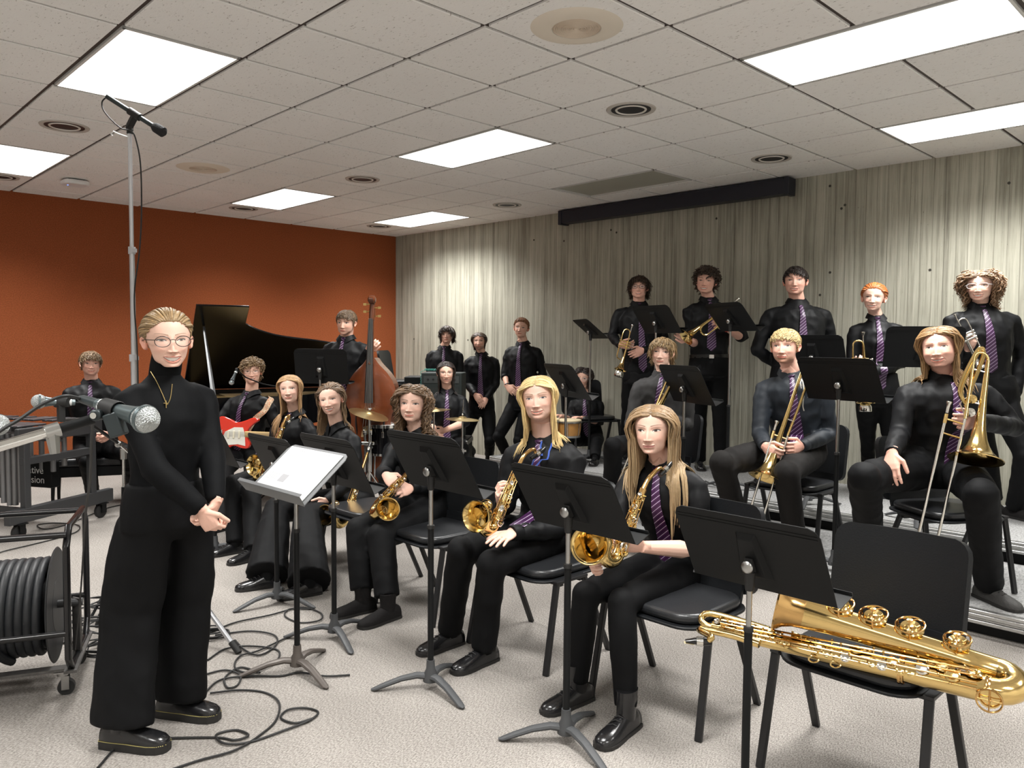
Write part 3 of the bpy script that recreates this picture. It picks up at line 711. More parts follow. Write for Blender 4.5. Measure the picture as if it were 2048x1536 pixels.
# ---------------------------------------------------------------- a person
def person(label, o):
    rng = random.Random(o.get('seed', 1)+11); k = o.get('k', 1.0); fl = o.get('floor', 0.0); fem = o.get('fem', 0)
    hx, hy, hP = o['eye']; E = WP(hx, hy, hP) if not o.get('useY') else WY(hx, hy, hP)
    to = (CAM-E); az = math.atan2(to.x, -to.y)+R_(o.get('yaw', 0))     # azimuth of face: 0 = -Y, + = +X
    f = V((math.sin(az), -math.cos(az), 0)); lf = V((math.cos(az), math.sin(az), 0))
    Rh = Matrix((lf*-1, f, V((0, 0, 1)))).transposed()  # local x = person's right... keep x mirrored for symmetric face
    Rh = Matrix((f.cross(V((0, 0, 1))), f, V((0, 0, 1)))).transposed()
    Rh = Rh @ Matrix.Rotation(R_(o.get('pitch', 0)), 3, 'X') @ Matrix.Rotation(R_(o.get('roll', 0)), 3, 'Y')
    Hm = Rh.to_4x4() @ Matrix.Scale(k, 4) @ Matrix.Diagonal((o.get('hw', 1.10), 1.02, .955, 1)); Hm.translation = E-(Rh @ V((0, .082, 0)))*k
    HC_ = Hm.translation.copy(); Y0 = HC_.y
    def J(t, dflt=0.0):
        if t is None: return None
        x, y = t[0], t[1]; return WY(x, y, Y0+(t[2] if len(t) > 2 else dflt))
    ta = R_(o.get('tf', 0)); F = V((math.sin(ta), -math.cos(ta), 0)); Ls = V((math.cos(ta), math.sin(ta), 0))   # Ls = person's left
    Nk = J(o['neck']); Hp = J(o['hip'])-V((0, 0, o.get('hd', 0)*k))
    up = (Nk-Hp).normalized(); Nk = Nk+up*o.get('nku', .024)*k; Lt = (Nk-Hp).length
    fine = o.get('fine', 1.0); vox = o.get('vox', .005)
    tl = V((Hp.x, Hp.y, fl)); root = thing('person', label, 'person', tl, 0, o.get('group'))
    bw = o.get('bw', 1.0)*k*(.90 if fem else 1.0)
    # shoulders, arms
    shw = .178*bw; shl = {}; el = {}; wr = {}
    for s, nm in ((-1, 'R'), (1, 'L')):
        shl[nm] = Nk-up*.088*k+Ls*(s*shw)
        w = o['wr' + nm]; wr[nm] = J(w) if w else shl[nm]+V((0, 0, -.5*k))
        pole = V(o.get('el'+nm, tuple(Ls*(s*.55)+V((0, 0, -.8))-F*.4)))
        if o.get('elp'+nm): el[nm] = J(o['elp'+nm])
        else: el[nm] = ik(shl[nm], wr[nm], .285*k, .255*k, pole)
    # legs
    hj, kn, an, ft = {}, {}, {}, {}
    for i, (s, nm) in enumerate(((-1, 'R'), (1, 'L'))):
        hj[nm] = Hp+Ls*(s*.088*bw)-up*.03*k
        a = o['an'+nm]; A = WZ(a[0], a[1], fl+.0); an[nm] = A+V((0, 0, .085*k+o.get('heel', 0)))
        fd = R_(o.get('ft'+nm, math.degrees(ta))); ft[nm] = V((math.sin(fd), -math.cos(fd), 0))
        if o.get('kn'+nm): kn[nm] = J(o['kn'+nm])
        else: kn[nm] = ik(hj[nm], an[nm], .43*k, .42*k, F*1.0+V((0, 0, .7))+Ls*s*.1)
    # ---- body: one mesh
    bm = MB(); nr = .046 if fem else .054
    head_dn = HC_+(Rh @ V((0, -.036, -.13)))*k
    bm.loft([Hp-up*.05, Hp+up*Lt*.35, Hp+up*Lt*.8, Nk-up*.03, (Nk*.45+head_dn*.55), head_dn+(head_dn-Nk)*.2], [(.09, .07), (.08, .06), (.10, .06), (nr*1.25*k, nr*1.1*k), (nr*k, nr*k), (nr*.9*k, nr*.9*k)], side=Ls, n=14)
    hands = MB()
    for s, nm in ((-1, 'R'), (1, 'L')):
        S0, E0, W0 = shl[nm], el[nm], wr[nm]; m1 = (E0-S0); m2 = (W0-E0)
        bm.loft([Nk-up*.12*k, S0-up*.012*k-Ls*(s*.02*k), S0+m1*.5, E0, E0+m2*.3, E0+m2*.7, W0, W0+m2*.03], [.034*k, .031*k, .034*k, .035*k, (.040*k, .037*k), (.032*k, .029*k), (.0265*k, .021*k), (.026*k, .020*k)], n=12)
        hd = o.get('h'+nm, {}); d = V(hd['d']) if 'd' in hd else m2.normalized()
        if 'to' in hd: d = (J(hd['to'])-W0).normalized()
        n_ = V(hd.get('n', tuple(-Ls*s)))
        if not o.get('nohand'+nm): hand_tubes(bm, W0, d, n_, nm == 'R', hd.get('curl', .45), k*(.93 if fem else 1.02), hd.get('spread', 1), hd.get('thumb', .5))
        if o.get('legs', 1): bm.loft([Hp, hj[nm], hj[nm]*.5+kn[nm]*.5, kn[nm], kn[nm]*.5+an[nm]*.5, an[nm]], [.06, .055, .05, .040, .032, .024], n=10)
    co, fs = remesh(bm, vox, 1, .4)
    ab = AB(); sk = np.array(o['face']['skin']); jit = 1+.03*np.sin(co[:, 2:3]*40)
    hc = co*0+sk; wd = np.minimum(np.linalg.norm(co-np.array(wr['R']), axis=1), np.linalg.norm(co-np.array(wr['L']), axis=1))
    hm_ = np.clip(1-wd/.16, 0, 1)[:, None]*.35; hc = hc*(1-hm_)+sk*np.array([1.02, .78, .74])*hm_
    ab.add(co, fs, hc*jit)
    hv, hf, hcol = head_mesh(dict(o['face'], fem=fem), fine)
    nkl = Hm.inverted() @ (Nk+up*.0); dv = np.array([nkl.x, nkl.y+.040, nkl.z+.19]); tw = _ss(-hv[:, 2], .055, .18)*(1-_ss(hv[:, 1], .035, .06)*_ss(hv[:, 2], -.125, -.10)); hv = hv+dv*np.array([1, 1, .6])*tw[:, None]
    M4 = np.array(Hm); hv = hv@M4[:3, :3].T+M4[:3, 3]; ab.add(hv, hf, hcol)
    for s in (-1, 1):
        if o.get('ears', 1): v, f_ = ear_mesh(s); ab.add([Hm @ q for q in v], [tuple(reversed(q)) for q in f_] if s < 0 else f_, sk*np.array([1.0, .80, .76]))
    def put(name, mb, m, parent=root, **kw):
        mb.v = [(v[0]-tl.x, v[1]-tl.y, v[2]-tl.z) for v in mb.v]; return obj(name, mb, m, parent, **kw)
    b = put('body', ab.mb(), skin_m, ang=180)
    # ---- shirt
    sm_ = MB(); sec = [(-.14, .158, .112), (0, .166, .120), (.22, .152, .112), (.45, .164, .120), (.68, .182, .126), (.78, .184, .118), (.86, .158, .102), (.92, .112, .086), (.97, .074, .072), (1.02, .058, .060)]
    if fem: sec = [(-.14, .172, .115), (0, .170, .118), (.25, .140, .104), (.48, .156, .118), (.66, .168, .136), (.77, .170, .112), (.86, .142, .094), (.92, .098, .076), (.97, .064, .062), (1.02, .052, .052)]
    bel = o.get('belly', 0)
    sm_.loft([Hp+up*Lt*q[0]+F*(.012*k if .4 < q[0] < .8 else 0) for q in sec], [(q[1]*bw, (q[2]+(bel if q[0] < .5 else bel*.3))*bw) for q in sec], side=Ls, n=20)
    slv = o.get('sleeve', 'long'); so = o.get('sl', 1.0)
    for s, nm in ((-1, 'R'), (1, 'L')):
        S0, E0, W0 = shl[nm], el[nm], wr[nm]; m1 = (E0-S0); m2 = (W0-E0)
        P_ = [Nk-up*.110*k+Ls*(s*.05*k), S0-Ls*(s*.045*k)-up*.006*k, S0+m1*.08-Ls*(s*.006*k), S0+m1*.25, S0+m1*.6]; Rr = [.064*k, .058*k, .056*k, .057*k, .052*k]
        if fem: Rr = [r*.88 for r in Rr]
        if slv == 'short': P_ += [S0+m1*.86]; Rr += [.056*k]
        elif slv == 'rolled': P_ += [E0, E0+m2*.22]; Rr += [.052*k, .050*k]
        else: P_ += [E0, E0+m2*.3, E0+m2*.7, W0-m2.normalized()*.005]; Rr += [.050*k, .047*k, .041*k, .034*k]
        Rr = [r*so for r in Rr]; sm_.loft(P_, Rr, n=14)
        sm_.sph(E0, .047*k*so, 10) if slv == 'long' else None
    co, fs = remesh(sm_, o.get('cvox', .012), 4, .5, o.get('wr', .0068), 12, o.get('seed', 1))
    sb = MB(); sb.v = co.tolist(); sb.f = fs; bvh = BVHTree.FromPolygons([V(v) for v in sb.v], sb.f)
    put('knit_top' if o.get('turtle') else 'shirt', sb, o.get('shirt', knit_m if o.get('turtle') else shirt_m), ang=180)
    if slv == 'long' and not o.get('turtle'):
        for nm in 'RL':
            m2 = (wr[nm]-el[nm]).normalized(); cf = MB(); W0 = wr[nm]
            cf.loft([W0-m2*.055*k, W0-m2*.05*k, W0-m2*.0, W0+m2*.006*k], [.034*k, .038*k, .036*k, .033*k], n=16); put('cuff', cf, o.get('shirt', shirt_m), ang=50)
    # ---- collar / tie
    nax = ((HC_+(Rh @ V((0, -.03, -.08)))*k)-Nk).normalized(); nax = (nax*1.5+up*.6+F*.08).normalized(); cx = Ls
    ra = (.056 if fem else .064)*k
    fy = nax.cross(cx).normalized();  # points backwards or forwards
    if fy.dot(F) < 0: fy = -fy
    if o.get('turtle'):
        c_ = MB(); c_.loft([Nk-nax*.02, Nk+nax*.02*k, Nk+nax*.055*k, Nk+nax*.068*k, Nk+nax*.068*k], [ra*1.02, ra*1.03, ra*1.0, ra*1.0, ra*.9], side=cx, n=24, cap=False); put('turtleneck', c_, knit_m)
    else:
        c_ = MB()
        def cf_(u, v):
            a = R_(9+342*u); e = 1-min(1, min(u, 1-u)/.16); rr = ra*(1.0+.42*v+.10*e*v); a2 = a
            z_ = (.026-.006*v)-(.034+.030*e*e)*v
            return Nk+nax*((z_+.003-.020*e)*k)+fy*(math.cos(a2)*rr)+cx*(math.sin(a2)*rr*(1+.10*e*v))
        c_.surf(cf_, 40, 5, .003); put('collar', c_, o.get('shirt', shirt_m), ang=60)
        pk = MB(); 
    kp = Nk+fy*(ra*1.12)-nax*.012*k
    if o.get('tie', 1) and not o.get('turtle'):
        kn_ = MB(); M_ = frame(kp, nax, cx); 
        kn_.loft([kp+nax*.018*k, kp+nax*.014*k, kp-nax*.012*k, kp-nax*.020*k], [(.017*k, .009*k), (.022*k, .012*k), (.014*k, .010*k), (.010*k, .006*k)], side=cx, n=10)
        uvk = [((V(v)-kp).dot(cx)*.5+.4, (V(v)-kp).dot(nax)*1.0) for v in kn_.v]
        tp = []; L_ = o.get('tiel', Lt*.93); m = 26; last = None; swing = o.get('tiesw', 0)
        for i in range(m+1):
            t = i/m; c0 = Nk-up*(.03*k+t*L_)+Ls*(swing*t)
            if t*L_ > Lt+.02: c0 = tp[-1][0]+V((0, 0, -L_/m)) if False else c0
            hit = None
            for dx in (0, .015):
                h_ = bvh.ray_cast(c0+Ls*dx+F*.5, -F, .6)
                if h_[0] is not None: hit = max(hit, (h_[0]-c0).dot(F)) if hit is not None else (h_[0]-c0).dot(F)
            off = (hit if hit is not None else .12*k)+.009
            last = off if last is None else (last*.5+off*.5 if off < last else off)
            w = (.013+.026*min(1, t*1.25))*k
            if t > .93: w *= max(.08, (1-t)/.07)
            tp.append((c0+F*last, w, t*L_))
        tb = MB(); vs = []; uv = []
        for (c, w, d_) in tp:
            for sx in (-1, -.4, .4, 1): vs.append(c+Ls*(sx*w)+F*(.004 if abs(sx) < .5 else 0)); uv.append((sx*w, d_))
            for sx in (1, .4, -.4, -1): vs.append(c+Ls*(sx*w)-F*.003); uv.append((sx*w, d_))
        fs = [(i*8+j, i*8+(j+1) % 8, (i+1)*8+(j+1) % 8, (i+1)*8+j) for i in range(m) for j in range(8)]
        fs += [tuple(range(7, -1, -1)), tuple(m*8+j for j in range(8))]
        tb.add(vs, fs); q = put('tie', tb, tie_m, ang=60); put_uv(q, uv)
        q2 = put('tie_knot', kn_, tie_m, parent=q); put_uv(q2, uvk)
    if o.get('placket', 1) and not o.get('turtle'): pass
    # ---- trousers
    sty = o.get('leg', 'reg'); R4 = {'reg': (.094, .086, .070, .064, .060), 'slim': (.090, .078, .060, .055, .045), 'flare': (.094, .088, .076, .090, .112), 'wide': (.112, .126, .124, .120, .128), 'boot': (.092, .084, .068, .070, .080)}[sty]
    R4 = [r*k*o.get('lw', 1) for r in R4]
    tm = MB(); wt = o.get('waist', .02)
    tm.loft([Hp+up*(wt+.10)*k, Hp+up*.03*k, Hp-up*.06*k, Hp-up*.11*k], [(.160*bw*(1.0 if fem else 1), (.112+bel)*bw), (.172*bw*(1.06 if fem else 1), (.124+bel)*bw), (.176*bw*(1.06 if fem else 1), .126*bw), (.10*bw, .08*bw)], side=Ls, n=18)
    for s, nm in ((-1, 'R'), (1, 'L')):
        h0, k0, a0 = hj[nm], kn[nm], an[nm]; m1 = k0-h0; m2 = a0-k0; hem = k0+m2*o.get('hem', .975)
        P_ = [Hp+Ls*(s*.05*k), h0+m1*.10, h0+m1*.5, h0+m1*.86, k0+m2*.04, k0+m2*.35, k0+m2*.7, hem]; Rr = [R4[0]*.9, R4[0], R4[1], R4[2]*1.05, R4[2], R4[3]*1.02, R4[3]*.5+R4[4]*.5, R4[4]]
        if sty == 'wide': hem = V((hem.x, hem.y, fl+.085)); P_[-1] = hem; Rr = [(r*1.0, r*.62) for r in Rr]; tm.loft(P_, Rr, side=ft[nm], n=18)
        else:
            P_.append(hem+m2.normalized()*.018); Rr.append(Rr[-1]*1.05)
            tm.loft(P_, Rr, n=14); tm.sph(k0, R4[2]*.98, 12)
    co, fs = remesh(tm, o.get('cvox', .012), 3, .5, o.get('wrt', .004), 9, o.get('seed', 1)+3)
    t_ = MB(); t_.v = co.tolist(); t_.f = fs; put('trousers', t_, o.get('trousers', trous_m), ang=180)
    if o.get('belt'):
        bp = Hp+up*(wt+.085)*k; bb = MB(); bb.loft([bp-up*.016, bp-up*.016, bp+up*.016, bp+up*.016], [(.155*bw, .10*bw), (.165*bw, (.118+bel)*bw), (.165*bw, (.118+bel)*bw), (.155*bw, .10*bw)], side=Ls, n=24); ob = put('belt', bb, belt_m)
        bc = bp+F*(.122+bel)*bw; bk = MB(); bk.plate(rrect(.045, .034, .006), .004, frame(bc, F, Ls)); put('buckle', bk, silver_m, parent=ob)
    # ---- shoes
    sst = o.get('shoe', 'dress'); smt = {'dress': leather_m, 'boot': leather_m, 'suede': suede_m, 'sneaker': o.get('shoem', suede_m), 'chelsea': leather_m}[sst]
    for nm in 'RL':
        A = an[nm]; d = ft[nm]; sd = V((d.y, -d.x, 0)); g0 = V((A.x, A.y, fl)); z0 = .012*k if sst != 'chelsea' else .028*k; hh = .085*k
        secs = [(-.078, .020, .030), (-.072, .030, .055), (-.04, .034, .075), (.0, .036, .080), (.045, .037, .066), (.09, .042, .050), (.13, .044, .042), (.165, .039, .034), (.188, .024, .024), (.195, .008, .014)]
        sh = MB(); vs = []; n = 12
        for (a_, w_, h_) in secs:
            for q in range(n+1):
                an_ = math.pi*q/n; vs.append(g0+d*(a_*k)+sd*(math.cos(an_)*w_*k*(1 if math.sin(an_) < .9 else 1))+V((0, 0, z0+math.sin(an_)**.75*h_*k)))
        w1 = n+1; fs = [(i*w1+j, i*w1+j+1, (i+1)*w1+j+1, (i+1)*w1+j) for i in range(len(secs)-1) for j in range(n)]
        fs += [(i*w1, (i+1)*w1, (i+1)*w1+n, i*w1+n) for i in range(len(secs)-1)]; fs += [tuple(range(n, -1, -1)), tuple((len(secs)-1)*w1+j for j in range(w1))]
        sh.add(vs, fs)
        so_ = put('shoe', sh, smt, ang=60)
        if sst in ('boot', 'suede', 'chelsea'):
            st_ = MB(); top = .17 if sst != 'suede' else .15
            st_.loft([g0+V((0, 0, .05*k)), g0+V((0, 0, .10*k)), g0+V((0, 0, top*k)), g0+V((0, 0, top*k))], [(.050*k, .034*k), (.046*k, .036*k), (.052*k, .042*k), (.045*k, .036*k)], side=d, n=16); put('boot_shaft', st_, smt, parent=so_)
        else:
            st_ = MB(); st_.loft([g0+V((0, 0, .05*k)), g0*.5+A*.5+V((0, 0, .045*k)), A+(kn[nm]-A)*.35], [(.046*k, .036*k), (.042*k, .038*k), (.044*k, .044*k)], side=d, n=14); put('sock', st_, trous_m, parent=so_)
        sl = MB(); op_ = []
        for (a_, w_, h_) in secs: op_.append((a_*k, (w_+.004)*k))
        poly = [(a_, w_) for a_, w_ in op_]+[(a_, -w_) for a_, w_ in reversed(op_)]
        sl.plate(poly, z0+.002, Matrix((d, sd*-1, V((0, 0, 1)))).transposed().to_4x4()); sl.v = [(v[0]+g0.x, v[1]+g0.y, v[2]+g0.z) for v in sl.v]
        put('sole', sl, sole_m, parent=so_, smooth=False)
        if sst in ('dress', 'boot', 'sneaker'):
            lc = MB()
            for q in range(4):
                a_ = .025+.022*q; h_ = np.interp(a_, [s_[0] for s_ in secs], [s_[2] for s_ in secs])*k+z0+.002
                lc.tube([g0+d*(a_*k)+sd*(-.018*k)+V((0, 0, h_-.006)), g0+d*((a_+.006)*k)+V((0, 0, h_+.001)), g0+d*((a_+.012)*k)+sd*(.018*k)+V((0, 0, h_-.006))], .0022*k, n=5)
            put('laces', lc, mat('shoelace', (.03, .03, .03), .7), parent=so_)
        if sst == 'chelsea':
            wl = MB()
            for q in range(46):
                a_ = q/45*2-1; aa = (a_+1)/2*.27-.078; w_ = np.interp(aa, [s_[0] for s_ in secs], [s_[1] for s_ in secs])+.002
                for s in (-1, 1):
                    c = g0+d*(aa*k)+sd*(s*w_*k)+V((0, 0, z0+.003)); wl.bar(c-d*.0018, c+d*.0018, .002, .0015)
            put('welt_stitching', wl, mat('yellow_thread', (.65, .55, .20), .6), parent=so_, smooth=False)
    # ---- hair
    h = dict(o['hair']); hb = hair_locks(h, Hm, bvh, fine, rng)
    if h.get('bun'): bun(hb, Hm, (0, -.125, .0), .028, np.array(h['col'])*.9)
    put('hair', hb.mb(), hair_m, ang=180)
    # ---- glasses
    gl = o.get('glasses')
    if gl:
        rw, rh, th_ = gl.get('rw', .0235), gl.get('rh', .020), gl.get('t', .0012); gm = gl['m']; fr_ = MB(); ln = MB(); yy = .1005
        for s in (-1, 1):
            loop = []
            for i in range(28):
                a = 2*math.pi*i/28; e_ = gl.get('sq', 1.0); cx_, cz_ = math.cos(a), math.sin(a); cx_ = math.copysign(abs(cx_)**e_, cx_); cz_ = math.copysign(abs(cz_)**e_, cz_)
                xx = s*.0325+cx_*rw; loop.append(V((xx, yy-.12*max(0, abs(xx)-.02)-.0, -.003+cz_*rh)))
            fr_.loft([Hm @ p for p in loop], th_*k, n=6, closed=True); ln.add([Hm @ p for p in loop], [tuple(range(28))])
            fr_.tube([Hm @ V(p) for p in ((s*(.0325+rw), yy-.006, .004), (s*.072, .070, .004), (s*.080, .02, .002), (s*.080, -.015, -.002), (s*.077, -.03, -.015))], th_*k*1.1, n=6)
        fr_.tube([Hm @ V(p) for p in ((-.0325+rw-.0005, yy, .003), (0, yy+.004, .0055), (.0325-rw+.0005, yy, .003))], th_*k*1.1, n=6)
        g_ = put('glasses', fr_, gm); put('lens', ln, glass_m, parent=g_, smooth=False)
    wc = o.get('band')
    if wc:
        for nm, col in wc.items():
            m2 = (wr[nm]-el[nm]).normalized(); q = MB(); c = wr[nm]-m2*.012; q.loft([c-m2*.008, c-m2*.007, c+m2*.007, c+m2*.008], [.026*k, .031*k, .031*k, .026*k], n=18); put('wristband', q, mat('band_%d' % (col[0]*100), col, .5))
    return dict(root=root, put=put, Hm=Hm, wr=wr, el=el, F=F, Ls=Ls, up=up, Nk=Nk, Hp=Hp, k=k, bvh=bvh, kn=kn, tl=tl, Y0=Y0, J=J)
# ---------------------------------------------------------------- who is where
PALE = (.82, .53, .42); FAIR = (.82, .50, .38); ROSY = (.86, .50, .39); TAN = (.62, .38, .28)
BLOND = (.68, .50, .23); DBLOND = (.30, .20, .10); LBROWN = (.19, .115, .06); BROWN = (.085, .045, .024); DARK = (.022, .014, .011); RED = (.46, .14, .035); GING = (.26, .115, .05)
PP = {}
wire = mat('thin_dark_wire_frames', (.05, .045, .04), .3, .6); blackf = mat('black_frames', (.012, .01, .01), .3); clearf = mat('white_translucent_frames', (.8, .78, .78), .25)
red_b = (.9, .06, .05); blk_b = (.01, .01, .01)
SAXG = 'seated woodwind players of the front row'; TPTG = 'standing players on the upper riser'; BACKG = 'players standing against the back wall'; TBG = 'seated players on the lower riser'
PP['conductor'] = person('smiling woman in black turtleneck and wide black trousers standing with clasped hands', dict(hd=.10, seed=1, k=1.0, fem=1, fine=1.35, vox=.0035, cvox=.011,
    eye=(344, 681, -2.42), yaw=10, roll=2, pitch=-3, neck=(330, 756, .04), hip=(330, 968, .03), tf=48, turtle=1, bw=1.0, so=1,
    wrR=(404, 1020, -.12), wrL=(432, 1006, -.04), elpR=(312, 940, -.15), elpL=(424, 905, .08), hR=dict(d=(.42, .1, -.85), n=(.2, .9, .1), curl=1.05, thumb=.7), hL=dict(d=(-.35, -.25, -.85), n=(-.75, .1, .1), curl=1.0, thumb=.6),
    knR=(262, 1212, .0), knL=(366, 1190, .14), anR=(243, 1493), anL=(352, 1432), ftR=82, ftL=80, leg='wide', shoe='chelsea', hem=.9, waist=.01, wr=.003, wrt=.004,
    face=dict(skin=PALE, brow=(.22, .14, .08), iris=(.16, .14, .10), smile=1, open=1),
    hair=dict(n=260, len=.17, col=DBLOND, flow='back', grav=.05, vol=.07, lift=.0, rand=.05, w=.007, bun=1, hl=.075, hug=.75),
    glasses=dict(m=blackf, rw=.0245, rh=.0205, t=.0014)))
PP['g8'] = person('young woman with long straight blonde-brown hair, short sleeves and saxophone, nearest of the seated row', dict(nku=.044, seed=8, k=1.02, fem=1, fine=1.3, vox=.0035, group=SAXG,
    eye=(1296, 862, .22), yaw=-14, roll=3, pitch=1, neck=(1326, 940, .05), hip=(1356, 1122, .13), tf=-32, sleeve='short',
    wrR=(1205, 1112, -.28), wrL=(1285, 1094, -.32), elpL=(1392, 1100, -.08), elpR=(1222, 1060, -.02), hR=dict(d=(-.5, -.5, -.3), n=(.8, .2, .3), curl=.9), hL=dict(to=(1228, 1084, -.38), n=(-.1, .9, .4), curl=.35, thumb=.9),
    knR=(1172, 1188, -.28), knL=(1243, 1205, -.38), anR=(1155, 1405), anL=(1252, 1462), ftR=-52, ftL=-40, leg='slim', shoe='boot', hem=.93, wrt=.003, tiel=.56,
    face=dict(skin=PALE, brow=(.10, .06, .035), iris=(.05, .03, .02), smile=.35, open=0, lips=(.55, .22, .20), browt=1.15, gaze=.6),
    hair=dict(n=380, hug=.25, len=.52, col=(.26, .165, .085), tips=(.50, .36, .20), flow='mid', grav=.5, vol=.10, lift=.12, rand=.03, w=.0075, hl=.072, part=-.006), ears=0))
PP['g7'] = person('young man with shoulder-length blond hair and blue neck strap seated with saxophone, hand on knee', dict(seed=7, k=1.03, fine=1.25, vox=.0035, group=SAXG,
    eye=(1071, 797, .2), yaw=-10, roll=7, pitch=2, neck=(1088, 882, .05), hip=(1104, 1048, .12), tf=-22,
    wrR=(1002, 1012, -.18), wrL=(1024, 1066, -.38), elpL=(1118, 1058, -.12), elpR=(1012, 1010, .05), hR=dict(d=(-.2, -.4, .8), n=(.9, .1, .1), curl=.8), hL=dict(to=(984, 1086, -.53), n=(-.15, -.1, -1), curl=.14, spread=2.2, thumb=.1),
    knR=(922, 1102, -.32), knL=(983, 1128, -.42), anR=(900, 1292), anL=(968, 1326), ftR=-48, ftL=-45, shoe='dress', wr=.007, tiel=.39,
    face=dict(skin=PALE, brow=(.22, .14, .07), iris=(.10, .13, .15), smile=.8, open=.5),
    hair=dict(n=350, hug=.25, len=.33, col=BLOND, flow='mid', grav=.5, vol=.09, lift=.05, rand=.02, w=.008, hl=.070), ears=0))
PP['g6'] = person('young woman with curly brown shoulder-length hair seated holding saxophone in her lap', dict(seed=6, k=1.02, fem=1, fine=1.15, vox=.004, group=SAXG,
    eye=(819, 808, .2), yaw=-12, roll=-2, pitch=1, neck=(834, 868, .04), hip=(856, 1008, .12), tf=-34, tie=0,
    wrR=(772, 950, -.28), wrL=(822, 976, -.28), elpR=(768, 948, .0), elpL=(880, 972, -.02), hR=dict(to=(790, 968, -.34), n=(.3, .5, -.6), curl=.8), hL=dict(to=(800, 982, -.36), n=(-.3, .5, -.3), curl=.8),
    knR=(718, 1060, -.30), knL=(762, 1072, -.38), anR=(726, 1224), anL=(776, 1240), ftR=-52, ftL=-42, leg='reg', shoe='suede', hem=.84, lw=1.12,
    face=dict(skin=PALE, brow=(.12, .07, .04), iris=(.06, .05, .04), smile=.45, open=0, browt=1.2, wide=1.06),
    hair=dict(n=210, len=.30, col=(.16, .095, .05), flow='mid', grav=.38, vol=.22, hug=.15, lift=.15, rand=.10, w=.0085, amp=.010, freq=95, hl=.072), ears=0))
PP['g5'] = person('smiling young woman with long wavy dark-blonde hair pulled back, seated in flared trousers', dict(seed=5, k=1.0, fem=1, vox=.0045, group=SAXG,
    eye=(655, 800, .25), yaw=-16, roll=10, pitch=0, neck=(675, 856, .04), hip=(712, 996, .10), tf=-40, tie=0, lw=1.15,
    wrR=(610, 985, -.30), wrL=(655, 1000, -.32), hR=dict(curl=.5), hL=dict(curl=.5),
    knR=(553, 1020, -.34), knL=(614, 1032, -.42), anR=(535, 1174), anL=(618, 1190), ftR=-62, ftL=-58, leg='flare', shoe='dress', hem=.985,
    face=dict(skin=PALE, brow=(.12, .07, .04), iris=(.06, .05, .04), smile=1, open=.9, wide=1.05),
    hair=dict(n=240, len=.38, col=(.13, .082, .05), tips=(.34, .22, .12), flow='back', grav=.45, vol=.14, lift=.0, rand=.07, w=.0075, amp=.004, freq=50, hl=.080, hug=.3)))
PP['g4'] = person('young woman with long straight strawberry-blonde hair seated beside the guitarist', dict(seed=4, k=1.0, fem=1, vox=.0045, group=SAXG,
    eye=(575, 778, .42), yaw=-12, roll=5, pitch=2, neck=(590, 830, .04), hip=(572, 945, .10), tf=-30,
    wrR=(530, 905, -.22), wrL=(575, 930, -.3), hR=dict(curl=.7), hL=dict(curl=.7),
    knR=(466, 968, -.42), knL=(503, 975, -.46), anR=(470, 1106), anL=(506, 1120), ftR=-50, ftL=-40, leg='reg', shoe='dress',
    face=dict(skin=PALE, brow=(.40, .24, .14), iris=(.12, .12, .12), smile=.6, open=0, wide=1.02),
    hair=dict(n=260, len=.42, col=(.42, .26, .13), flow='mid', grav=.5, vol=.08, lift=.04, rand=.025, w=.0075, hl=.074)))
PP['g3'] = person('young man with curly light-brown hair and thin glasses playing a red electric guitar', dict(seed=3, k=1.0, vox=.0045,
    eye=(503, 743, .85), yaw=-4, roll=2, pitch=0, neck=(503, 790, .03), hip=(492, 905, .06), tf=-20, bw=1.05,
    wrR=(452, 868, -.22), wrL=(545, 880, -.25), elpR=(436, 852, -.02), elpL=(556, 862, -.05), hR=dict(to=(474, 874, -.28), n=(.0, .9, .2), curl=.6), hL=dict(curl=.9),
    knR=(452, 938, -.4), knL=(505, 945, -.42), anR=(440, 1062), anL=(492, 1068), ftR=-30, ftL=-10,
    face=dict(skin=FAIR, brow=(.14, .09, .05), iris=(.06, .05, .04), smile=1, open=.9),
    hair=dict(n=230, len=.075, col=(.24, .155, .08), flow='messy', grav=.2, vol=.26, hug=.45, lift=.15, rand=.2, w=.009, amp=.006, freq=110, hl=.064, sidelen=.03, taper=.6),
    glasses=dict(m=wire, rw=.024, rh=.018, t=.001)))
PP['g1'] = person('young man in striped tie seated on the bench behind the vibraphone, hands folded', dict(seed=21, k=1.0, vox=.005,
    eye=(183, 727, -.74), yaw=4, roll=-2, neck=(183, 768, .03), hip=(192, 890, .02), tf=22, bw=1.12,
    wrR=(188, 868, -.26), wrL=(222, 868, -.24), elpR=(140, 848, .0), elpL=(240, 842, .0), hR=dict(to=(208, 882, -.3), n=(.2, .4, .8), curl=.5), hL=dict(to=(205, 878, -.3), n=(-.3, .6, .3), curl=.6),
    knR=(175, 925, -.38), knL=(255, 905, -.30), anR=(185, 1000), anL=(262, 985), ftR=10, ftL=35, tiel=.42,
    face=dict(skin=ROSY, brow=(.16, .10, .055), iris=(.05, .04, .03), smile=.8, open=.4, wide=1.08),
    hair=dict(n=340, len=.065, col=(.20, .125, .065), flow='fringe', grav=.15, vol=.13, lift=.12, rand=.06, w=.0055, bangs=.055, hl=.068)))
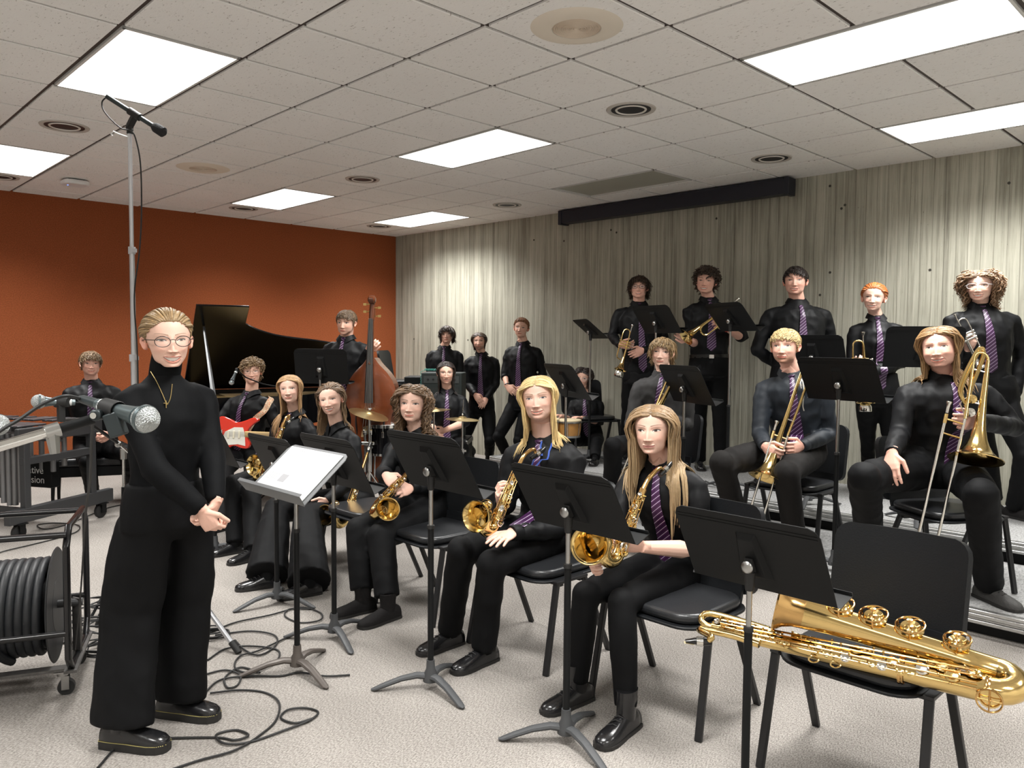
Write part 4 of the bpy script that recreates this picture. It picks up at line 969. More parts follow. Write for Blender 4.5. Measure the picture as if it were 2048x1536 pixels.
PP['g9'] = person('young man with short brown hair standing with the double bass', dict(hd=.09, seed=9, k=1.02, vox=.0045,
    eye=(685, 646, 1.75), yaw=-22, roll=-2, pitch=-5, neck=(693, 681, .04), hip=(692, 800, .02), tf=-12, bw=1.0, tiesw=.03,
    wrR=(641, 748, -.10), wrL=(736, 700, -.12), elpR=(643, 745, .10), elpL=(722, 745, -.05), hR=dict(to=(646, 772, -.16), n=(.9, .2, 0), curl=.6), hL=dict(to=(746, 690, -.16), n=(-.2, .9, .1), curl=.75),
    anR=(668, 1002), anL=(708, 1004), tiel=.56,
    face=dict(skin=FAIR, brow=(.08, .05, .03), iris=(.05, .04, .03), smile=.0, open=0, browt=1.2),
    hair=dict(n=360, len=.05, col=(.15, .10, .06), flow='fringe', grav=.12, vol=.07, lift=.05, rand=.04, hug=.5, w=.005, bangs=.045, hl=.068, sidelen=.02)))
PP['g10'] = person('young woman with round glasses and long dark hair seated behind the cymbals', dict(seed=10, k=.97, fem=1, vox=.005,
    eye=(893, 746, 3.1), yaw=3, roll=0, neck=(894, 785, .03), hip=(893, 880, .03), tf=5, sleeve='rolled',
    wrR=(872, 868, -.25), wrL=(889, 861, -.28), elpL=(930, 845, -.05), elpR=(862, 850, .0), hR=dict(curl=.6), hL=dict(curl=.6), knR=(862, 900, -.35), knL=(925, 900, -.35), anR=(868, 985), anL=(925, 985), tiel=.5,
    face=dict(skin=FAIR, brow=(.03, .02, .015), iris=(.02, .015, .01), smile=.9, open=.6),
    hair=dict(n=230, len=.30, col=(.020, .013, .011), flow='mid', grav=.5, vol=.06, lift=.03, rand=.02, w=.007, hl=.072),
    glasses=dict(m=wire, rw=.026, rh=.023, t=.001)))
PP['g11'] = person('young man with dark bowl-cut hair standing behind the amplifier', dict(hd=.09, seed=11, k=.98, vox=.0055, group=BACKG,
    eye=(892, 668, 5.2), yaw=-6, roll=3, pitch=2, neck=(889, 698, .03), hip=(889, 800, .02), tf=0, bw=1.05,
    wrR=(862, 802, -.02), wrL=(921, 802, -.02), elR=(-.6, .1, -.3), anR=(872, 938), anL=(900, 940),
    face=dict(skin=FAIR, brow=(.05, .03, .02), iris=(.03, .02, .02), smile=.5, open=0),
    hair=dict(n=240, len=.12, col=(.045, .027, .018), flow='fringe', grav=.25, vol=.14, lift=.1, rand=.05, w=.008, bangs=.058, hl=.066), ears=0))
PP['g12'] = person('young man with parted brown hair and goatee standing with crossed hands between two others', dict(hd=.09, seed=12, k=1.0, vox=.0055, group=BACKG,
    eye=(957, 682, 5.9), yaw=-5, roll=2, pitch=1, neck=(963, 711, .03), hip=(963, 802, .02), tf=-4,
    wrR=(950, 788, -.16), wrL=(973, 796, -.14), elpR=(936, 770, .0), elpL=(993, 766, .0), hR=dict(to=(962, 806, -.2), n=(0, .9, -.2), curl=.3), hL=dict(to=(966, 808, -.18), n=(0, .9, -.2), curl=.3), anR=(943, 916), anL=(979, 921), ftL=25, shoe='sneaker',
    face=dict(skin=FAIR, brow=(.06, .04, .025), iris=(.03, .025, .02), smile=.6, open=0, beard=(.16, .08, .05)),
    hair=dict(n=220, len=.13, col=(.06, .038, .024), flow='mid', grav=.3, vol=.10, lift=.08, rand=.05, w=.0075, hl=.070, amp=.002)))
PP['g13'] = person('tall ginger-haired young man with rolled sleeves leaning on the concrete wall', dict(hd=.09, seed=13, k=1.05, vox=.0055, group=BACKG, sleeve='rolled',
    eye=(1040, 655, 6.05), yaw=-10, roll=-4, pitch=2, neck=(1046, 690, .03), hip=(1044, 790, .0), tf=-22,
    wrR=(1014, 772, -.12), wrL=(1050, 778, -.12), elpR=(1010, 752, .04), elpL=(1086, 748, .0), hR=dict(to=(1026, 784, -.18), n=(.2, .9, -.2), curl=.4), hL=dict(to=(1030, 788, -.18), n=(-.2, .9, -.2), curl=.4), anR=(1018, 930), anL=(1052, 930),
    belt=1, band={'R': blk_b}, face=dict(skin=FAIR, brow=(.24, .12, .06), iris=(.06, .06, .06), smile=.3, open=0),
    hair=dict(n=200, len=.04, col=GING, flow='up', grav=.05, vol=.10, lift=.15, rand=.1, w=.007, hug=.3, hl=.070, sidelen=.015)))
PP['g14'] = person('hand drummer with wavy dark hair and glasses half hidden behind a music stand', dict(seed=14, k=.95, fem=1, vox=.0055, floor=H2, sleeve='rolled',
    eye=(1163, 757, 5.7), yaw=-12, roll=-8, pitch=-6, neck=(1172, 795, .03), hip=(1178, 872, .02), tf=-16,
    wrR=(1122, 832, -.25), wrL=(1163, 836, -.25), elpR=(1140, 840, .0), elpL=(1200, 844, .0), hR=dict(to=(1112, 830, -.3), n=(0, 0, -1), curl=.5), hL=dict(to=(1148, 833, -.3), n=(0, 0, -1), curl=.5), knR=(1130, 880, -.35), knL=(1192, 885, -.35), anR=(1140, 925), anL=(1190, 928),
    face=dict(skin=FAIR, brow=(.04, .025, .02), iris=(.03, .02, .02), smile=.3, open=0),
    hair=dict(n=200, len=.24, col=(.025, .015, .012), flow='mid', grav=.3, vol=.22, lift=.2, rand=.12, w=.008, amp=.007, freq=90, hl=.070),
    glasses=dict(m=clearf, rw=.024, rh=.021, t=.0012)))
PP['g15'] = person('young man with sandy fringe in charcoal shirt seated with trombone behind a folder', dict(seed=15, k=1.03, vox=.0045, floor=H1, group=TBG, shirt=grey_shirt_m,
    eye=(1321, 704, 3.45), yaw=-6, roll=-3, pitch=1, neck=(1327, 752, .03), hip=(1316, 882, .05), tf=-20,
    wrR=(1266, 880, -.3), wrL=(1345, 842, -.25), elpR=(1262, 850, .0), elpL=(1375, 850, .0), hR=dict(to=(1260, 898, -.34), n=(.8, .3, 0), curl=.7), hL=dict(curl=.9, n=(-.8, .4, 0)), knR=(1226, 893, -.38), knL=(1300, 920, -.45), anR=(1222, 1052), anL=(1300, 1075), ftR=-40,
    face=dict(skin=PALE, brow=(.14, .08, .045), iris=(.03, .025, .02), smile=.8, open=0),
    hair=dict(n=250, len=.10, col=(.30, .20, .10), flow='fringe', grav=.25, vol=.14, lift=.12, rand=.06, w=.008, bangs=.044, hl=.068)))
PP['g16'] = person('young man with short blond hair and light stubble seated with a gold trombone', dict(seed=16, k=1.08, fine=1.1, vox=.004, floor=H1, group=TBG, shirt=navy_shirt_m,
    eye=(1563, 692, 3.35), yaw=-14, roll=2, pitch=1, neck=(1584, 752, .04), hip=(1596, 893, .08), tf=-20, bw=1.0,
    wrR=(1530, 892, -.33), wrL=(1603, 893, -.30), elpR=(1520, 868, .0), elpL=(1660, 868, -.03), hR=dict(to=(1545, 905, -.40), n=(.6, .6, 0), curl=.9), hL=dict(to=(1572, 902, -.42), n=(-.5, .7, 0), curl=.7), knR=(1443, 925, -.40), knL=(1572, 945, -.50), anR=(1482, 1095), anL=(1592, 1120), ftR=-40, ftL=-10, wr=.005,
    trousers=mat('charcoal_trousers', (.010, .009, .0085), .8, spec=.2, bump=(6, .6, 3)), lw=1.05,
    face=dict(skin=ROSY, brow=(.35, .22, .11), iris=(.04, .04, .04), smile=.6, open=0, beard=(.30, .15, .07)),
    hair=dict(n=420, len=.05, col=(.58, .43, .21), flow='fringe', grav=.10, vol=.07, lift=.05, rand=.03, hug=.5, w=.0045, bangs=.05, hl=.072, sidelen=.022)))
PP['g17'] = person('grinning young man with shoulder-length golden-brown hair seated with the large bass trombone', dict(seed=17, k=1.10, fine=1.2, vox=.004, floor=H1, group=TBG,
    eye=(1872, 694, 3.15), yaw=-10, roll=8, pitch=3, neck=(1890, 760, .04), hip=(1880, 930, .08), tf=-6, bw=1.08,
    wrR=(1784, 906, -.36), wrL=(1950, 842, -.32), elpR=(1800, 868, -.02), elpL=(2030, 855, -.05), hR=dict(to=(1782, 955, -.42), n=(.7, .5, -.3), curl=.32, thumb=.3), hL=dict(to=(1915, 845, -.40), n=(-.3, .9, 0), curl=1.0), knR=(1728, 955, -.45), knL=(1962, 988, -.60), anR=(1742, 1150), anL=(1976, 1200), ftR=-25, ftL=12, shoe='sneaker', shoem=mat('grey_sneaker', (.045, .044, .042), .7, bump=(80, .3, 2)),
    wr=.006, lw=1.1, tiel=.60, face=dict(skin=ROSY, brow=(.22, .12, .06), iris=(.05, .04, .03), smile=.9, open=.5, wide=1.08),
    band={'R': red_b}, hair=dict(n=260, len=.31, col=(.24, .135, .055), tips=(.36, .22, .10), flow='mid', grav=.38, vol=.20, lift=.1, rand=.05, w=.0085, amp=.003, freq=40, hl=.074), ears=0))
PP['g18'] = person('young man with shaggy brown hair and black glasses standing with a trumpet held downward', dict(hd=.09, seed=18, k=1.03, vox=.0045, floor=H2, group=TPTG,
    eye=(1277, 573, 5.45), yaw=-3, roll=0, pitch=2, neck=(1278, 612, .03), hip=(1284, 728, .02), tf=-5, bw=1.12, belly=.02,
    wrR=(1240, 690, -.20), wrL=(1286, 700, -.18), elpR=(1224, 672, .02), elpL=(1328, 690, .0), hR=dict(to=(1260, 692, -.26), n=(0, .8, .4), curl=.6), hL=dict(to=(1260, 712, -.26), n=(0, .9, 0), curl=.4), anR=(1250, 922), anL=(1302, 930), band={'R': red_b},
    face=dict(skin=ROSY, brow=(.05, .03, .02), iris=(.03, .02, .02), smile=.8, open=.5, wide=1.06),
    hair=dict(n=240, len=.11, col=(.045, .027, .017), flow='fringe', grav=.22, vol=.16, lift=.2, rand=.12, w=.008, bangs=.042, hl=.068, amp=.003), glasses=dict(m=blackf, rw=.024, rh=.017, t=.0016, sq=.7)))
PP['g19'] = person('tall young man with big curly dark hair holding a trumpet across his chest', dict(hd=.09, seed=19, k=1.07, vox=.0045, floor=H2, group=TPTG, sleeve='rolled',
    eye=(1409, 561, 5.6), yaw=-10, roll=-5, pitch=2, neck=(1417, 604, .03), hip=(1419, 716, .0), tf=-5, bw=1.05, belt=1,
    wrR=(1378, 680, -.22), wrL=(1452, 656, -.22), elpR=(1392, 688, .0), elpL=(1486, 678, -.02), hR=dict(to=(1362, 670, -.28), n=(.3, .8, 0), curl=.6), hL=dict(to=(1432, 644, -.28), n=(-.2, .8, -.2), curl=.7), anR=(1398, 936), anL=(1442, 946), band={'L': red_b}, tiel=.46,
    face=dict(skin=ROSY, brow=(.05, .03, .02), iris=(.03, .02, .02), smile=1, open=.9, wide=1.05),
    hair=dict(n=250, len=.075, col=(.050, .030, .020), flow='messy', grav=.10, vol=.36, hug=.45, lift=.2, rand=.25, w=.010, amp=.007, freq=110, hl=.062, sidelen=.03, taper=.5)))
PP['g20'] = person('broad young man with short dark hair standing empty-handed behind the blond trombonist', dict(hd=.09, seed=20, k=1.12, vox=.0045, floor=H2, group=TPTG,
    eye=(1589, 560, 5.6), yaw=-4, roll=0, pitch=1, neck=(1594, 610, .03), hip=(1592, 740, .0), tf=-4, bw=1.14, belly=.02,
    wrR=(1552, 728, .12), wrL=(1640, 728, .12), elpR=(1514, 700, .05), elpL=(1666, 698, .05), hR=dict(d=(.6, .6, -.4), n=(0, 1, 0)), hL=dict(d=(-.6, .6, -.4), n=(0, 1, 0)), anR=(1566, 966), anL=(1622, 975), tiel=.50,
    face=dict(skin=ROSY, brow=(.04, .025, .018), iris=(.03, .02, .02), smile=.9, open=.6, wide=1.05),
    hair=dict(n=240, len=.05, col=(.022, .014, .011), flow='fringe', grav=.12, vol=.08, lift=.1, rand=.08, hug=.4, w=.0075, bangs=.05, sweep=-.5, hl=.070, sidelen=.03)))
PP['g21'] = person('red-haired young woman standing with an upright trumpet on the riser', dict(hd=.09, seed=22, k=1.02, fem=1, vox=.0045, floor=H2, group=TPTG,
    eye=(1745, 594, 5.55), yaw=-6, roll=-3, pitch=1, neck=(1752, 640, .03), hip=(1756, 762, .0), tf=-14, waist=.05,
    wrR=(1714, 738, -.16), wrL=(1748, 744, -.18), elpR=(1704, 736, .03), elpL=(1806, 724, .0), hR=dict(to=(1726, 722, -.24), n=(.2, .8, 0), curl=.8), hL=dict(to=(1726, 742, -.24), n=(-.2, .8, 0), curl=.7), anR=(1736, 972), anL=(1782, 982), leg='slim', shoe='suede',
    face=dict(skin=PALE, brow=(.40, .17, .07), iris=(.06, .05, .04), smile=1, open=.8, wide=.98),
    hair=dict(n=270, len=.16, col=RED, flow='back', grav=.06, vol=.09, lift=0, rand=.04, w=.007, hl=.072, hug=.7, bun=1)))
PP['g22'] = person('young woman with curly light-brown hair and pale translucent glasses holding a silver trumpet', dict(hd=.09, seed=23, k=1.05, fem=1, vox=.0045, floor=H2, group=TPTG,
    eye=(1956, 571, 5.5), yaw=-10, roll=2, pitch=1, neck=(1960, 618, .03), hip=(1972, 762, .0), tf=-14, bw=1.25, belly=.01,
    wrR=(1935, 700, -.22), wrL=(2030, 790, -.02), elpR=(1905, 730, .0), elpL=(2042, 716, .04), hR=dict(to=(1944, 676, -.28), n=(.4, .8, 0), curl=.8), hL=dict(d=(0, -.1, -1), n=(-1, 0, 0), curl=.3), anR=(1985, 1018), anL=(2030, 1036), ftL=20, shoe='sneaker', tiel=.46,
    face=dict(skin=PALE, brow=(.16, .10, .06), iris=(.06, .05, .04), smile=1, open=.8, wide=1.05),
    hair=dict(n=240, len=.19, col=(.24, .145, .08), flow='mid', hug=.1, grav=.25, vol=.30, lift=.25, rand=.18, w=.0075, amp=.009, freq=130, hl=.066), glasses=dict(m=clearf, rw=.0265, rh=.017, t=.0016, sq=.7)))
# ================================================================ FURNITURE
chair_pl = mat('black_chair_plastic', (.008, .009, .0105), .45, spec=.3, bump=(160, .08, 2)); vinyl = mat('black_vinyl_pad', (.016, .017, .019), .33, spec=.5, bump=(120, .06, 2))
chair_fr = mat('black_powder_frame', (.008, .008, .009), .4); stand_m = mat('stand_black_enamel', (.0055, .006, .0065), .5, spec=.22)
chrome = mat('chrome', (.72, .72, .70), .12, 1.0); dchrome = mat('satin_steel', (.42, .42, .41), .3, 1.0); cast_m = mat('cast_grey_base', (.055, .057, .06), .5, spec=.4, bump=(60, .15, 2))
rub = mat('black_rubber2', (.012, .012, .012), .6); white_p = mat('white_plastic', (.75, .75, .73), .4)
def rr_surf(w, h, th, cy, r=.06, bend=0, tilt=0, z0=0, dome=0):
    """rounded panel in xz, bulging in y"""
    m = MB()
    def fn(u, v):
        z = (v-.5)*h; az = abs(z)-(h/2-r); wx = w/2-(r-math.sqrt(max(r*r-max(az, 0)**2, 0))); x = (2*u-1)*wx
        return V((x, cy-bend*(1-(2*x/w)**2)*-1+tilt*(z+h/2)-dome*(1-(2*x/w)**4)*(1-(2*z/h)**4), z0+h/2+z))
    vs = 16; 
    P = []
    m.surf(lambda u, v: fn(u, .5-.5*math.cos(math.pi*v)), 14, 16, th); return m
def make_chair(lbl, grp):
    t = thing('stacking_chair', lbl, 'chair', group=grp)
    m = MB(); m.plate(rrect(.45, .43, .10, 6, 0, .01), .042, Matrix.Translation((0, 0, .425))); obj('seat', m, vinyl, t, bevel=.016, seg=3)
    m = MB(); m.plate(rrect(.49, .47, .11, 6, 0, .01), .012, Matrix.Translation((0, 0, .412))); sh = obj('seat_shell', m, chair_pl, t, bevel=.004)
    obj('backrest', rr_surf(.49, .38, .026, .245, .055, bend=.045, tilt=.17, z0=.455, dome=.0), chair_pl, t, ang=60)
    m = MB(); m.surf(lambda u, v: V(((2*u-1)*.19, .20+.045*(1-(2*u-1)**2*.6)+.02*math.sin(v*1.5), .415+.09*v)), 8, 4, .014); obj('back_bracket', m, chair_pl, t)
    for s in (-1, 1):
        m = MB(); m.bar((s*.262, -.16, .42), (s*.262, .06, .42), .035, .014); obj('side_rail', m, chair_fr, t, bevel=.003, smooth=False)
        m = MB(); m.bar((s*.262, -.145, .42), (s*.272, -.225, 0), .030, .020); obj('leg', m, chair_fr, t, bevel=.004, smooth=False)
        m = MB(); m.bar((s*.262, .045, .42), (s*.272, .235, 0), .030, .020); obj('leg', m, chair_fr, t, bevel=.004, smooth=False)
    for y in (-.11, .03):
        m = MB(); m.bar((-.262, y, .403), (.262, y, .403), .022, .014); obj('crossbar', m, chair_fr, t, smooth=False)
    return t
proto = None
def chair(pos, rot, lbl, grp):
    global proto
    if proto is None: proto = make_chair(lbl, grp); c = proto
    else: c = dup(proto); tag(c, lbl, 'chair', grp)
    c.location = pos; c.rotation_euler = (0, 0, rot); return c
FR = 'black stacking chairs of the front row'
chair(G(.15, 2.94), AZ, 'empty black chair at the right with the large saxophone lying on it', FR)
chair(G(.15, 1.72), AZ, 'black chair under the young woman with long straight hair in front', FR)
chair(G(.15, .48), AZ, 'black chair under the long-haired blond young man', FR)
chair(G(.15, -.80), AZ, 'black chair under the curly-haired young woman', FR)
chair(G(.24, -1.98), AZ, 'black chair under the young woman in flared trousers', FR)
def chair_at(key, lbl, grp, rot=AZ, z=0, fw=.10):
    h = PP[key]['Hp']; d = V((math.sin(rot), -math.cos(rot), 0)); chair(V((h.x, h.y, z))+d*fw*.6, rot, lbl, grp)
chair_at('g4', 'black chair under the strawberry-blonde young woman', FR, AZ)
chair_at('g3', 'black chair under the guitarist', FR, R_(20))
RG = 'black stacking chairs on the risers'
chair_at('g15', 'black chair under the trombonist in the charcoal shirt', RG, AZ, H1)
chair_at('g16', 'black chair under the short-haired blond trombonist', RG, AZ, H1)
chair_at('g17', 'black chair under the golden-brown-haired bass trombonist', RG, R_(12), H1)
chair_at('g14', 'black chair under the hand drummer by the concrete wall', RG, R_(18), H2)
c0 = WY(814, 1000, 9.9); c0.z = 0
for i in range(8):
    chair(V((c0.x, c0.y, .085*i)), R_(82), 'black chair, topmost of the stack in the wall corner' if i == 7 else 'black chair in the stack in the corner of the two walls', 'stacked chairs in the room corner')
# ---------------- music stands
def music_stand(px, py, P, face, tilt, lbl, z0=0, grp='black music stands', rotb=0, lower=None, useY=None, base_m=None, dm=None):
    sm2 = dm or mat('stand_shelf_enamel', (.02, .021, .022), .28, spec=.55); dm = dm or stand_m  # shelf lighter and glossier than the desk, standing in for ceiling glare
    """face: horizontal direction the desk faces"""
    pv = WY(px, py, useY) if useY else WP(px, py, P); th = math.atan2(-face[0], face[1]); h = pv.z-z0
    t = thing('music_stand', lbl, 'music stand', (pv.x, pv.y, z0), th, grp); h0 = max(h-.06, .5)
    lo = lower or min(.72, h-.22)
    m = MB(); m.cyl((0, 0, .07), (0, 0, lo), .0135, n=16); obj('lower_tube', m, stand_m, t)
    m = MB(); m.cyl((0, 0, lo), (0, 0, lo+.016), .0165, n=16); obj('collar', m, rub, t)
    m = MB(); m.cyl((0, 0, lo), (0, 0, h-.07), .0095, n=14); obj('upper_tube', m, dchrome, t)
    m = MB(); m.cyl((0, 0, h-.085), (0, 0, h-.02), .014, .018, n=16); m.box((0, 0, h), (.03, .034, .05)); obj('tilt_head', m, rub, t, bevel=.004)
    m = MB(); m.sph((0, 0, 0), .021, 16, sc=(1, .55, 1)); obj('knob', m, dchrome, t, M=Matrix.Translation((.006, -.030, h)))
    D = Matrix.Translation((0, 0, h)) @ Matrix.Rotation(R_(tilt), 4, 'X') @ Matrix.Translation((0, .024, 0))      # desk plane local xz, leaning back to -y
    w, hh = .255, .153
    def P2(x, z): return (x, z)
    poly = [(-w, -hh), (w, -hh), (w, hh-.035), (w-.012, hh-.012), (w-.035, hh), (-w+.035, hh), (-w+.012, hh-.012), (-w, hh-.035)]
    R90 = Matrix.Rotation(R_(90), 4, 'X')
    m = MB(); m.plate(poly, .003, D @ Matrix.Translation((0, 0, .03)) @ R90); 
    for zz in (.030, .042): m.box((0, -.0035, .03+hh-zz), (2*w-.02, .002, .003), D)
    dk = obj('desk', m, dm, t, smooth=False)
    m = MB(); zb = .03-hh
    m.add([D @ V(v) for v in ((-w-.01, 0, zb), (w+.01, 0, zb), (w+.025, .058, zb+.004), (-w-.025, .058, zb+.004), (-w-.01, 0, zb-.003), (w+.01, 0, zb-.003), (w+.025, .058, zb+.001), (-w-.025, .058, zb+.001))], [(0, 1, 2, 3), (7, 6, 5, 4), (0, 4, 5, 1), (1, 5, 6, 2), (2, 6, 7, 3), (3, 7, 4, 0)])
    m.box((0, .059, zb+.010), (2*w+.05, .002, .016), D); obj('shelf', m, sm2, t, smooth=False)
    m = MB(); vs = [(-.035, -.003, .115), (.035, -.003, .115), (.06, -.003, -.07), (-.06, -.003, -.07), (-.025, -.020, .10), (.025, -.020, .10), (.045, -.022, -.05), (-.045, -.022, -.05)]
    m.add([D @ V(v) for v in vs], [(0, 4, 5, 1), (1, 5, 6, 2), (2, 6, 7, 3), (3, 7, 4, 0), (4, 7, 6, 5)]); obj('spine', m, stand_m, t, smooth=False, bevel=.003)
    m = MB(); m.lathe([(0, .13), (.018, .13), (.020, .09), (.034, .060), (.034, .035), (.0, .03)], 20); hb = obj('base_hub', m, base_m or cast_m, t)
    for i in range(3):
        a = R_(rotb+120*i)-th; d = V((math.cos(a), math.sin(a), 0)); s = V((-d.y, d.x, 0))
        m = MB(); m.loft([d*.01+V((0, 0, .055)), d*.06+V((0, 0, .062)), d*.13+V((0, 0, .050)), d*.20+V((0, 0, .026)), d*.245+V((0, 0, .010)), d*.262+V((0, 0, .008))], [(.022, .016), (.021, .014), (.019, .012), (.018, .011), (.016, .008), (.006, .004)], side=s, n=10); obj('leg', m, base_m or cast_m, t)
    M = Matrix.Translation((pv.x, pv.y, z0)) @ Matrix.Rotation(th, 4, 'Z') @ D
    return t, M
fP = (PD.x, PD.y)
FG = 'black music stands in front of the seated front row'
s6 = music_stand(1500, 1130, -.62, fP, 29, 'nearest black music stand, between the front saxophonist and the empty chair', grp=FG, rotb=40)
s2 = music_stand(1137, 1022, -.76, fP, 31, 'black music stand in front of the young woman with long straight hair', grp=FG, rotb=-60)
s3 = music_stand(862, 942, -.90, fP, 29, 'black music stand in front of the curly-haired young woman', grp=FG, rotb=-52)
s4 = music_stand(667, 938, -.90, fP, 26, 'black music stand in front of the young woman in flared trousers', grp=FG, rotb=-58)
s5 = music_stand(552, 930, -.84, fP, 26, 'black music stand in front of the strawberry-blonde young woman', grp=FG, rotb=-20)
s7 = music_stand(428, 902, -.55, fP, 26, 'black music stand half hidden behind the conductor', grp=FG, rotb=10)
SG = 'black music stands by the risers'
music_stand(1132, 772, 2.5, (.93, .37), 33, 'black music stand in front of the hand drummer', grp=SG)
music_stand(1181, 665, 5.45, (.97, .22), 50, 'steeply tilted music stand standing alone against the concrete wall', H2, grp=SG)
music_stand(1312, 647, 4.95, (.86, .5), 36, 'black music stand in front of the trumpeter with black glasses', H2, grp=SG)
music_stand(1461, 643, 4.95, (.93, .36), 40, 'black music stand in front of the trumpeter with big curly hair', H2, grp=SG)
se = music_stand(1369, 779, 3.05, (.93, .36), 28, 'black music stand holding an open folder before the charcoal-shirted trombonist', H1, grp=SG, rotb=20)
music_stand(1678, 771, 3.1, (.80, .60), 30, 'black music stand between the short-haired blond trombonist and the bass trombonist', H1, grp=SG, rotb=20)
music_stand(1624, 716, 4.85, (.72, .69), 22, 'black music stand directly behind the short-haired blond trombonist', H2, grp=SG)
music_stand(1848, 704, 4.85, (.25, .97), 20, 'wide black music stand behind the head of the bass trombonist', H2, grp=SG)
music_stand(640, 740, 1.25, (.25, .97), 8, 'black music stand in front of the bass player', grp=SG, rotb=30)
s1, MD = music_stand(592, 962, -1.43, (-.70, -.71), 50, 'conductor music stand holding white printed pages', grp='music stand of the conductor', rotb=-45, base_m=mat('bronze_base', (.10, .085, .075), .45, .3), lower=.66, dm=mat('stand_grey_metal', (.17, .175, .18), .45, .3))
# printed pages on the conductor's stand
paper = mat('white_paper', (.86, .87, .86), .7); ink = mat('printed_grey_ink', (.42, .42, .44), .8)
def pages(lbl, M, x0, x1, z0, z1, seed, y=.0045, th=.004):
    t = thing('sheet_music', lbl, 'sheet music', (0, 0, 0)); t.matrix_world = M; rg = random.Random(seed)
    m = MB(); m.box(((x0+x1)/2, y, (z0+z1)/2), (x1-x0, th, z1-z0)); obj('paper', m, paper, t, smooth=False)
    m = MB(); z = z1-.02; w = x1-x0
    if seed == 1:
        m.box((x0+w*.45, y+th/2+.0003, z1-.018), (.05, .0004, .003)); z = z1-.035
        for i in range(8):
            m.box((x0+w*.47, y+th/2+.0003, z), (w*.74*rg.uniform(.9, 1), .0004, .0019)); z -= .0065
        for i in range(7): m.box((x0+w*.68, y+th/2+.0003, z1-.165-.0065*i), (w*.40, .0004, .0019))
        m.box((x0+w*.25, y+th/2+.0003, z1-.185), (w*.26, .0004, .045))
    else:
        m.box((x0+w*.5, y+th/2+.0003, z1-.014), (.06, .0004, .003))
        for i in range(36):
            m.box((x0+w*.5, y+th/2+.0003, z), (w*.86*rg.uniform(.86, 1), .0004, .0018)); z -= .0062
            if i % 9 == 8: z -= .004
            if z < z0+.02: break
    obj('print', m, ink, t, smooth=False); return t
# desk face is local +y; seen from the player x runs right-to-left
pages('left white printed page on the conductor stand, with small picture', MD, .0, .222, -.120, .166, 1)
pages('right white page full of small print on the conductor stand', MD, -.222, -.002, -.120, .166, 2)
# folder on trombonist stand
t = thing('music_folder', 'black folder with white pages resting on the stand of the charcoal-shirted trombonist', 'folder'); t.matrix_world = se[1]
m = MB(); m.box((-.03, .012, .02), (.40, .014, .30)); obj('cover', m, mat('folder_black', (.02, .02, .022), .4), t, smooth=False)
m = MB(); m.box((-.03, .021, .02), (.375, .006, .28)); obj('pages', m, paper, t, smooth=False)
# ---------------- bench
h = PP['g1']['Hp']; t = thing('piano_bench', 'black padded bench with wooden legs under the young man by the vibraphone', 'bench', (h.x, h.y, 0), R_(20))
zb = h.z-.10
m = MB(); m.plate(rrect(.78, .36, .03), .075, Matrix.Translation((0, 0, zb-.075))); obj('seat', m, vinyl, t, bevel=.02, seg=3)
m = MB(); m.box((0, 0, zb-.125), (.74, .32, .09)); obj('apron', m, stand_m, t, smooth=False, bevel=.004)
for sx in (-1, 1):
    for sy in (-1, 1):
        m = MB(); m.loft([(sx*.33, sy*.13, zb-.1), (sx*.34, sy*.135, .10), (sx*.34, sy*.135, 0)], [.026, .018, .016], n=4); obj('leg', m, stand_m, t, smooth=False)
h = PP['g10']['Hp']; t = thing('drum_stool', 'round black drum stool under the young woman behind the cymbals', 'stool', (h.x, h.y, 0))
m = MB(); m.lathe([(0, h.z-.03), (.14, h.z-.03), (.16, h.z-.06), (.155, h.z-.11), (0, h.z-.11)], 28); obj('seat', m, vinyl, t)
m = MB(); m.cyl((0, 0, .1), (0, 0, h.z-.1), .018); obj('pole', m, chrome, t)
for i in range(3):
    a = 2.1*i; m = MB(); m.tube([(0, 0, .25), (.24*math.cos(a), .24*math.sin(a), .012)], .01); obj('leg', m, chrome, t)
# ---------------- grand piano
blk_l = mat('piano_black_lacquer', (.004, .004, .005), .16, spec=.35); gold_pl = mat('piano_gold_plate', (.55, .38, .16), .4, .7)
th = R_(30); PO = V((-3.59, 8.50, 0)); t = thing('grand_piano', 'black grand piano with raised lid in front of the orange wall', 'piano', PO, th)
# local: x along length (keyboard at 0, tail +), y negative towards the room (treble side)
OUT = [(0, 0), (0, 1.42), (.72, 1.42), (.86, 1.40), (1.0, 1.30), (1.18, 1.10), (1.38, .95), (1.6, .86), (1.78, .70), (1.90, .50), (1.97, .28), (1.98, .0)]
def sm(pts, k=5):
    return [(p.x, p.y) for p in spline([V((a, b, 0)) for a, b in pts], k)]
out = [(a, -b) for a, b in OUT[:3]]+[(a, -b) for a, b in sm(OUT[2:], 5)[1:]]
m = MB(); n = len(out)
cx_, cy_ = .95, -.65
inn = [(a+(cx_-a)*.045, b+(cy_-b)*.06) for a, b in out]
vs = [(a, b, .70) for a, b in out]+[(a, b, 1.0) for a, b in out]+[(a, b, 1.0) for a, b in inn]+[(a, b, .90) for a, b in inn]
fs = []
for k in range(3): fs += [(k*n+i, k*n+(i+1) % n, (k+1)*n+(i+1) % n, (k+1)*n+i) for i in range(n)]
fs.append(tuple(range(n))); m.add(vs, fs); obj('rim', m, blk_l, t, smooth=False)
m = MB(); m.plate([(a+(cx_-a)*.05, b+(cy_-b)*.065) for a, b in out], .012, Matrix.Translation((0, 0, .93))); obj('iron_plate', m, gold_pl, t, smooth=False)
sb_ = MB()
for i in range(30): sb_.bar((.35, -.12-.038*i, .955), (1.95-.028*i, -.10-.022*i, .955), .0015, .0015)
obj('strings', sb_, mat('string_steel', (.5, .45, .35), .3, 1), t, smooth=False)['kind'] = 'stuff'
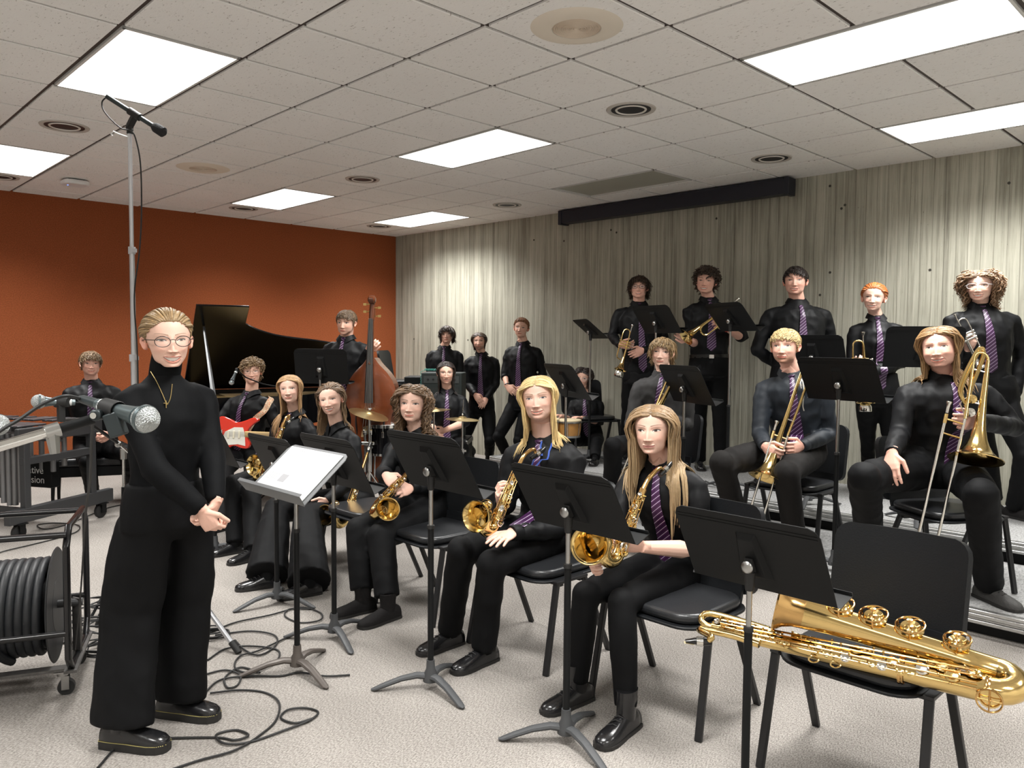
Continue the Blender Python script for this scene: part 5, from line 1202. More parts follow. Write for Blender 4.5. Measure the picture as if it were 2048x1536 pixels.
m = MB(); m.box((-.12, -.71, .70), (.30, 1.40, .09)); obj('key_bed', m, blk_l, t, smooth=False, bevel=.006)
for s_ in (-.03, -1.39): m = MB(); m.box((-.12, s_, .80), (.30, .06, .14)); obj('arm', m, blk_l, t, bevel=.01)
m = MB()
for i in range(52): m.box((-.17, -.10-.0235*i, .765), (.15, .0222, .022))
obj('white_keys', m, mat('ivory', (.8, .78, .7), .3), t, smooth=False)['kind'] = 'stuff'
m = MB()
for i in range(51):
    if i % 7 in (0, 1, 3, 4, 5): m.box((-.13, -.112-.0235*i, .782), (.09, .011, .014))
obj('black_keys', m, blk_l, t, smooth=False)['kind'] = 'stuff'
al = R_(40.3)
LO = [(0, 0), (0, 1.36), (.52, 1.36)]
LID = [(0, 0), (0, 1.36), (.50, 1.36), (.50, 1.10)]+sm([(.50, 1.10), (.62, 1.02), (.80, .94), (1.0, .89), (1.3, .84), (1.6, .76), (1.80, .60), (1.92, .40), (1.98, .15), (1.98, 0)], 4)[1:]
ML = Matrix.Translation((0, 0, 1.0)) @ Matrix.Rotation(-al, 4, 'X')
m = MB(); m.plate([(a, -b) for a, b in LID], .022, ML); obj('lid', m, blk_l, t, smooth=False, bevel=.004)
m = MB(); m.plate([(a, -b) for a, b in [(.50, 1.10), (.505, 1.30), (.56, 1.25), (.66, 1.04), (.62, 1.02)]], .018, ML); 
pA = ML @ V((.10, -1.06, -.01)); pB = V((.10, -1.36, 1.0))
m = MB(); m.loft([pB, pB*.5+pA*.5, pA], [(.022, .014), (.016, .010), (.012, .008)], n=4, side=(1, 0, 0)); obj('lid_prop', m, mat('prop_grey', (.10, .105, .11), .35, .3), t, smooth=False)
for (x, y) in ((.22, -.18), (.22, -1.22), (1.72, -.42)):
    m = MB(); m.loft([(x, y, .70), (x, y, .55), (x, y, .12), (x, y, .09)], [.085, .075, .042, .042], n=6); lg = obj('leg', m, blk_l, t, smooth=False)
    m = MB(); m.cyl((x-.015, y, .035), (x+.015, y, .035), .035); m.cyl((x, y, .05), (x, y, .10), .02); obj('caster', m, gold_pl, lg)
m = MB(); m.box((.30, -.70, .42), (.04, .22, .56)); m.box((.30, -.70, .13), (.10, .30, .05)); obj('pedal_lyre', m, blk_l, t, smooth=False)
# ---------------- amplifier + cases
def boxy(name, lbl, cat, px, py, Y, w, d, h0, h1, m_, rot=0):
    c = WY(px, py, Y); t = thing(name, lbl, cat, (c.x, c.y, h0), rot); q = MB(); q.box((0, 0, (h1-h0)/2), (w, d, h1-h0)); obj('body' if name != 'equipment_case' else 'case_body', q, m_, t, bevel=.012, seg=2); return t
amp_m = mat('amp_dark_green_tolex', (.018, .026, .024), .7, bump=(150, .3, 2))
t = boxy('equipment_case', 'black case under the guitar amplifier near the back wall', 'case', 888, 900, 8.9, .60, .42, 0, .46, stand_m, R_(-5))
for s_ in (-1, 1): m = MB(); m.box((s_*.29, -.0, .42), (.03, .44, .05)); obj('corner_guard', m, dchrome, t, bevel=.004)
t = boxy('guitar_amplifier', 'dark grey-green amplifier standing behind the drummer with coiled turquoise cable', 'amplifier', 888, 760, 8.88, .46, .34, .465, 1.20, amp_m, R_(-5))
m = MB(); m.box((0, -.172, .32), (.40, .008, .50)); obj('speaker_grille', m, mat('grille_cloth', (.03, .035, .033), .9, bump=(300, .5, 1)), t, smooth=False)
m = MB(); m.box((0, -.172, .66), (.40, .010, .08)); pn = obj('control_panel', m, mat('amp_panel', (.09, .10, .10), .4, .4), t, smooth=False)
for i in range(6): m = MB(); m.cyl((-.15+.06*i, -.176, .66), (-.15+.06*i, -.19, .66), .011, n=12); obj('knob', m, rub, pn)
m = MB(); m.tube([(-.08, 0, .74), (-.07, 0, .775), (.07, 0, .775), (.08, 0, .74)], .009, n=8); obj('handle', m, rub, t)
m = MB(); co_ = []
for i in range(150):
    s_ = i/149; b = V((-.18+.16*min(1, s_*2), -.02, .755)) if s_ < .5 else V((-.02-.22*min(1, (s_-.5)*3), -.10, .755-.30*max(0, (s_-.66)*3)))
    if s_ < .5: b = V((-.02-.20*s_*2, -.05, .752))
    else: b = V((-.235, -.10, .75-.42*(s_-.5)*2))
    a = s_*150; co_.append(b+V((.0 if s_ < .5 else math.cos(a)*.012, math.cos(a)*.012, math.sin(a)*.012)) + (V((0, 0, .012)) if s_ < .5 else V((0, 0, 0))))
m.tube(co_, .0035, n=5); o = obj('coiled_cable', m, mat('turquoise_cable', (.10, .45, .38), .4), None, M=Matrix.Translation(t.location) @ Matrix.Rotation(R_(-5), 4, 'Z')); tag(o, 'turquoise coiled guitar cable draped over the amplifier', 'cable')
boxy('equipment_case', 'low black case between the chair stack and the amplifier', 'case', 838, 850, 9.2, .30, .4, 0, 1.14, stand_m)
# ================================================================ INSTRUMENTS
brass = mat('gold_lacquer_brass', (.80, .58, .24), .14, 1.0, bump=(12, .02, 2)); brass2 = mat('dark_gold_brass', (.66, .41, .16), .16, 1.0); nick = mat('nickel_silver', (.75, .73, .68), .14, 1.0)
ebon = mat('ebonite', (.01, .01, .01), .2); bellin = mat('bell_interior_brass', (.55, .33, .09), .22, 1.0)
def lerp(a, b, t): return a*(1-t)+b*t
def flare_lathe(m, C, ax, prof, n=36): m.lathe(prof, n, frame(C, ax))
def sax(lbl, top, bow, bell, bdir, mouth, R=.070, nk=12, grp='saxophones of the seated players', detail=1):
    top, bow, bell, mouth, bdir = V(top), V(bow), V(bell), V(mouth), V(bdir).normalized()
    t = thing('saxophone', lbl, 'saxophone', bow, 0, grp); L = Matrix.Translation(bow)
    def put(nm, m, mm, par=None, **k): local(m, L); return obj(nm, m, mm, par or t, **k)
    a = (bow-top).normalized(); s = bell-bow; s = (s-a*s.dot(a)); s = s.normalized() if s.length > 1e-3 else a.orthogonal()
    len_ = (bow-top).length
    path = [lerp(top, bow, i/8) for i in range(9)]; rad = [.0125+.014*i/8 for i in range(9)]
    for i in range(1, 8):
        w = math.pi*i/8; path.append(bow+s*(.042*(1-math.cos(w)))+a*(.042*math.sin(w))); rad.append(.027+.006*i/8)
    e = bow+s*.084; be = bell-bdir*.0; k = 8
    for i in range(k):
        u = i/(k-1); p = (1-u)**2*e+2*u*(1-u)*(e-a*(max((bell-e).length*.55, .05)))+u*u*(be-bdir*.03); path.append(p); rad.append(.033+(R*.62-.033)*u**2.2)
    m = MB(); m.loft(path, rad, n=22); put('body_tube', m, brass, ang=70)
    m = MB(); flare_lathe(m, bell-bdir*.045, bdir, [(R*.50, -.02), (R*.60, .0), (R*.74, .022), (R*.92, .038), (R, .045), (R+.003, .043), (R+.003, .049), (R-.002, .050), (R*.86, .040), (R*.64, .018), (R*.50, -.01), (R*.36, -.06), (0, -.07)], 40); put('bell', m, brass, ang=60)
    # neck and mouthpiece
    nv = (mouth-top); n1 = top-a*.012; npts = spline([n1, n1-a*.045+nv*.10, top+nv*.45-a*.055, mouth+nv.normalized()*-.05], 5)
    m = MB(); m.loft(npts, [.0112-.0030*i/(len(npts)-1) for i in range(len(npts))], n=14); m.loft([n1+a*.03, n1-a*.004], [.0155, .0155], n=16); put('neck', m, brass2)
    d = (mouth-npts[-1]).normalized(); m = MB(); m.loft([npts[-1]-d*.035, npts[-1]-d*.01, npts[-1]+d*.03, npts[-1]+d*.055, mouth+d*.018], [.0105, .0135, .0125, (.011, .008), (.0085, .002)], n=14, side=a); mp = put('mouthpiece', m, ebon)
    m = MB(); m.loft([npts[-1]+d*.0, npts[-1]+d*.022], [.0145, .0142], n=14); put('ligature', m, nick, mp)
    # keywork
    cam_d = (CAM-bow).normalized(); fr_ = (cam_d-a*cam_d.dot(a)).normalized(); sd = a.cross(fr_)
    rg = random.Random(int(top.x*1000))
    for i in range(nk):
        u = (i+.8)/(nk+.6); c = lerp(top, bow, u); r = .012+.014*u; kr = .009+.011*u; dr = (fr_*1+sd*rg.choice((-.75, -.35, .0, .3, .7))).normalized(); q = c+dr*(r+.006)
        m = MB(); m.lathe([(0, 0), (kr, 0), (kr, .005), (kr*.75, .008), (kr*.5, .0065), (0, .0065)], 16, frame(q, dr)); put('key', m, brass if i % 3 else nick)
    m = MB()
    for off in (-.8, -.3, .35, .85):
        dr = (fr_+sd*off).normalized(); m.tube([lerp(top, bow, .08)+dr*.030, lerp(top, bow, .97)+dr*.044], .0022, n=6)
    put('key_rods', m, brass2)
    m = MB()
    for i in range(9): u = (i+.5)/9; c = lerp(top, bow, u); dr = (fr_+sd*(.85 if i % 2 else -.8)).normalized(); m.tube([c+dr*.01, c+dr*(.032+.012*u)], .0026, n=6); 
    put('key_posts', m, brass)
    m = MB(); c = e-a*.06; dr = (fr_*.8+s*.5).normalized(); m.lathe([(0, 0), (.024, 0), (.024, .006), (.014, .010), (0, .008)], 20, frame(c+dr*.040, dr)); put('low_key', m, brass)
    m = MB(); m.lathe([(.028, 0), (.031, 0), (.031, .003), (.028, .003)], 24, frame(c+dr*.058, dr)); m.tube([c+dr*.06+a*.03, c+dr*.06-a*.03], .002, n=5); put('key_guard', m, brass2)
    return t
Y = {k: v['Y0'] for k, v in PP.items()}
def W8(x, y, d=0, key='g8'): return WY(x, y, Y[key]+d)
s8 = sax('gold tenor saxophone of the young woman with long straight hair, bell facing left', W8(1284, 985, -.26), W8(1236, 1110, -.36), W8(1180, 1090, -.44), (-.35, -.9, .25), W8(1340, 930, -.12), R=.078, nk=14)
s7_ = sax('gold saxophone leaning on the long-haired blond young man', W8(1036, 935, -.28, 'g7'), W8(990, 1050, -.36, 'g7'), W8(952, 1033, -.46, 'g7'), (-.5, -.85, .12), W8(1086, 900, -.18, 'g7'), R=.072, nk=13)
s6_ = sax('gold alto saxophone resting in the lap of the curly-haired young woman', W8(812, 950, -.36, 'g6'), W8(758, 1008, -.30, 'g6'), W8(776, 1018, -.46, 'g6'), (.05, -.96, -.05), W8(826, 925, -.26, 'g6'), R=.064, nk=12)
s5_ = sax('saxophone with black mouthpiece half hidden before the young woman in flared trousers', W8(722, 945, -.20, 'g5'), W8(690, 1040, -.34, 'g5'), W8(650, 1030, -.44, 'g5'), (-.4, -.9, .2), W8(741, 888, -.10, 'g5'), R=.066, nk=8)
s4_ = sax('saxophone of the strawberry-blonde young woman, bell peeking past a stand', W8(566, 850, -.26, 'g4'), W8(530, 950, -.40, 'g4'), W8(508, 930, -.48, 'g4'), (-.45, -.88, .15), W8(585, 838, -.2, 'g4'), R=.076, nk=8)
# neck strap of the blond player
m = MB(); k7 = PP['g7']; 
for pts in ([(1081, 880, -.05), (1072, 908, -.16), (1062, 935, -.2)], [(1108, 878, -.04), (1088, 912, -.16), (1066, 940, -.2)]):
    pp = [k7['J'](p) for p in pts]; q = []
    for p in spline(pp, 4):
        loc, nn, ix, ds = k7['bvh'].find_nearest(p); q.append(loc+nn*.008 if ds < .10 else p)
    m.loft(q, [(.0045, .0015)]*len(q), side=(1, 0, 0), n=6)
k7['put']('neck_strap', m, mat('blue_strap', (.03, .09, .42), .6))
# ---------------- baritone saxophone on the empty chair
def bari():
    A = WZ(1432, 1232, .535); B = WZ(1985, 1352, .535); up = V((0, 0, 1)); ax = (B-A).normalized(); sd = V((ax.y, -ax.x, 0))  # sd: towards the camera side
    if sd.y > 0: sd = -sd
    t = thing('baritone_saxophone', 'large gold baritone saxophone lying across the empty black chair', 'saxophone', A*.5+B*.5-up*.07); L = Matrix.Translation(t.location)
    def put(nm, m, mm, par=None, **k): local(m, L); return obj(nm, m, mm, par or t, **k)
    ln = (B-A).length; P = lambda u, s_=0, z=0: A+ax*(ln*u)+sd*s_+up*z
    # main body (near side, low) and bell tube (far side, high)
    m = MB(); path = [P(i/10, .03, -.035) for i in range(11)]; rad = [.024+.015*i/10 for i in range(11)]
    for i in range(1, 9):
        w = math.pi*i/9; path.append(P(1, .03-.055*(1-math.cos(w)), -.035+.012*(1-math.cos(w)))+ax*(.06*math.sin(w))); rad.append(.038+.006*i/9)
    bellp = WZ(1562, 1208, .64)
    st = P(1, -.08, -.011); path2 = [lerp(st, bellp, u) for u in (0, .15, .3, .45, .6, .75, .88)]; rad2 = [.043, .043, .044, .046, .048, .052, .060]
    m.loft(path+path2, rad+rad2, n=24); put('body_tube', m, brass, ang=70)
    bd = (bellp-st).normalized(); m = MB(); flare_lathe(m, lerp(st, bellp, .88), bd, [(.058, -.01), (.063, .03), (.074, .06), (.094, .085), (.097, .084), (.097, .090), (.090, .086), (.06, .05), (.045, .0), (0, -.02)], 44); put('bell', m, brass2, ang=60)
    # crook loops at the left end and mouthpiece
    e0 = P(0, .03, -.035); mp = WZ(1388, 1282, .50)
    m = MB(); m.tube(spline([e0+ax*.02, e0-ax*.03+up*.005, e0-ax*.05+up*.022-sd*.015, e0-ax*.02+up*.040-sd*.03, e0+ax*.10+up*.035-sd*.03, e0+ax*.20+up*.03-sd*.02], 5), .0125, n=14); put('upper_crook', m, brass)
    q0 = e0+ax*.19+sd*.055+up*.0; dm = (mp-q0).normalized()
    m = MB(); m.loft(spline([q0, q0-ax*.10+up*.01, e0-ax*.02+sd*.075+up*.012, mp-dm*.06+up*.018, mp-dm*.045], 5), [.0145, .0145, .014, .014, .0135, .0135, .013, .013, .0125, .0125, .012, .012, .012, .012, .0115, .0115, .011, .011, .011, .0105, .0105], n=14); put('neck', m, brass)
    m = MB(); m.loft([mp-dm*.06, mp-dm*.035, mp-dm*.0, mp+dm*.03], [.0115, .0155, (.013, .011), (.011, .003)], n=16, side=sd); mo = put('mouthpiece', m, ebon); m = MB(); m.loft([mp-dm*.03, mp-dm*.008], [.017, .016], n=16); put('ligature', m, nick, mo); m = MB(); m.loft([mp-dm*.0-up*.01, mp+dm*.034-up*.006], [(.010, .002), (.010, .001)], side=sd, n=8); put('reed', m, mat('cane', (.6, .5, .3), .6), mo)
    # big pad cups with guards along the bell tube
    for u, r in ((.30, .040), (.46, .040), (.63, .040), (.84, .036)):
        c = lerp(bellp, st, u*1.0)+up*.047; d = (up+sd*.35-ax*.05).normalized()
        m = MB(); m.lathe([(0, .0), (r, 0), (r+.001, .006), (r*.72, .019), (r*.45, .012), (r*.25, .016), (0, .016)], 28, frame(c, d)); k = put('low_key', m, brass)
        m = MB(); g = MB(); F_ = frame(c+d*.034, d)
        ring = [F_ @ V((math.cos(w)*(r+.004), math.sin(w)*(r+.004), -.012)) for w in [i*math.pi/12 for i in range(24)]]; m.tube(ring, .0028, n=6, closed=True)
        for w in (0, 2.09, 4.19): m.tube([F_ @ V((0, 0, .004)), F_ @ V((math.cos(w)*r*.6, math.sin(w)*r*.6, .002)), F_ @ V((math.cos(w)*(r+.004), math.sin(w)*(r+.004), -.012)), F_ @ V((math.cos(w)*(r+.006), math.sin(w)*(r+.006), -.035))], .0026, n=6)
        m.lathe([(0, .003), (.009, .003), (.009, .007), (0, .008)], 14, F_); put('key_guard', m, brass2, k)
    fr_ = (up*.75+sd*.6).normalized(); s2_ = ax.cross(fr_); rg = random.Random(3)
    for i in range(30):
        u = .02+.032*i; c = P(u, .03, -.035); r = .020+.018*u; kr = .013+.009*u+rg.uniform(-.002, .003); dr = (fr_+s2_*rg.choice((-.9, -.5, .1, .5))).normalized(); q = c+dr*(r+.007)
        m = MB(); m.lathe([(0, 0), (kr, 0), (kr, .005), (kr*.75, .009), (kr*.45, .007), (0, .007)], 18, frame(q, dr)); put('key', m, brass if i % 4 else nick)
    for off, r0, r1 in ((-.9, .036, .052), (-.45, .040, .058), (-.1, .038, .056), (.3, .040, .058), (.75, .036, .05)):
        dr = (fr_+s2_*off).normalized(); m = MB(); m.tube([P(.04, .03, -.035)+dr*r0, P(.96, .03, -.035)+dr*r1], .0028, n=6); put('key_rod', m, brass2)
    m = MB()
    for i in range(26): u = .03+.037*i; dr = (fr_+s2_*(-.9, -.45, .3, .75)[i % 4]).normalized(); c = P(u, .03, -.035); m.tube([c, c+dr*(.040+.018*u)], .0032, n=6); m.sph(c+dr*(.041+.018*u), .0045, 8)
    put('key_posts', m, brass)
    for u in (.72, .99): 
        m = MB(); c = P(u, .03, -.035); m.lathe([(.0395, -.008), (.043, -.008), (.043, -.003), (.041, 0), (.043, .003), (.043, .008), (.0395, .008)], 28, frame(c, ax)); put('joint_band', m, brass2)
    for u in (.42, .50): m = MB(); c = P(u, .065, -.05); m.tube([c+V((math.cos(w)*.018, 0, math.sin(w)*.012)) for w in [i*.5 for i in range(13)]], .003, n=6); put('strap_ring', m, brass)
    c = P(1.0, .055, -.04); m = MB(); m.lathe([(0, 0), (.030, 0), (.030, .007), (.012, .010), (0, .009)], 24, frame(c+sd*.02, sd)); put('bow_key', m, brass)
    m = MB(); F_ = frame(c+sd*.045, sd); m.tube([F_ @ V((math.cos(w)*.034, math.sin(w)*.034, 0)) for w in [i*math.pi/12 for i in range(24)]], .003, n=6, closed=True)
    for w in (0, 1.57): m.tube([F_ @ V((math.cos(w)*.034, math.sin(w)*.034, 0)), F_ @ V((-math.cos(w)*.034, -math.sin(w)*.034, 0))], .002, n=5)
    put('bow_key_guard', m, brass2)
    return t
bari()
# ---------------- trombones
def trombone(lbl, bell, top, m0, m1, e0, R=.105, w=.10, side=None, bass=False, join=None, col=brass, t_label=None):
    """bell centre, far end of bell tube, mouthpiece point m0, other slide leg start m1, slide far end e0 (of the mouthpiece leg)"""
    bell, top, m0, m1, e0 = map(V, (bell, top, m0, m1, e0)); t = thing('trombone', lbl, 'trombone', lerp(bell, top, .5), 0, 'trombones on the lower riser'); L = Matrix.Translation(t.location)
    def put(nm, m, mm, par=None, **k): local(m, L); return obj(nm, m, mm, par or t, **k)
    ax = (top-bell).normalized(); ln = (top-bell).length
    m = MB(); m.lathe([(R+.002, 0), (R+.003, .004), (R, .005), (R*.86, .016), (R*.66, .036), (R*.48, .065), (R*.34, .11), (R*.235, .17), (R*.17, .25), (R*.13, .34), (R*.105, ln*.8), (.0095, ln), (.0085, ln), (R*.09, ln*.7), (R*.15, .25), (R*.30, .11), (R*.62, .036), (R*.84, .012), (R, .001)], 40, frame(bell, ax)); put('bell', m, col, ang=60)
    sd = V(side) if side is not None else (m1-bell); sd = (sd-ax*sd.dot(ax)).normalized()
    m = MB(); pts = [top-ax*.10, top-ax*.01]; pts += [top+sd*(w/2*(1-math.cos(q)))+ax*(w/2*math.sin(q)) for q in [i*math.pi/8 for i in range(9)]]
    jn = V(join) if join is not None else m1; pts += [top+sd*w-ax*.02, lerp(top+sd*w, jn, .5)*.5+(top+sd*w-ax*ln*.3)*.5, jn]
    m.loft(pts, .0085, n=12); put('tuning_bow', m, col)
    m = MB()
    for f_ in (.12, .45): m.tube([top-ax*(ln*f_), top+sd*w-ax*(ln*f_)], .004, n=8)
    put('bell_brace', m, nick)
    ds = (e0-m0).normalized(); s2 = (m1-m0); s2 = (s2-ds*s2.dot(ds)); e1 = e0+s2
    m = MB(); m.cyl(m0, e0, .0075, n=12); put('slide_tube', m, nick); m = MB(); m.cyl(m1, e1, .0075, n=12); put('slide_tube', m, nick)
    m = MB(); m.loft([e0, e0+ds*.03]+[(e0+e1)/2+ds*.03+(e0-e1)*.5*math.cos(q)+ds*(.035*math.sin(q)) for q in [i*math.pi/6 for i in range(7)]]+[e1+ds*.03, e1], .0085, n=10); put('slide_bow', m, col)
    for f_ in (.04, .16):
        m = MB(); m.tube([lerp(m0, e0, f_), lerp(m0, e0, f_)+s2], .005, n=8); put('slide_brace', m, col)
    m = MB(); m.lathe([(.007, 0), (.008, .03), (.009, .045), (.014, .058), (.0135, .062), (.009, .058), (0, .045)], 18, frame(m0-ds*.005, -ds)); put('mouthpiece', m, nick)
    m = MB(); m.cyl(m0+ds*.0, m0+ds*.05, .0095, n=14); put('receiver', m, col)
    if bass:
        c = lerp(top, bell, .42)+sd*w*.75
        for k in (0, 1):
            cc = c-ax*(.075*k); F_ = (CAM-cc).normalized(); m = MB(); m.lathe([(0, -.018), (.023, -.018), (.025, 0), (.023, .018), (.008, .022), (0, .022)], 22, frame(cc, F_)); put('rotor', m, nick if k else col)
        m = MB(); 
        for k, ww in ((0, .045), (1, .075)):
            o_ = sd*(w*.35+ww*.3); m.tube(spline([c, c+ax*.05+o_*.3, top+ax*(.01+.02*k)+o_*.6, top+ax*(.055+.01*k)+o_*.9, top+ax*.02+o_*1.5, c+o_*1.5+ax*.04, c-ax*.05+o_*.5], 6), .008, n=10)
        put('attachment_loops', m, col)
        m = MB(); m.tube([c+sd*.03, c+sd*.06-ax*.04, c+sd*.02-ax*.11], .0035, n=6); m.tube([c-sd*.03, c-sd*.05-ax*.05], .0035, n=6); m.sph(c+sd*.02-ax*.11, .009, 10); put('levers', m, nick)
    return t
def Wk(key, x, y, d=0): return WY(x, y, Y[key]+d)
trombone('gold trombone with white cord held bell-down by the short-haired blond young man', Wk('g16', 1531, 957, -.44), Wk('g16', 1604, 742, -.24), Wk('g16', 1548, 862, -.36), Wk('g16', 1575, 872, -.36), Wk('g16', 1500, 1022, -.46), side=(.35, .0, .1), w=.055)
m = MB(); q = Wk('g16', 1603, 758, -.27); m.tube(spline([q, q+V((.008, -.01, -.03)), q+V((.014, -.01, -.10)), q+V((.010, -.01, -.17)), q+V((.018, -.01, -.205))], 5), .0035, n=6); m.tube([q, q+V((-.012, -.012, -.03)), q+V((-.004, -.012, -.06))], .003, n=6)
o = obj('cord', m, mat('white_cord', (.8, .78, .7), .8), None); tag(o, 'short white cord tied to the top of the gold trombone', 'cord')
trombone('big bass trombone with valves held by the golden-brown-haired young man', Wk('g17', 1951, 920, -.46), Wk('g17', 1976, 722, -.30), Wk('g17', 1893, 828, -.42), Wk('g17', 1930, 838, -.42), Wk('g17', 1838, 1066, -.52), R=.128, w=.075, side=(-1, 0, 0), bass=True)
trombone('slender trombone half hidden beside the charcoal-shirted young man', Wk('g15', 1300, 850, -.38), Wk('g15', 1356, 742, -.30), Wk('g15', 1268, 888, -.42), Wk('g15', 1278, 900, -.42), Wk('g15', 1228, 985, -.46), w=.045, side=(-.3, 0, -.1), R=.085)
# ---------------- trumpets
def trumpet(lbl, mouth, bell, col, mute=False, R=.060, drop=None):
    mouth, bell = V(mouth), V(bell); ax = (bell-mouth).normalized(); ln = (bell-mouth).length; sc_ = ln/.48
    up = V(drop) if drop is not None else V((0, 0, -1)); up = (up-ax*up.dot(ax)).normalized()      # direction in which the tubing loop hangs
    t = thing('trumpet', lbl, 'trumpet', mouth, 0, 'trumpets of the standing players'); F = Matrix((ax, up, ax.cross(up))).transposed().to_4x4(); F.translation = mouth; L = Matrix.Translation(mouth)
    def put(nm, m, mm, par=None, **k): m.v = [tuple(F @ (V(v)*1.0)) for v in m.v]; local(m, L); return obj(nm, m, mm, par or t, **k)
    s = sc_; X = V((1, 0, 0))
    m = MB(); m.lathe([(.013*s, 0), (.0135*s, .004), (.008*s, .016*s), (.0045*s, .03*s), (.0055*s, .085*s)], 18, frame((0, 0, 0), X)); put('mouthpiece', m, nick)
    m = MB(); m.tube(spline([V((.075*s, 0, 0)), V((.30*s, 0, 0)), V((.355*s, .004*s, 0)), V((.375*s, .035*s, 0)), V((.355*s, .066*s, 0)), V((.30*s, .070*s, 0)), V((.235*s, .070*s, 0))], 5), .0062*s, n=10); put('tuning_slide', m, col)
    m = MB(); path = spline([V((.20*s, .070*s, 0)), V((.12*s, .070*s, 0)), V((.075*s, .064*s, 0)), V((.060*s, .040*s, -.01*s)), V((.075*s, .012*s, -.018*s)), V((.13*s, .004*s, -.020*s)), V((.26*s, .0, -.02*s)), V((.36*s, .0, -.02*s))], 5); m.loft(path, [.0058*s+(.010*s*max(0, i/len(path)-.7)*1.6) for i in range(len(path))], n=12); put('bell_tube', m, col)
    m = MB(); m.lathe([(.011*s, -.01), (.013*s, .0), (.018*s, .045*s), (.027*s, .08*s), (.042*s, .105*s), (R*s, .12*s), (R*s+.002, .12*s), (R*s+.002, .123*s), (R*.7*s, .108*s), (.02*s, .06*s), (0, .02)], 32, frame((.36*s, 0, -.02*s), X)); put('bell', m, col, ang=60)
    for i in range(3):
        x = (.185+.026*i)*s; m = MB(); m.cyl((x, -.030*s, -.004*s), (x, .085*s, -.004*s), .0088*s, n=14); v = put('valve', m, col)
        m = MB(); m.cyl((x, -.030*s, -.004*s), (x, -.055*s, -.004*s), .003*s, n=8); m.cyl((x, -.055*s, -.004*s), (x, -.059*s, -.004*s), .0075*s, n=12); put('valve_cap', m, nick, v)
    if mute: m = MB(); m.lathe([(.02, 0), (.030, .02), (.045, .05), (.046, .085), (.044, .09), (.038, .088), (.036, .06), (0, .06)], 28, frame((.46*s, 0, -.02*s), X)); o = put('mute', m, nick); 
    return t
cam_h = V((0, -1, 0))
trumpet('gold trumpet with silver mute pointing down, held by the young man in black glasses', Wk('g18', 1265, 650, -.26), Wk('g18', 1240, 740, -.34), brass, True, drop=(-1, 0, .3))
trumpet('gold trumpet held diagonally by the tall curly-haired young man', Wk('g19', 1477, 598, -.22), Wk('g19', 1375, 674, -.38), brass, drop=(.3, 0, -1))
trumpet('gold trumpet held upright with mute by the red-haired young woman', Wk('g21', 1726, 664, -.24), Wk('g21', 1728, 806, -.30), brass, True, drop=(-1, 0, 0))
trumpet('silver trumpet held by the young woman with pale translucent glasses', Wk('g22', 1909, 628, -.26), Wk('g22', 1962, 735, -.30), nick, drop=(1, 0, 0))
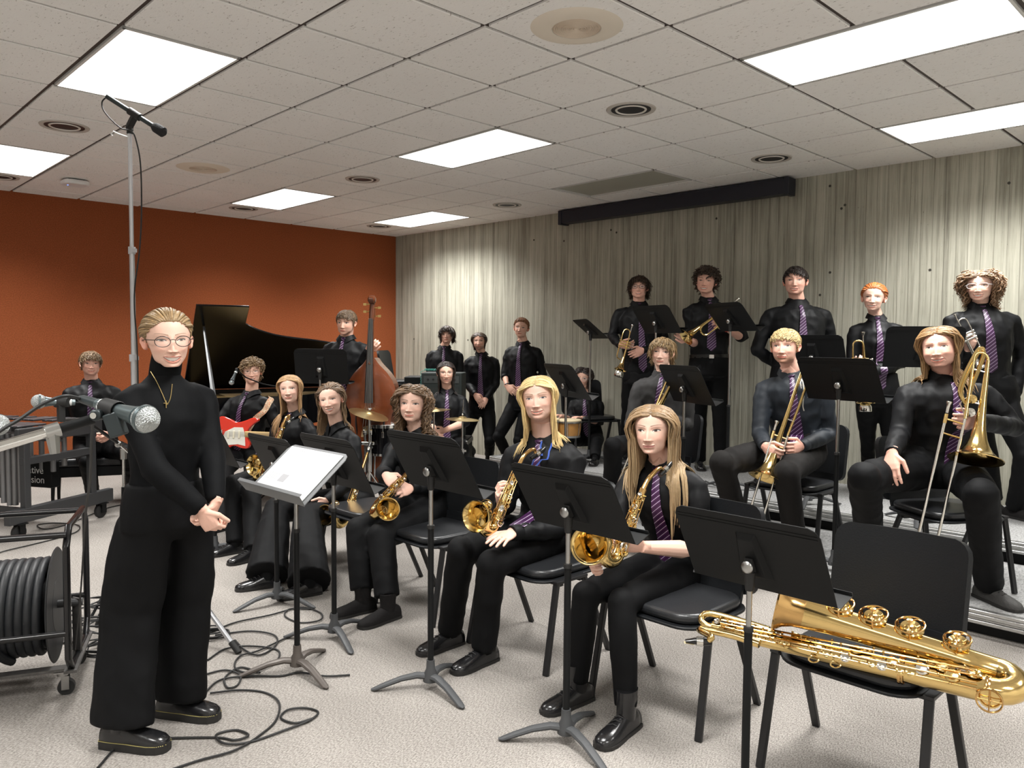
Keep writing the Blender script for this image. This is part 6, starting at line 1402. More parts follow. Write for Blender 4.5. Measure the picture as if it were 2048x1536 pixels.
# ---------------- double bass
def dbass():
    B = WY(747, 735, 7.02); t = thing('double_bass', 'reddish-brown double bass standing upright beside its player', 'double bass', (B.x, B.y, 0), R_(-6)); 
    vm = mat('bass_varnish', (.17, .042, .013), .25, spec=.5, coat=.4, var=(5, .35), bump=(30, .05, 2)); vd = mat('bass_varnish_dark', (.10, .028, .010), .25, spec=.5, coat=.4); 
    zb, zt = .24, 1.40; prof = [(0, .02), (.02, .20), (.06, .29), (.14, .325), (.24, .325), (.33, .29), (.40, .235), (.47, .205), (.54, .205), (.60, .23), (.64, .252), (.72, .255), (.80, .235), (.88, .17), (.95, .08), (1.0, .032)]
    pr = spline([V((a, b, 0)) for a, b in prof], 3); k = .87
    L_ = [(-p.y*k, zb+(zt-zb)*p.x) for p in pr]; R__ = [(p.y*k, zb+(zt-zb)*p.x) for p in pr]; poly = L_+R__[::-1]
    M = Matrix.Rotation(R_(90), 4, 'X'); m = MB(); m.plate(poly, .17, Matrix.Translation((0, .09, 0)) @ M); obj('ribs', m, vd, t, smooth=False, bevel=.012)
    m = MB(); n_ = len(pr)
    def fn(u, v):
        i = u*(n_-1); a = int(i); f_ = i-a; p = pr[a]*(1-f_)+pr[min(a+1, n_-1)]*f_; x = (2*v-1)*p.y*(k+.02); 
        return V((x, -.085-.035*(1-(2*v-1)**2)**.8*min(1, p.y/.2), zb+(zt-zb)*p.x))
    m.surf(fn, n_-1, 16, .006); obj('front_plate', m, vm, t)
    m = MB(); m.loft([(0, -.09, 1.34), (0, -.085, 1.42), (0, -.06, 1.60), (0, -.055, 1.74)], [(.032, .05), (.026, .03), (.022, .022), (.022, .02)], side=(1, 0, 0), n=12); obj('neck', m, vd, t)
    m = MB(); m.loft([(0, -.155, 1.00), (0, -.135, 1.25), (0, -.085, 1.74)], [(.040, .010), (.034, .009), (.021, .007)], side=(1, 0, 0), n=10); obj('fingerboard', m, mat('ebony', (.035, .034, .033), .3), t)
    m = MB(); m.loft([(0, -.055, 1.73), (0, -.04, 1.80), (0, -.03, 1.86), (0, -.035, 1.90)], [(.024, .026), (.028, .028), (.026, .024), (.020, .02)], side=(1, 0, 0), n=12); m.lathe([(0, -.034), (.02, -.034), (.038, -.02), (.040, 0), (.038, .02), (.02, .034), (0, .034)], 20, frame((0, -.045, 1.915), (1, 0, 0))); obj('scroll', m, vd, t)
    for i, z in enumerate((1.77, 1.81, 1.845, 1.875)):
        s = -1 if i % 2 else 1; m = MB(); m.cyl((0, -.04, z), (s*.055, -.04, z), .0055, n=8); m.plate(rrect(.03, .022, .006, 3), .005, frame((s*.066, -.0425, z), (0, 1, 0), (1, 0, 0))); obj('tuning_peg', m, brass, t)
    for x in (-.021, -.007, .007, .021): m = MB(); m.tube([(x*.6, -.095, 1.75), (x, -.168, 1.0), (x*1.7, -.215, .80), (x*1.2, -.17, .55)], .0022, n=5); obj('string', m, dchrome, t)
    m = MB(); m.plate([(-.075, 0), (-.045, 0), (-.04, .03), (.04, .03), (.045, 0), (.075, 0), (.065, .06), (.05, .10), (0, .115), (-.05, .10), (-.065, .06)], .014, Matrix.Translation((0, -.150, .70)) @ Matrix.Rotation(R_(90), 4, 'X') @ Matrix.Scale(.9, 4)); obj('bridge', m, mat('maple', (.55, .38, .2), .5), t, smooth=False)
    m = MB(); m.loft([(0, -.14, .62), (0, -.165, .45), (0, -.13, .30)], [(.05, .006), (.035, .008), (.022, .008)], side=(1, 0, 0), n=8); obj('tailpiece', m, ebon, t)
    for s in (-1, 1):
        m = MB(); c = V((s*.125, -.118, .79)); pts = [c+V((-s*.016*0+s*x, .018*abs(z)/.09*.6-.0, z)) for x, z in ((-.018, .085), (-.010, .097), (.002, .093), (.006, .075), (.004, .04), (0, 0), (-.004, -.04), (-.006, -.075), (-.002, -.093), (.010, -.097), (.018, -.085))]; m.loft(pts, [.010, .007, .006, .006, .007, .008, .007, .006, .006, .007, .010], n=8); obj('sound_hole', m, mat('fhole_dark', (.01, .006, .004), .8), t)
    m = MB(); m.cyl((0, 0, 0), (0, 0, zb), .006); m.cyl((0, 0, 0), (0, 0, .03), .014); obj('endpin', m, dchrome, t)
dbass()
# ---------------- electric guitar
def guitar():
    K = PP['g3']; c = Wk('g3', 470, 868, -.30); e = Wk('g3', 640, 872, -.36); ax = (e-c).normalized(); n = V((.25, -.95, .12)); n = (n-ax*n.dot(ax)).normalized(); sd = n.cross(ax)
    t = thing('electric_guitar', 'red electric guitar with white pickguard and patterned strap', 'guitar', c); F = Matrix((ax, sd, n)).transposed().to_4x4(); L = Matrix.Translation(c)
    def put(nm, m, mm, par=None, W=False, **k):
        if not W: m.v = [tuple(V(F.to_3x3() @ V(v))+c) for v in m.v]
        local(m, L); return obj(nm, m, mm, par or t, **k)
    out = [(-.20, .0), (-.19, .10), (-.13, .155), (-.05, .135), (.02, .105), (.09, .12), (.17, .15), (.22, .13), (.17, .09), (.13, .045), (.12, 0), (.13, -.045), (.15, -.085), (.13, -.125), (.07, -.125), (.0, -.105), (-.07, -.14), (-.14, -.155), (-.19, -.11)]
    pl = [(p.x, p.y) for p in spline([V((a, b, 0)) for a, b in out+[out[0]]], 4)[:-1]]
    m = MB(); m.plate(pl, .040, Matrix.Translation((0, 0, -.02))); put('body', m, mat('guitar_red', (.72, .035, .015), .2, coat=.4), bevel=.008, smooth=False)
    m = MB(); m.plate([(-.14, -.12), (-.05, -.10), (.04, -.09), (.11, -.105), (.10, .0), (.08, .06), (.0, .06), (-.08, .02)], .003, Matrix.Translation((0, 0, .021))); pg = put('pickguard', m, mat('pickguard_white', (.82, .8, .72), .35), smooth=False)
    for x in (-.05, .0, .05): m = MB(); m.box((x, -.005, .027), (.018, .07, .008)); put('pickup', m, mat('pickup_cream', (.75, .7, .55), .4), pg, bevel=.004)
    m = MB(); m.loft([(.10, 0, .018), (.30, 0, .016), (.62, 0, .012)], [(.029, .011), (.025, .011), (.021, .010)], side=(0, 1, 0), n=10); put('neck', m, mat('maple_neck', (.62, .42, .18), .35))
    m = MB(); m.plate([(.62, -.022), (.66, -.045), (.78, -.05), (.80, -.02), (.76, .03), (.62, .022)], .014, Matrix.Translation((0, 0, .0))); put('headstock', m, MATS['maple_neck'], smooth=False)
    m = MB()
    for i in range(6): m.bar((-.12, -.021+.0085*i, .030), (.66, -.014+.0056*i, .026), .001, .001)
    put('strings', m, dchrome, smooth=False)
    m = MB(); m.box((-.12, -.003, .028), (.03, .075, .012)); put('bridge', m, chrome, bevel=.003)
    sm_ = bpy.data.materials.new('orange_patterned_strap'); sm_.use_nodes = True; nt = sm_.node_tree; b = nt.nodes['Principled BSDF']; b.inputs['Roughness'].default_value = .8
    tc = _n(nt, 'ShaderNodeTexCoord'); vo = _n(nt, 'ShaderNodeTexVoronoi', Scale=62.0); nt.links.new(tc.outputs['Object'], vo.inputs['Vector']); cr = _n(nt, 'ShaderNodeValToRGB'); cr.color_ramp.interpolation = 'CONSTANT'
    e_ = cr.color_ramp.elements; e_[0].color = (.55, .10, .04, 1); e_[0].position = 0; e_[1].position = .28; e_[1].color = (.72, .50, .32, 1); q = e_.new(.55); q.color = (.10, .09, .10, 1); q = e_.new(.62); q.color = (.78, .60, .42, 1); nt.links.new(vo.outputs['Distance'], cr.inputs[0]); nt.links.new(cr.outputs[0], b.inputs['Base Color'])
    pts = []
    for p in [(538, 782, .04), (544, 792, -.02), (538, 804, -.1), (524, 822, -.14), (510, 840, -.16), (498, 858, -.18), (488, 872, -.2)]:
        w = K['J'](p); loc, nn, ix, ds = K['bvh'].find_nearest(w); pts.append(loc+nn*.012)
    m = MB(); pp = spline(pts, 4); sdn = []
    for i in range(len(pp)):
        tt = (pp[min(i+1, len(pp)-1)]-pp[max(i-1, 0)]).normalized(); loc, nn, ix, ds = K['bvh'].find_nearest(pp[i]); sdn.append(tt.cross(nn))
    m.loft(pp, [(.026, .0025)]*len(pp), side=sdn, n=8); put('strap', m, sm_, W=True)
guitar()
# ---------------- drums
cym = mat('bronze_cymbal', (.72, .55, .26), .28, 1.0, bump=(200, .05, 1)); skinhead = mat('drum_skin', (.66, .55, .36), .5); wood_b = mat('bongo_wood', (.42, .20, .05), .3, coat=.3, var=(8, .3))
def cymbal(lbl, px, py, Yd, r, tilt, az_, rod=.05, top=None):
    c = WY(px, py, Yd); t = thing('cymbal_stand', lbl, 'cymbal', (c.x, c.y, 0), 0, 'cymbals of the drum kit'); M = Matrix.Translation((0, 0, c.z)) @ Matrix.Rotation(R_(az_), 4, 'Z') @ Matrix.Rotation(R_(tilt), 4, 'Y')
    m = MB(); m.lathe([(.006, .016), (.025, .014), (.04, .004), (.05, .0), (r*.7, -.006), (r, -.014), (r, -.016), (r*.7, -.008), (.05, -.003), (.038, .001), (.006, .012)], 48, M); obj('cymbal', m, cym, t, ang=60)
    m = MB(); m.cyl(M @ V((0, 0, .01)), M @ V((0, 0, rod)), .003); m.sph(M @ V((0, 0, .03)), .010, 10); m.box(M @ V((0, 0, .04)), (.034, .006, .012)); obj('wing_nut', m, chrome, t)
    m = MB(); m.cyl((0, 0, .2), (0, 0, c.z-.30), .0125); obj('lower_tube', m, chrome, t); m = MB(); m.cyl((0, 0, c.z-.30), (0, 0, c.z-.005), .008); obj('upper_tube', m, chrome, t)
    m = MB(); m.cyl((0, 0, c.z-.32), (0, 0, c.z-.28), .018); m.box((.02, 0, c.z-.30), (.03, .008, .02)); obj('clamp', m, chrome, t)
    for i in range(3): a = 2.09*i+.4; m = MB(); m.tube([(0, 0, .42), (.26*math.cos(a), .26*math.sin(a), .012)], .008); obj('leg', m, chrome, t)
cymbal('tilted gold cymbal between the bass and the seated saxophonists', 738, 826, 6.75, .175, 17, -20)
cymbal('flat bronze cymbal on a chrome stand in front of the drummer', 925, 836, 7.05, .155, 3, 0, rod=.17)
cymbal('small cymbal edge showing left of the drummer striped tie', 868, 818, 7.2, .15, 4, 180, rod=.04)
c = WY(772, 872, 6.95); t = thing('tom_drum', 'black drum with chrome rim and mounts left of the curly-haired saxophonist', 'drum', (c.x, c.y, 0))
m = MB(); z = c.z; m.lathe([(0, z-.15), (.16, z-.15), (.16, z+.10), (0, z+.10)], 36); obj('shell', m, blk_l, t)
m = MB(); m.lathe([(.158, z+.085), (.168, z+.085), (.168, z+.112), (.158, z+.112), (.158, z+.1)], 40); obj('hoop', m, chrome, t); m = MB(); m.lathe([(.158, z-.16), (.168, z-.16), (.168, z-.14), (.158, z-.14)], 40); obj('hoop', m, chrome, t)
m = MB(); m.lathe([(0, z+.104), (.157, z+.104), (.157, z+.102)], 36); obj('head', m, mat('drumhead_white', (.7, .7, .68), .5), t)
for i in range(8): a = i*math.pi/4; m = MB(); m.box((.168*math.cos(a), .168*math.sin(a), z+.03), (.02, .02, .05)); m.cyl((.172*math.cos(a), .172*math.sin(a), z+.03), (.172*math.cos(a), .172*math.sin(a), z+.12), .004, n=8); obj('lug', m, chrome, t, bevel=.004)
for x in (-.16, -.11): m = MB(); m.cyl((x, -.15, z-.30), (x, -.15, z+.09), .009); m.sph((x, -.15, z+.06), .022, 12); m.cyl((x, -.15, z+.03), (x, -.15, z+.05), .02); obj('mount_post', m, chrome, t)
m = MB(); m.plate(rrect(.13, .06, .02), .03, Matrix.Translation((-.135, -.15, z-.06))); obj('mount_bracket', m, chrome, t, bevel=.005)
for i in range(3): a = 2.09*i; m = MB(); m.tube([(.15*math.cos(a), .15*math.sin(a), z-.1), (.17*math.cos(a), .17*math.sin(a), 0)], .007); obj('leg', m, chrome, t)
for (px, py, r, l) in ((1139, 838, .118, 'larger wooden bongo drum with tan skin between the music stands'), (1100, 836, .10, 'smaller wooden bongo drum beside the larger one, partly behind blond hair')):
    c = WY(px, py, 7.75); t = thing('bongo_drum', l, 'drum', (c.x, c.y, c.z-.18), 0, 'pair of bongo drums'); m = MB(); m.lathe([(0, 0), (r*.86, 0), (r*.97, .08), (r, .165), (0, .165)], 36); obj('shell', m, wood_b, t)
    m = MB(); m.lathe([(0, .178), (r*.9, .178), (r+.002, .172), (r+.002, .15)], 36); obj('head', m, skinhead, t)
    m = MB(); m.lathe([(r+.002, .145), (r+.008, .145), (r+.008, .160), (r+.002, .160)], 36); m.lathe([(r*.86, .0), (r*.92, .0), (r*.94, .02), (r*.88, .02)], 36); obj('rim', m, dchrome, t)
    for i in range(6): a = i*math.pi/3+.3; m = MB(); m.tube([((r+.008)*math.cos(a), (r+.008)*math.sin(a), .15), (r*.94*math.cos(a), r*.94*math.sin(a), .01)], .003, n=6); obj('tension_rod', m, chrome, t)
c = WY(1120, 850, 7.78); t = thing('bongo_stand', 'thin chrome stand carrying the two bongo drums', 'stand', (c.x, c.y, H2)); h = c.z-H2
m = MB(); m.cyl((0, 0, .1), (0, 0, h-.10), .011); obj('pole', m, chrome, t); m = MB(); m.box((0, 0, h-.115), (.26, .03, .02)); obj('bracket', m, chrome, t)
for i in range(3): a = 2.09*i; m = MB(); m.tube([(0, 0, .3), (.22*math.cos(a), .22*math.sin(a), .01)], .008); obj('leg', m, chrome, t)
# ================================================================ MICROPHONES, REEL, VIBRAPHONE, CABLES
grille_m = mat('mic_grille_silver', (.55, .58, .58), .35, .8, bump=(420, .9, 1)); micbody = mat('mic_body_dark_grey', (.035, .045, .048), .4, .3); micteal = mat('mic_body_sheen', (.16, .20, .21), .32, .8)
tape_m = mat('white_tape', (.72, .74, .74), .6)
def handheld(lbl, A, B, r=.0255, num=None, col=micbody):
    """A: connector end, B: centre of ball"""
    A, B = V(A), V(B); ax = (B-A).normalized(); ln = (B-A).length; t = thing('microphone', lbl, 'microphone', B); L = Matrix.Translation(B); F = frame(A, ax)
    def put(nm, m, mm, par=None, **k): local(m, L); return obj(nm, m, mm, par or t, **k)
    m = MB(); m.lathe([(0, 0), (.0105, 0), (.0115, .012), (.0112, .03), (.0125, .06), (.0175, ln-.030), (.0205, ln-.020), (0, ln-.015)], 28, F); put('handle', m, col)
    m = MB(); q = []; 
    for i in range(13): w = math.pi*(i/12)*.86; q.append((r*math.sin(w), ln-math.cos(math.pi-w)*-1*r if False else ln+r*math.cos(w)))
    m.lathe(q+[(.019, ln-.024)], 32, F); gr = put('grille', m, grille_m)
    m = MB(); m.lathe([(r-.0005, ln-.004), (r+.0013, ln-.004), (r+.0013, ln+.003), (r-.0005, ln+.003)], 32, F); put('grille_band', m, micteal, gr)
    m = MB(); m.lathe([(.0115, .012), (.0128, .012), (.0132, .022), (.0118, .022)], 28, F); put('tape_label', m, tape_m)
    return t, F, ln, put
# near microphone: ball (291,838), connector about (168,798)
MB_ = WY(291, 838, 1.44); MA_ = WY(196, 808, 1.50)
mic, F, ln, put = handheld('large silver-headed microphone nearest the viewer, in front of the conductor', MA_, MB_, num='6', col=micteal)
m = MB(); d = (MB_-MA_).normalized(); m.loft([MA_+d*.004, MA_-d*.012, MA_-d*.045, MA_-d*.055], [.0095, .0095, .0085, .0055], n=18); put('connector', m, micbody)
nrm = (CAM-(MA_+d*.017)); nrm = (nrm-d*nrm.dot(d)).normalized(); xx_ = nrm.cross(d)*-1
FM = Matrix((d, nrm.cross(d), nrm)).transposed().to_4x4(); FM.translation = MA_+d*.017+nrm*.0134-mic.location; text_mesh('6', .016, mat('pen_grey', (.12, .13, .14), .7), mic, FM @ Matrix.Rotation(R_(-90), 4, 'Z'), .0002)
tel = WY(192, 836, 1.47)
t = thing('boom_stand', 'black and chrome boom arm holding the nearest microphone', 'microphone stand', tel); L = Matrix.Translation(tel)
def putt(nm, m, mm, par=None, **k): local(m, L); return obj(nm, m, mm, par or t, **k)
far = WY(-160, 940, 1.30); mid_ = WY(92, 872, 1.44)
m = MB(); m.cyl(tel+V((-.005, 0, -.002)), lerp(tel, far, .28), .0095, n=20); putt('arm_tip', m, stand_m)
m = MB(); m.cyl(lerp(tel, far, .27), far, .0095, n=20); putt('boom_tube', m, chrome)
m = MB(); q = lerp(tel, far, .27); dd = (far-tel).normalized(); m.cyl(q-dd*.012, q+dd*.012, .014, n=18); m.cyl(q+V((0, 0, -.004)), q+V((.004, 0, -.042)), .013, .009, n=8); putt('clutch', m, dchrome)
m = MB(); m.box((0, 0, 0), (.030, .022, .046), frame(tel+V((.037, .0, -.012)), V((-.35, 0, 1)))); m.cyl(tel+V((.004, -.014, .006)), tel+V((.004, .012, .006)), .011, n=16); putt('swivel', m, micbody, bevel=.003)
m = MB(); cc = MA_+d*.036; m.lathe([(.0140, -.018), (.0158, -.018), (.0178, .024), (.0165, .024)], 20, frame(cc, d)); m.bar(cc+V((0, 0, -.015)), tel+V((.037, 0, .008)), .020, .022); putt('clip', m, rub, bevel=.003)
m = MB(); m.cyl(tel+V((.004, -.0145, .006)), tel+V((.004, -.018, .006)), .006, n=12); putt('bolt', m, chrome)
stp = far+V((-.25, .12, 0)); m = MB(); m.cyl(V((far.x+.03, far.y, 0.03)), far+V((.03, 0, -.01)), .010, n=16); putt('pole', m, chrome)
m = MB(); m.lathe([(0, .0), (.13, .0), (.13, .02), (.03, .035), (0, .035)], 32, Matrix.Translation((far.x+.03, far.y, 0))); putt('round_base', m, cast_m)
def cable(lbl, pts, r=.0035, m_=None, name='microphone_cable', k=8, grp=None):
    m = MB(); m.tube(spline(pts, k), r, n=7); o = obj(name, m, m_ or rub, None); return tag(o, lbl, 'cable', grp)
cable('black cable curving from the back of the nearest microphone to the left edge', [MA_-d*.05, WY(135, 792, 1.47), WY(110, 797, 1.45), WY(78, 812, 1.42), WY(40, 838, 1.40), WY(0, 862, 1.38), WY(-60, 905, 1.34)], .0034)
cable('thin black cable hanging from the boom arm to the floor by the conductor', [WY(186, 845, 1.52), WY(183, 880, 1.6), WY(180, 960, 1.75), WY(172, 1020, 2.0), WY(167, 1100, 2.4), WY(160, 1200, 2.9), WY(150, 1300, 3.3)], .003)
# second microphone behind, ball at (78,803), pointing left
B2 = WY(78, 803, 2.95); A2 = WY(150, 805, 3.02); mic2, F2, l2, put2 = handheld('grey microphone with round light head pointing left over the vibraphone', A2, B2, r=.027, col=micteal)
t = thing('boom_stand', 'thin black boom stand rising behind the conductor elbow with tilted arm', 'microphone stand', WZ(248, 1205, 0)); b0 = t.location.copy(); L = Matrix.Translation(b0)
yb = b0.y; top_ = WY(247, 908, yb); m = MB(); m.cyl(V((b0.x, b0.y, .1)), lerp(b0, top_, .78), .0125); putt('lower_tube', m, stand_m); m = MB(); m.cyl(lerp(b0, top_, .70), top_, .008); putt('upper_tube', m, chrome)
e1 = WY(166, 838, yb-.55); e2 = WY(300, 945, yb+.2); m = MB(); m.cyl(e1, WY(236, 886, yb-.1), .0095); putt('boom_arm', m, stand_m); m = MB(); m.cyl(WY(236, 886, yb-.1), e2, .007); putt('boom_tube', m, chrome)
m = MB(); m.sph(WY(236, 888, yb-.1), .02, 10); m.cyl(top_+V((0, 0, -.03)), top_+V((0, 0, .03)), .018); putt('clutch', m, dchrome)
m = MB(); cc = lerp(A2, B2, .4); m.cyl(cc+V((-.02, 0, 0)), cc+V((.03, 0, 0)), .021, .018); m.bar(cc+V((0, 0, -.01)), cc+V((.0, .0, -.075)), .03, .022); m.tube([cc+V((0, 0, -.07)), e1], .008); putt('clip', m, rub)
for i in range(3):
    a = R_(20+120*i); m = MB(); m.tube([b0+V((0, 0, .26)), b0+V((.27*math.cos(a), .27*math.sin(a), .012))], .008); putt('leg', m, stand_m)
cable('thin cable arching from the second microphone to its boom', [A2, WY(170, 806, 3.0), WY(182, 818, 3.0), WY(184, 835, 3.0), WY(172, 845, 3.0)], .003)
B3 = WY(-4, 850, 1.9); A3 = WY(-70, 846, 1.95); handheld('microphone head just entering the left edge of view', A3, B3, r=.026, col=micteal)
t = thing('boom_stand', 'microphone stand outside the left edge holding the cut-off microphone', 'microphone stand', V((A3.x-.05, A3.y, 0))); L = Matrix.Translation(t.location)
m = MB(); m.cyl(V((A3.x-.05, A3.y, .02)), A3+V((-.05, 0, -.03)), .01); putt('pole', m, stand_m); m = MB(); m.cyl(A3+V((-.06, 0, -.01)), A3+V((.02, 0, 0)), .018); putt('clip', m, rub); m = MB(); m.lathe([(0, 0), (.12, 0), (.12, .02), (0, .03)], 28, Matrix.Translation(t.location)); putt('round_base', m, cast_m)
# tall stand behind the conductor
b0 = WZ(277, 1245, 0); Yt = b0.y; t = thing('tall_microphone_stand', 'very tall silver telescopic stand behind the conductor with microphone near the ceiling', 'microphone stand', b0); L = Matrix.Translation(b0)
alum = mat('silver_stand_aluminium', (.62, .63, .66), .35, .85); zt = WY(277, 268, Yt).z; z1 = WY(277, 497, Yt).z; z2 = WY(277, 712, Yt).z
m = MB(); m.cyl(b0+V((0, 0, .35)), V((b0.x, b0.y, z2)), .0165, n=20); putt('lower_tube', m, alum); m = MB(); m.cyl(V((b0.x, b0.y, z2-.03)), V((b0.x, b0.y, z1)), .0135, n=20); putt('middle_tube', m, alum); m = MB(); m.cyl(V((b0.x, b0.y, z1-.03)), V((b0.x, b0.y, zt)), .0105, n=20); putt('upper_tube', m, alum)
for z, r in ((z1, .018), (z2, .022)): m = MB(); m.cyl(V((b0.x, b0.y, z-.03)), V((b0.x, b0.y, z+.008)), r, n=20); m.box((b0.x+.02, b0.y-.01, z-.012), (.02, .012, .02)); putt('collar', m, mat('grey_collar', (.5, .5, .52), .5))
for tg, mid in (((476, 1303), .5), ((196, 1250), .5), ((300, 1190), .5)):
    f_ = WZ(tg[0], tg[1], .01); m = MB(); m.cyl(V((b0.x, b0.y, .62)), f_, .0125, n=14); lg = putt('leg', m, alum); m = MB(); dd = (f_-V((b0.x, b0.y, .62))).normalized(); m.cyl(f_-dd*.06, f_+dd*.01, .016, n=14); putt('rubber_foot', m, rub, lg)
    m = MB(); m.cyl(V((b0.x, b0.y, .22)), lerp(V((b0.x, b0.y, .62)), f_, .55), .007, n=10); putt('brace', m, alum)
h0 = V((b0.x, b0.y, zt)); m = MB(); m.cyl(h0, h0+V((0, 0, .045)), .016, .012, n=16); m.box(h0+V((0, 0, .03)), (.03, .03, .03)); putt('swivel', m, rub, bevel=.004)
m = MB(); m.tube([h0+V((0, 0, -.02)), h0+V((-.06, 0, .0)), h0+V((-.085, 0, .012)), h0+V((-.10, 0, .0)), h0+V((-.09, 0, -.012))], .004, n=6); putt('cable_hook', m, white_p)
mA = WY(214, 193, Yt-.02); mBb = WY(330, 267, Yt-.06); md = (mBb-mA).normalized(); tm = thing('microphone', 'long black microphone with foam tip at the top of the very tall stand', 'microphone', lerp(mA, mBb, .5)); L = Matrix.Translation(tm.location); t_old = t; t = tm
m = MB(); m.cyl(mA, lerp(mA, mBb, .85), .0125, n=18); putt('tube_body', m, micbody); m = MB(); m.loft([lerp(mA, mBb, .80), lerp(mA, mBb, .84), lerp(mA, mBb, .97), mBb], [.018, .026, .027, .014], n=18); putt('foam_tip', m, mat('foam', (.02, .02, .022), .95, bump=(200, .8, 2)))
t = t_old; L = Matrix.Translation(b0); mc_ = lerp(mA, mBb, .48); m = MB(); m.loft([mc_-md*.035, mc_+md*.035], [(.020, .020)]*2, n=16); m.bar(mc_+V((0, 0, -.01)), h0+V((-.0, 0, .04)), .03, .022); putt('clip', m, rub)
cable('black cable looping from the highest microphone down the very tall stand', [mA, WY(204, 205, Yt), WY(210, 225, Yt), WY(240, 255, Yt-.02), WY(262, 262, Yt-.03), WY(272, 280, Yt-.025), WY(281, 330, Yt-.022), WY(283, 420, Yt-.022), WY(279, 500, Yt-.025), WY(270, 570, Yt-.03), WY(269, 620, Yt-.03), WY(274, 690, Yt-.025), WY(276, 800, Yt-.03), WY(272, 1000, Yt-.03), WY(262, 1180, Yt-.06), WZ(250, 1262, .01)], .0038)
# piano microphone
B4 = WY(463, 765, 6.75); A4 = WY(473, 741, 6.8); handheld('small microphone pointing down in front of the open piano', A4, B4, r=.021)
t = thing('boom_stand', 'thin boom stand behind the guitarist reaching over the piano', 'microphone stand', V((-1.93, 7.3, 0))); L = Matrix.Translation(t.location); p1 = WY(558, 774, 7.2)
m = MB(); m.tube([A4+V((0, 0, .01)), WY(492, 755, 6.9), WY(525, 768, 7.05), p1], .006); putt('boom_tube', m, stand_m); m = MB(); m.cyl(V((p1.x, p1.y, .1)), p1, .009); putt('pole', m, stand_m)
for i in range(3): a = R_(80+120*i); m = MB(); m.tube([V((p1.x, p1.y, .25)), V((p1.x+.25*math.cos(a), p1.y+.25*math.sin(a), .01))], .008); putt('leg', m, stand_m)
m = MB(); m.sph(A4+V((0, 0, .01)), .014, 8); putt('clip', m, rub)
# ---------------- cable reel
def reel():
    c = WZ(60, 1400, 0); c = V((-2.36, 3.34, 0)); ax = V((.93, .36, 0)).normalized(); ay = V((-ax.y, ax.x, 0))
    t = thing('cable_reel', 'black wheeled cable reel with thick black cable at the left', 'cable reel', c, math.atan2(ax.y, ax.x)); zc = .33
    W_, D_, H_ = .42, .27, .74          # half width along axle, half depth
    fm = mat('reel_frame_gloss', (.010, .010, .011), .22, spec=.5); pl = mat('reel_flange', (.035, .036, .038), .45); cb = mat('thick_cable_jacket', (.016, .018, .021), .5, bump=(60, .1, 2))
    for s in (-1, 1):
        m = MB(); x = s*W_; R2 = .07; loop = [(x, -D_+R2, .12), (x, -D_, .12+R2), (x, -D_, H_-R2), (x, -D_+R2, H_), (x, D_-R2, H_), (x, D_, H_-R2), (x, D_, .12+R2), (x, D_-R2, .12)]
        pts = []
        for i, p in enumerate(loop): pts.append(V(p)); 
        m.tube(pts, .0145, n=12, closed=True); obj('side_hoop', m, fm, t)
        m = MB(); m.lathe([(0, -.004), (.250, -.004), (.255, 0), (.250, .004), (0, .004)], 56, Matrix.Translation((s*(W_-.085), 0, zc+.02)) @ Matrix.Rotation(R_(90), 4, 'Y')); obj('flange', m, pl, t)
        m = MB(); m.bar((x, -D_+.03, .12), (x-s*.0, D_-.03, .12), .05, .012); obj('foot_plate', m, mat('worn_grey_steel', (.12, .115, .11), .5, .5, var=(30, .3)), t, smooth=False)
    for y, z in ((-D_+.01, H_-.02), (D_-.01, H_-.02), (-D_, .30), (D_, .30)):
        m = MB(); m.cyl((-W_, y, z), (W_, y, z), .0135, n=12); obj('cross_tube', m, fm, t)
    for y in (-.17, .17): m = MB(); m.bar((-W_, y, .115), (W_, y, .115), .05, .012); obj('base_rail', m, MATS['worn_grey_steel'], t, smooth=False)
    m = MB(); m.cyl((-W_+.08, 0, zc+.02), (W_-.08, 0, zc+.02), .12, n=28); m.cyl((-W_-.02, 0, zc+.02), (W_+.02, 0, zc+.02), .018); obj('drum', m, pl, t)
    for s_ in (-1, 1): m = MB(); m.bar((s_*(W_-.005), 0, .12), (s_*(W_-.005), 0, zc+.04), .05, .010); obj('axle_bracket', m, MATS['worn_grey_steel'], t, smooth=False)
    m = MB(); rg = random.Random(5); n = 19
    for lay, R3 in ((0, .170), (1, .198)):
        pts = []; N = 34
        for i in range(n*N): 
            a = 2*math.pi*i/N; u = i/(n*N-1); x = (-W_+.115)+(2*W_-.23)*(u if lay == 0 else 1-u); pts.append(V((x, math.cos(a)*R3, zc+.02+math.sin(a)*R3)))
        m.tube(pts, .0185, n=10)
    o = obj('wound_cable', m, cb, t, ang=80)
    m = MB(); pts = [V((-.02+.20*u, -math.sin(.25+u*2.4)*.228, zc+.02+math.cos(.25+u*2.4)*.228)) for u in [i/16 for i in range(17)]]; m.tube(pts, .0185, n=10); pts = [V((-.16+.02*u, -math.sin(.3+u*2.5)*.228, zc+.02+math.cos(.3+u*2.5)*.228)) for u in [i/16 for i in range(17)]]; pts += [V((-.14, -.13, .09)), V((-.18, -.16, .05)), V((-.24, -.17, .10)), V((-.25, -.14, .2))]; m.tube(spline(pts, 2), .018, n=10); obj('loose_turn', m, cb, t)
    for sx in (-1, 1):
        for sy in (-1, 1):
            x, y = sx*(W_-.04), sy*.17; m = MB(); m.box((x, y, .103), (.06, .05, .006)); m.cyl((x, y, .10), (x, y, .085), .022); m.box((x+.012, y+.017, .055), (.03, .004, .06)); m.box((x+.012, y-.017, .055), (.03, .004, .06)); k = obj('caster', m, dchrome, t)
            m = MB(); m.cyl((x+.014, y-.013, .034), (x+.014, y+.013, .034), .034, n=20); obj('wheel', m, rub, k)
reel()
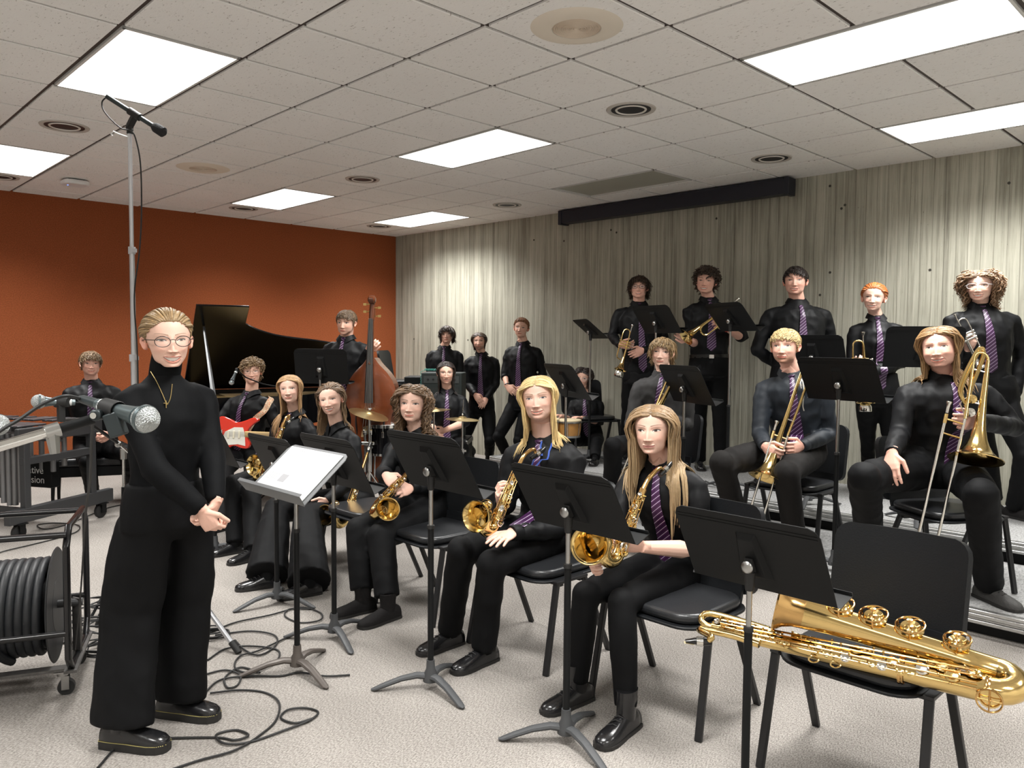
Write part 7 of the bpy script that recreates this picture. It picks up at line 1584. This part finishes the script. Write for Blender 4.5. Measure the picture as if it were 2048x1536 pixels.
# ---------------- vibraphone
def vibes():
    A = WZ(40, 1080, 0); B = WZ(203, 1035, 0); ey = (B-A).normalized(); ex = V((-ey.y, ey.x, 0)); 
    if ex.x > 0: ex = -ex          # ex to the left (away from the visible end)
    L_ = Matrix((ex, ey, V((0, 0, 1)))).transposed().to_4x4()
    t = thing('vibraphone', 'large mallet instrument on a black wheeled frame with grey resonator tubes at the left', 'vibraphone', A); F = Matrix.Translation(A) @ L_
    def put(nm, m, mm, par=None, **k): m.v = [tuple(L_ @ V(v)) for v in m.v]; return obj(nm, m, mm, par or t, **k)
    d = (B-A).length; fm = mat('vibe_frame_black', (.035, .036, .038), .45); tube_m = mat('resonator_grey', (.22, .22, .225), .45, .5); barm = mat('vibe_bar_dark', (.05, .05, .055), .35, .4)
    for x in (0, 1.35):
        m = MB(); m.box((x, d/2, .185), (.06, d+.22, .11)); put('end_beam', m, fm, bevel=.006, smooth=False)
        for y in (.06, d-.10): m = MB(); m.box((x, y, .50), (.055, .055, .54)); put('post', m, fm, bevel=.005, smooth=False)
        m = MB(); m.box((x, d/2-.02, .60), (.05, d-.1, .055)); put('end_rail', m, fm, bevel=.004, smooth=False)
        m = MB(); m.box((x, d/2, .80), (.04, d+.02, .11)); put('top_end', m, fm, bevel=.006, smooth=False)
        for y in (0, d):
            m = MB(); m.box((x, y, .126), (.09, .08, .008)); m.box((x-.03, y, .085), (.006, .05, .08)); m.box((x+.03, y, .085), (.006, .05, .08)); m.cyl((x-.036, y-.01, .06), (x+.036, y-.01, .06), .008); k = put('caster', m, stand_m)
            m = MB(); m.lathe([(0, -.018), (.04, -.018), (.058, -.014), (.062, 0), (.058, .014), (.04, .018), (0, .018)], 28, frame((x, y-.01, .062), (1, 0, 0))); put('wheel', m, rub, k)
    for y in (.05, d/2, d-.05): m = MB(); m.box((.68, y, .74), (1.36, .03, .06)); put('long_rail', m, fm, smooth=False, bevel=.004)
    m = MB(); m.box((.68, .10, .20), (1.36, .045, .045)); put('stretcher', m, fm, smooth=False); m = MB(); m.tube([(0.03, d-.1, .56), (1.3, .1, .30)], .008); put('cross_brace', m, fm)
    for i in range(22):
        x = .05+.058*i; l = .30-.004*abs(i-3)*3; m = MB(); m.box((x, .16, .865), (.046, l, .014)); put('tone_bar', m, barm, bevel=.004)
        if i % 7 not in (2, 6): m = MB(); m.box((x+.029, .16+.34, .880), (.042, l-.02, .014)); put('tone_bar', m, barm, bevel=.004)
    for i in range(22):
        x = .05+.058*i; l = (.30+.13*math.sin((i+1)*.42)) if i < 12 else .32+.01*i; m = MB(); m.cyl((x, .12, .76-l-.1), (x, .12, .80), .021, n=18); put('resonator', m, tube_m)
        if i % 2 == 0: m = MB(); m.cyl((x+.02, .50, .78-l*.8), (x+.02, .50, .82), .021, n=16); put('resonator', m, tube_m)
    m = MB(); m.box((.65, .33, .905), (1.42, d*.72, .006)); 
    # black percussion bag hanging under the frame
    bg = MB(); bg.plate([(.20, .30), (1.1, .30), (1.1, .52), (1.02, .56), (.28, .56), (.20, .52)], .09, Matrix.Translation((0, .58, 0)) @ Matrix.Rotation(R_(90), 4, 'X')); bv = MB(); bv.v = [tuple(F @ V(v)) for v in bg.v]; bv.f = bg.f
    o = obj('stick_bag', bv, stand_m, None, bevel=.01); tag(o, 'black stick bag with white lettering hanging inside the vibraphone frame', 'bag')
    for s_, z in (('Innovative', .445), ('Percussion', .365)):
        text_mesh(s_, .085, white_p, o, F @ (Matrix.Translation((.45, .486, z)) @ Matrix(((-1, 0, 0, 0), (0, 0, -1, 0), (0, 1, 0, 0), (0, 0, 0, 1)))))
vibes()
# ---------------- cables on the floor
CG = 'thin black cables lying on the carpet'
def fc(lbl, pts, r=.0045, z=.006): cable(lbl, [WZ(x, y, z+.0015*(i % 3)) for i, (x, y) in enumerate(pts)], r, name='floor_cable', grp=CG)
fc('black cable with a single loop on the carpet in front of the conductor', [(195, 1536), (240, 1490), (300, 1478), (430, 1475), (470, 1480), (497, 1470), (470, 1460), (432, 1470), (450, 1487), (500, 1484), (570, 1460), (620, 1440), (636, 1424), (610, 1416), (575, 1420), (562, 1436), (590, 1446), (628, 1436)])
fc('black cable crossing the bottom edge right of the conductor', [(340, 1540), (400, 1520), (470, 1500), (520, 1470), (552, 1440), (558, 1405), (530, 1385), (480, 1380), (420, 1386)])
fc('black cable running from the tall stand foot towards the printed-page stand', [(405, 1390), (440, 1360), (500, 1352), (560, 1352), (600, 1345), (650, 1352), (700, 1350)])
fc('black cable looping under the stand of the young woman in flared trousers', [(420, 1265), (470, 1245), (540, 1230), (600, 1215), (640, 1225), (640, 1240), (600, 1245), (570, 1232), (580, 1218), (620, 1218)])
fc('wide black cable loop right of the tall stand leg', [(415, 1320), (450, 1298), (500, 1292), (555, 1300), (550, 1325), (500, 1345), (470, 1335), (480, 1312), (520, 1300), (600, 1262)])
fc('black cable curving beside the tripod foot', [(430, 1270), (500, 1262), (548, 1270), (552, 1290), (520, 1310), (490, 1300), (470, 1280)])
fc('black cable behind the conductor feet', [(405, 1350), (450, 1340), (480, 1350), (475, 1370), (455, 1375), (450, 1355), (480, 1335), (520, 1345)])
fc('black cable with an oval loop near the vibraphone wheels', [(250, 1008), (215, 1016), (180, 1030), (130, 1050), (90, 1058), (75, 1050), (110, 1046), (155, 1050), (155, 1062), (120, 1075), (60, 1090), (0, 1105), (-60, 1130)])
fc('black cable on the carpet behind the reel at the left edge', [(-40, 1150), (20, 1140), (60, 1135), (70, 1145), (50, 1152), (0, 1158), (-40, 1160)])
fc('black cable on the floor behind the guitarist stand', [(430, 1045), (480, 1035), (520, 1045), (560, 1060)])
rg = random.Random(9)
for i in range(9):
    c = WZ(215+rg.uniform(-25, 22), 1270+rg.uniform(-50, 45), 0); pts = []; r1 = rg.uniform(.09, .2); r2 = rg.uniform(.06, .12); a0 = rg.uniform(0, 6)
    for k_ in range(18): a = a0+k_*.62; pts.append(c+V((math.cos(a)*r1*(1+.05*k_*rg.uniform(-.5, .5)), math.sin(a)*r2, .008+.009*i+.01*rg.random())))
    cable('black cable coil in the tangled heap beside the cable reel', pts, .004, name='floor_cable', k=4, grp='tangled cables beside the reel')
for i in range(4):
    c = WZ(422+rg.uniform(-8, 6), 1285+rg.uniform(-15, 15), 0); pts = [c+V((math.cos(k_*.62)*.08, math.sin(k_*.62)*.06, .006+.008*i+.004*rg.random())) for k_ in range(16)]
    cable('small coil of black cable against the conductor trouser leg', pts, .004, name='floor_cable', k=4, grp='small cable coils by the trouser leg')
m = MB(); 
for (a, b) in (((1400, 960), (1480, 985)),): pass
cable('black cable lying on the riser by the feet of the curly-haired trumpeter', [WZ(1410, 962, H2+.006), WZ(1440, 972, H2+.006), WZ(1480, 968, H2+.006), WZ(1520, 975, H2+.006)], .005, name='floor_cable', grp='cables on the risers')
cable('black cable lying on the lower riser right of the blond trombonist', [WZ(1560, 1040, H1+.006), WZ(1600, 1035, H1+.006), WZ(1650, 1040, H1+.006), WZ(1700, 1052, H1+.006), WZ(1780, 1070, H1+.006)], .005, name='floor_cable', grp='cables on the risers')
# necklace of the conductor
K = PP['conductor']; pts = []
for p in [(305, 745, 0), (312, 758, -.05), (328, 780, -.1), (341, 796, -.12), (346, 797, -.12), (352, 778, -.1), (354, 752, -.05)]:
    w = K['J'](p); loc, nn, ix, ds = K['bvh'].find_nearest(w); pts.append(loc+nn*.006)
m = MB(); m.tube(spline(pts, 4), .0012, n=5); nk_ = K['put']('necklace', m, gold_thin); m = MB(); q = pts[3]; m.bar(q+V((0, -.003, .012)), q+V((0, -.003, -.016)), .003, .002); m.bar(q+V((-.008, -.003, .002)), q+V((.008, -.003, .002)), .003, .002); K['put']('cross_pendant', m, gold_thin, parent=nk_, smooth=False)
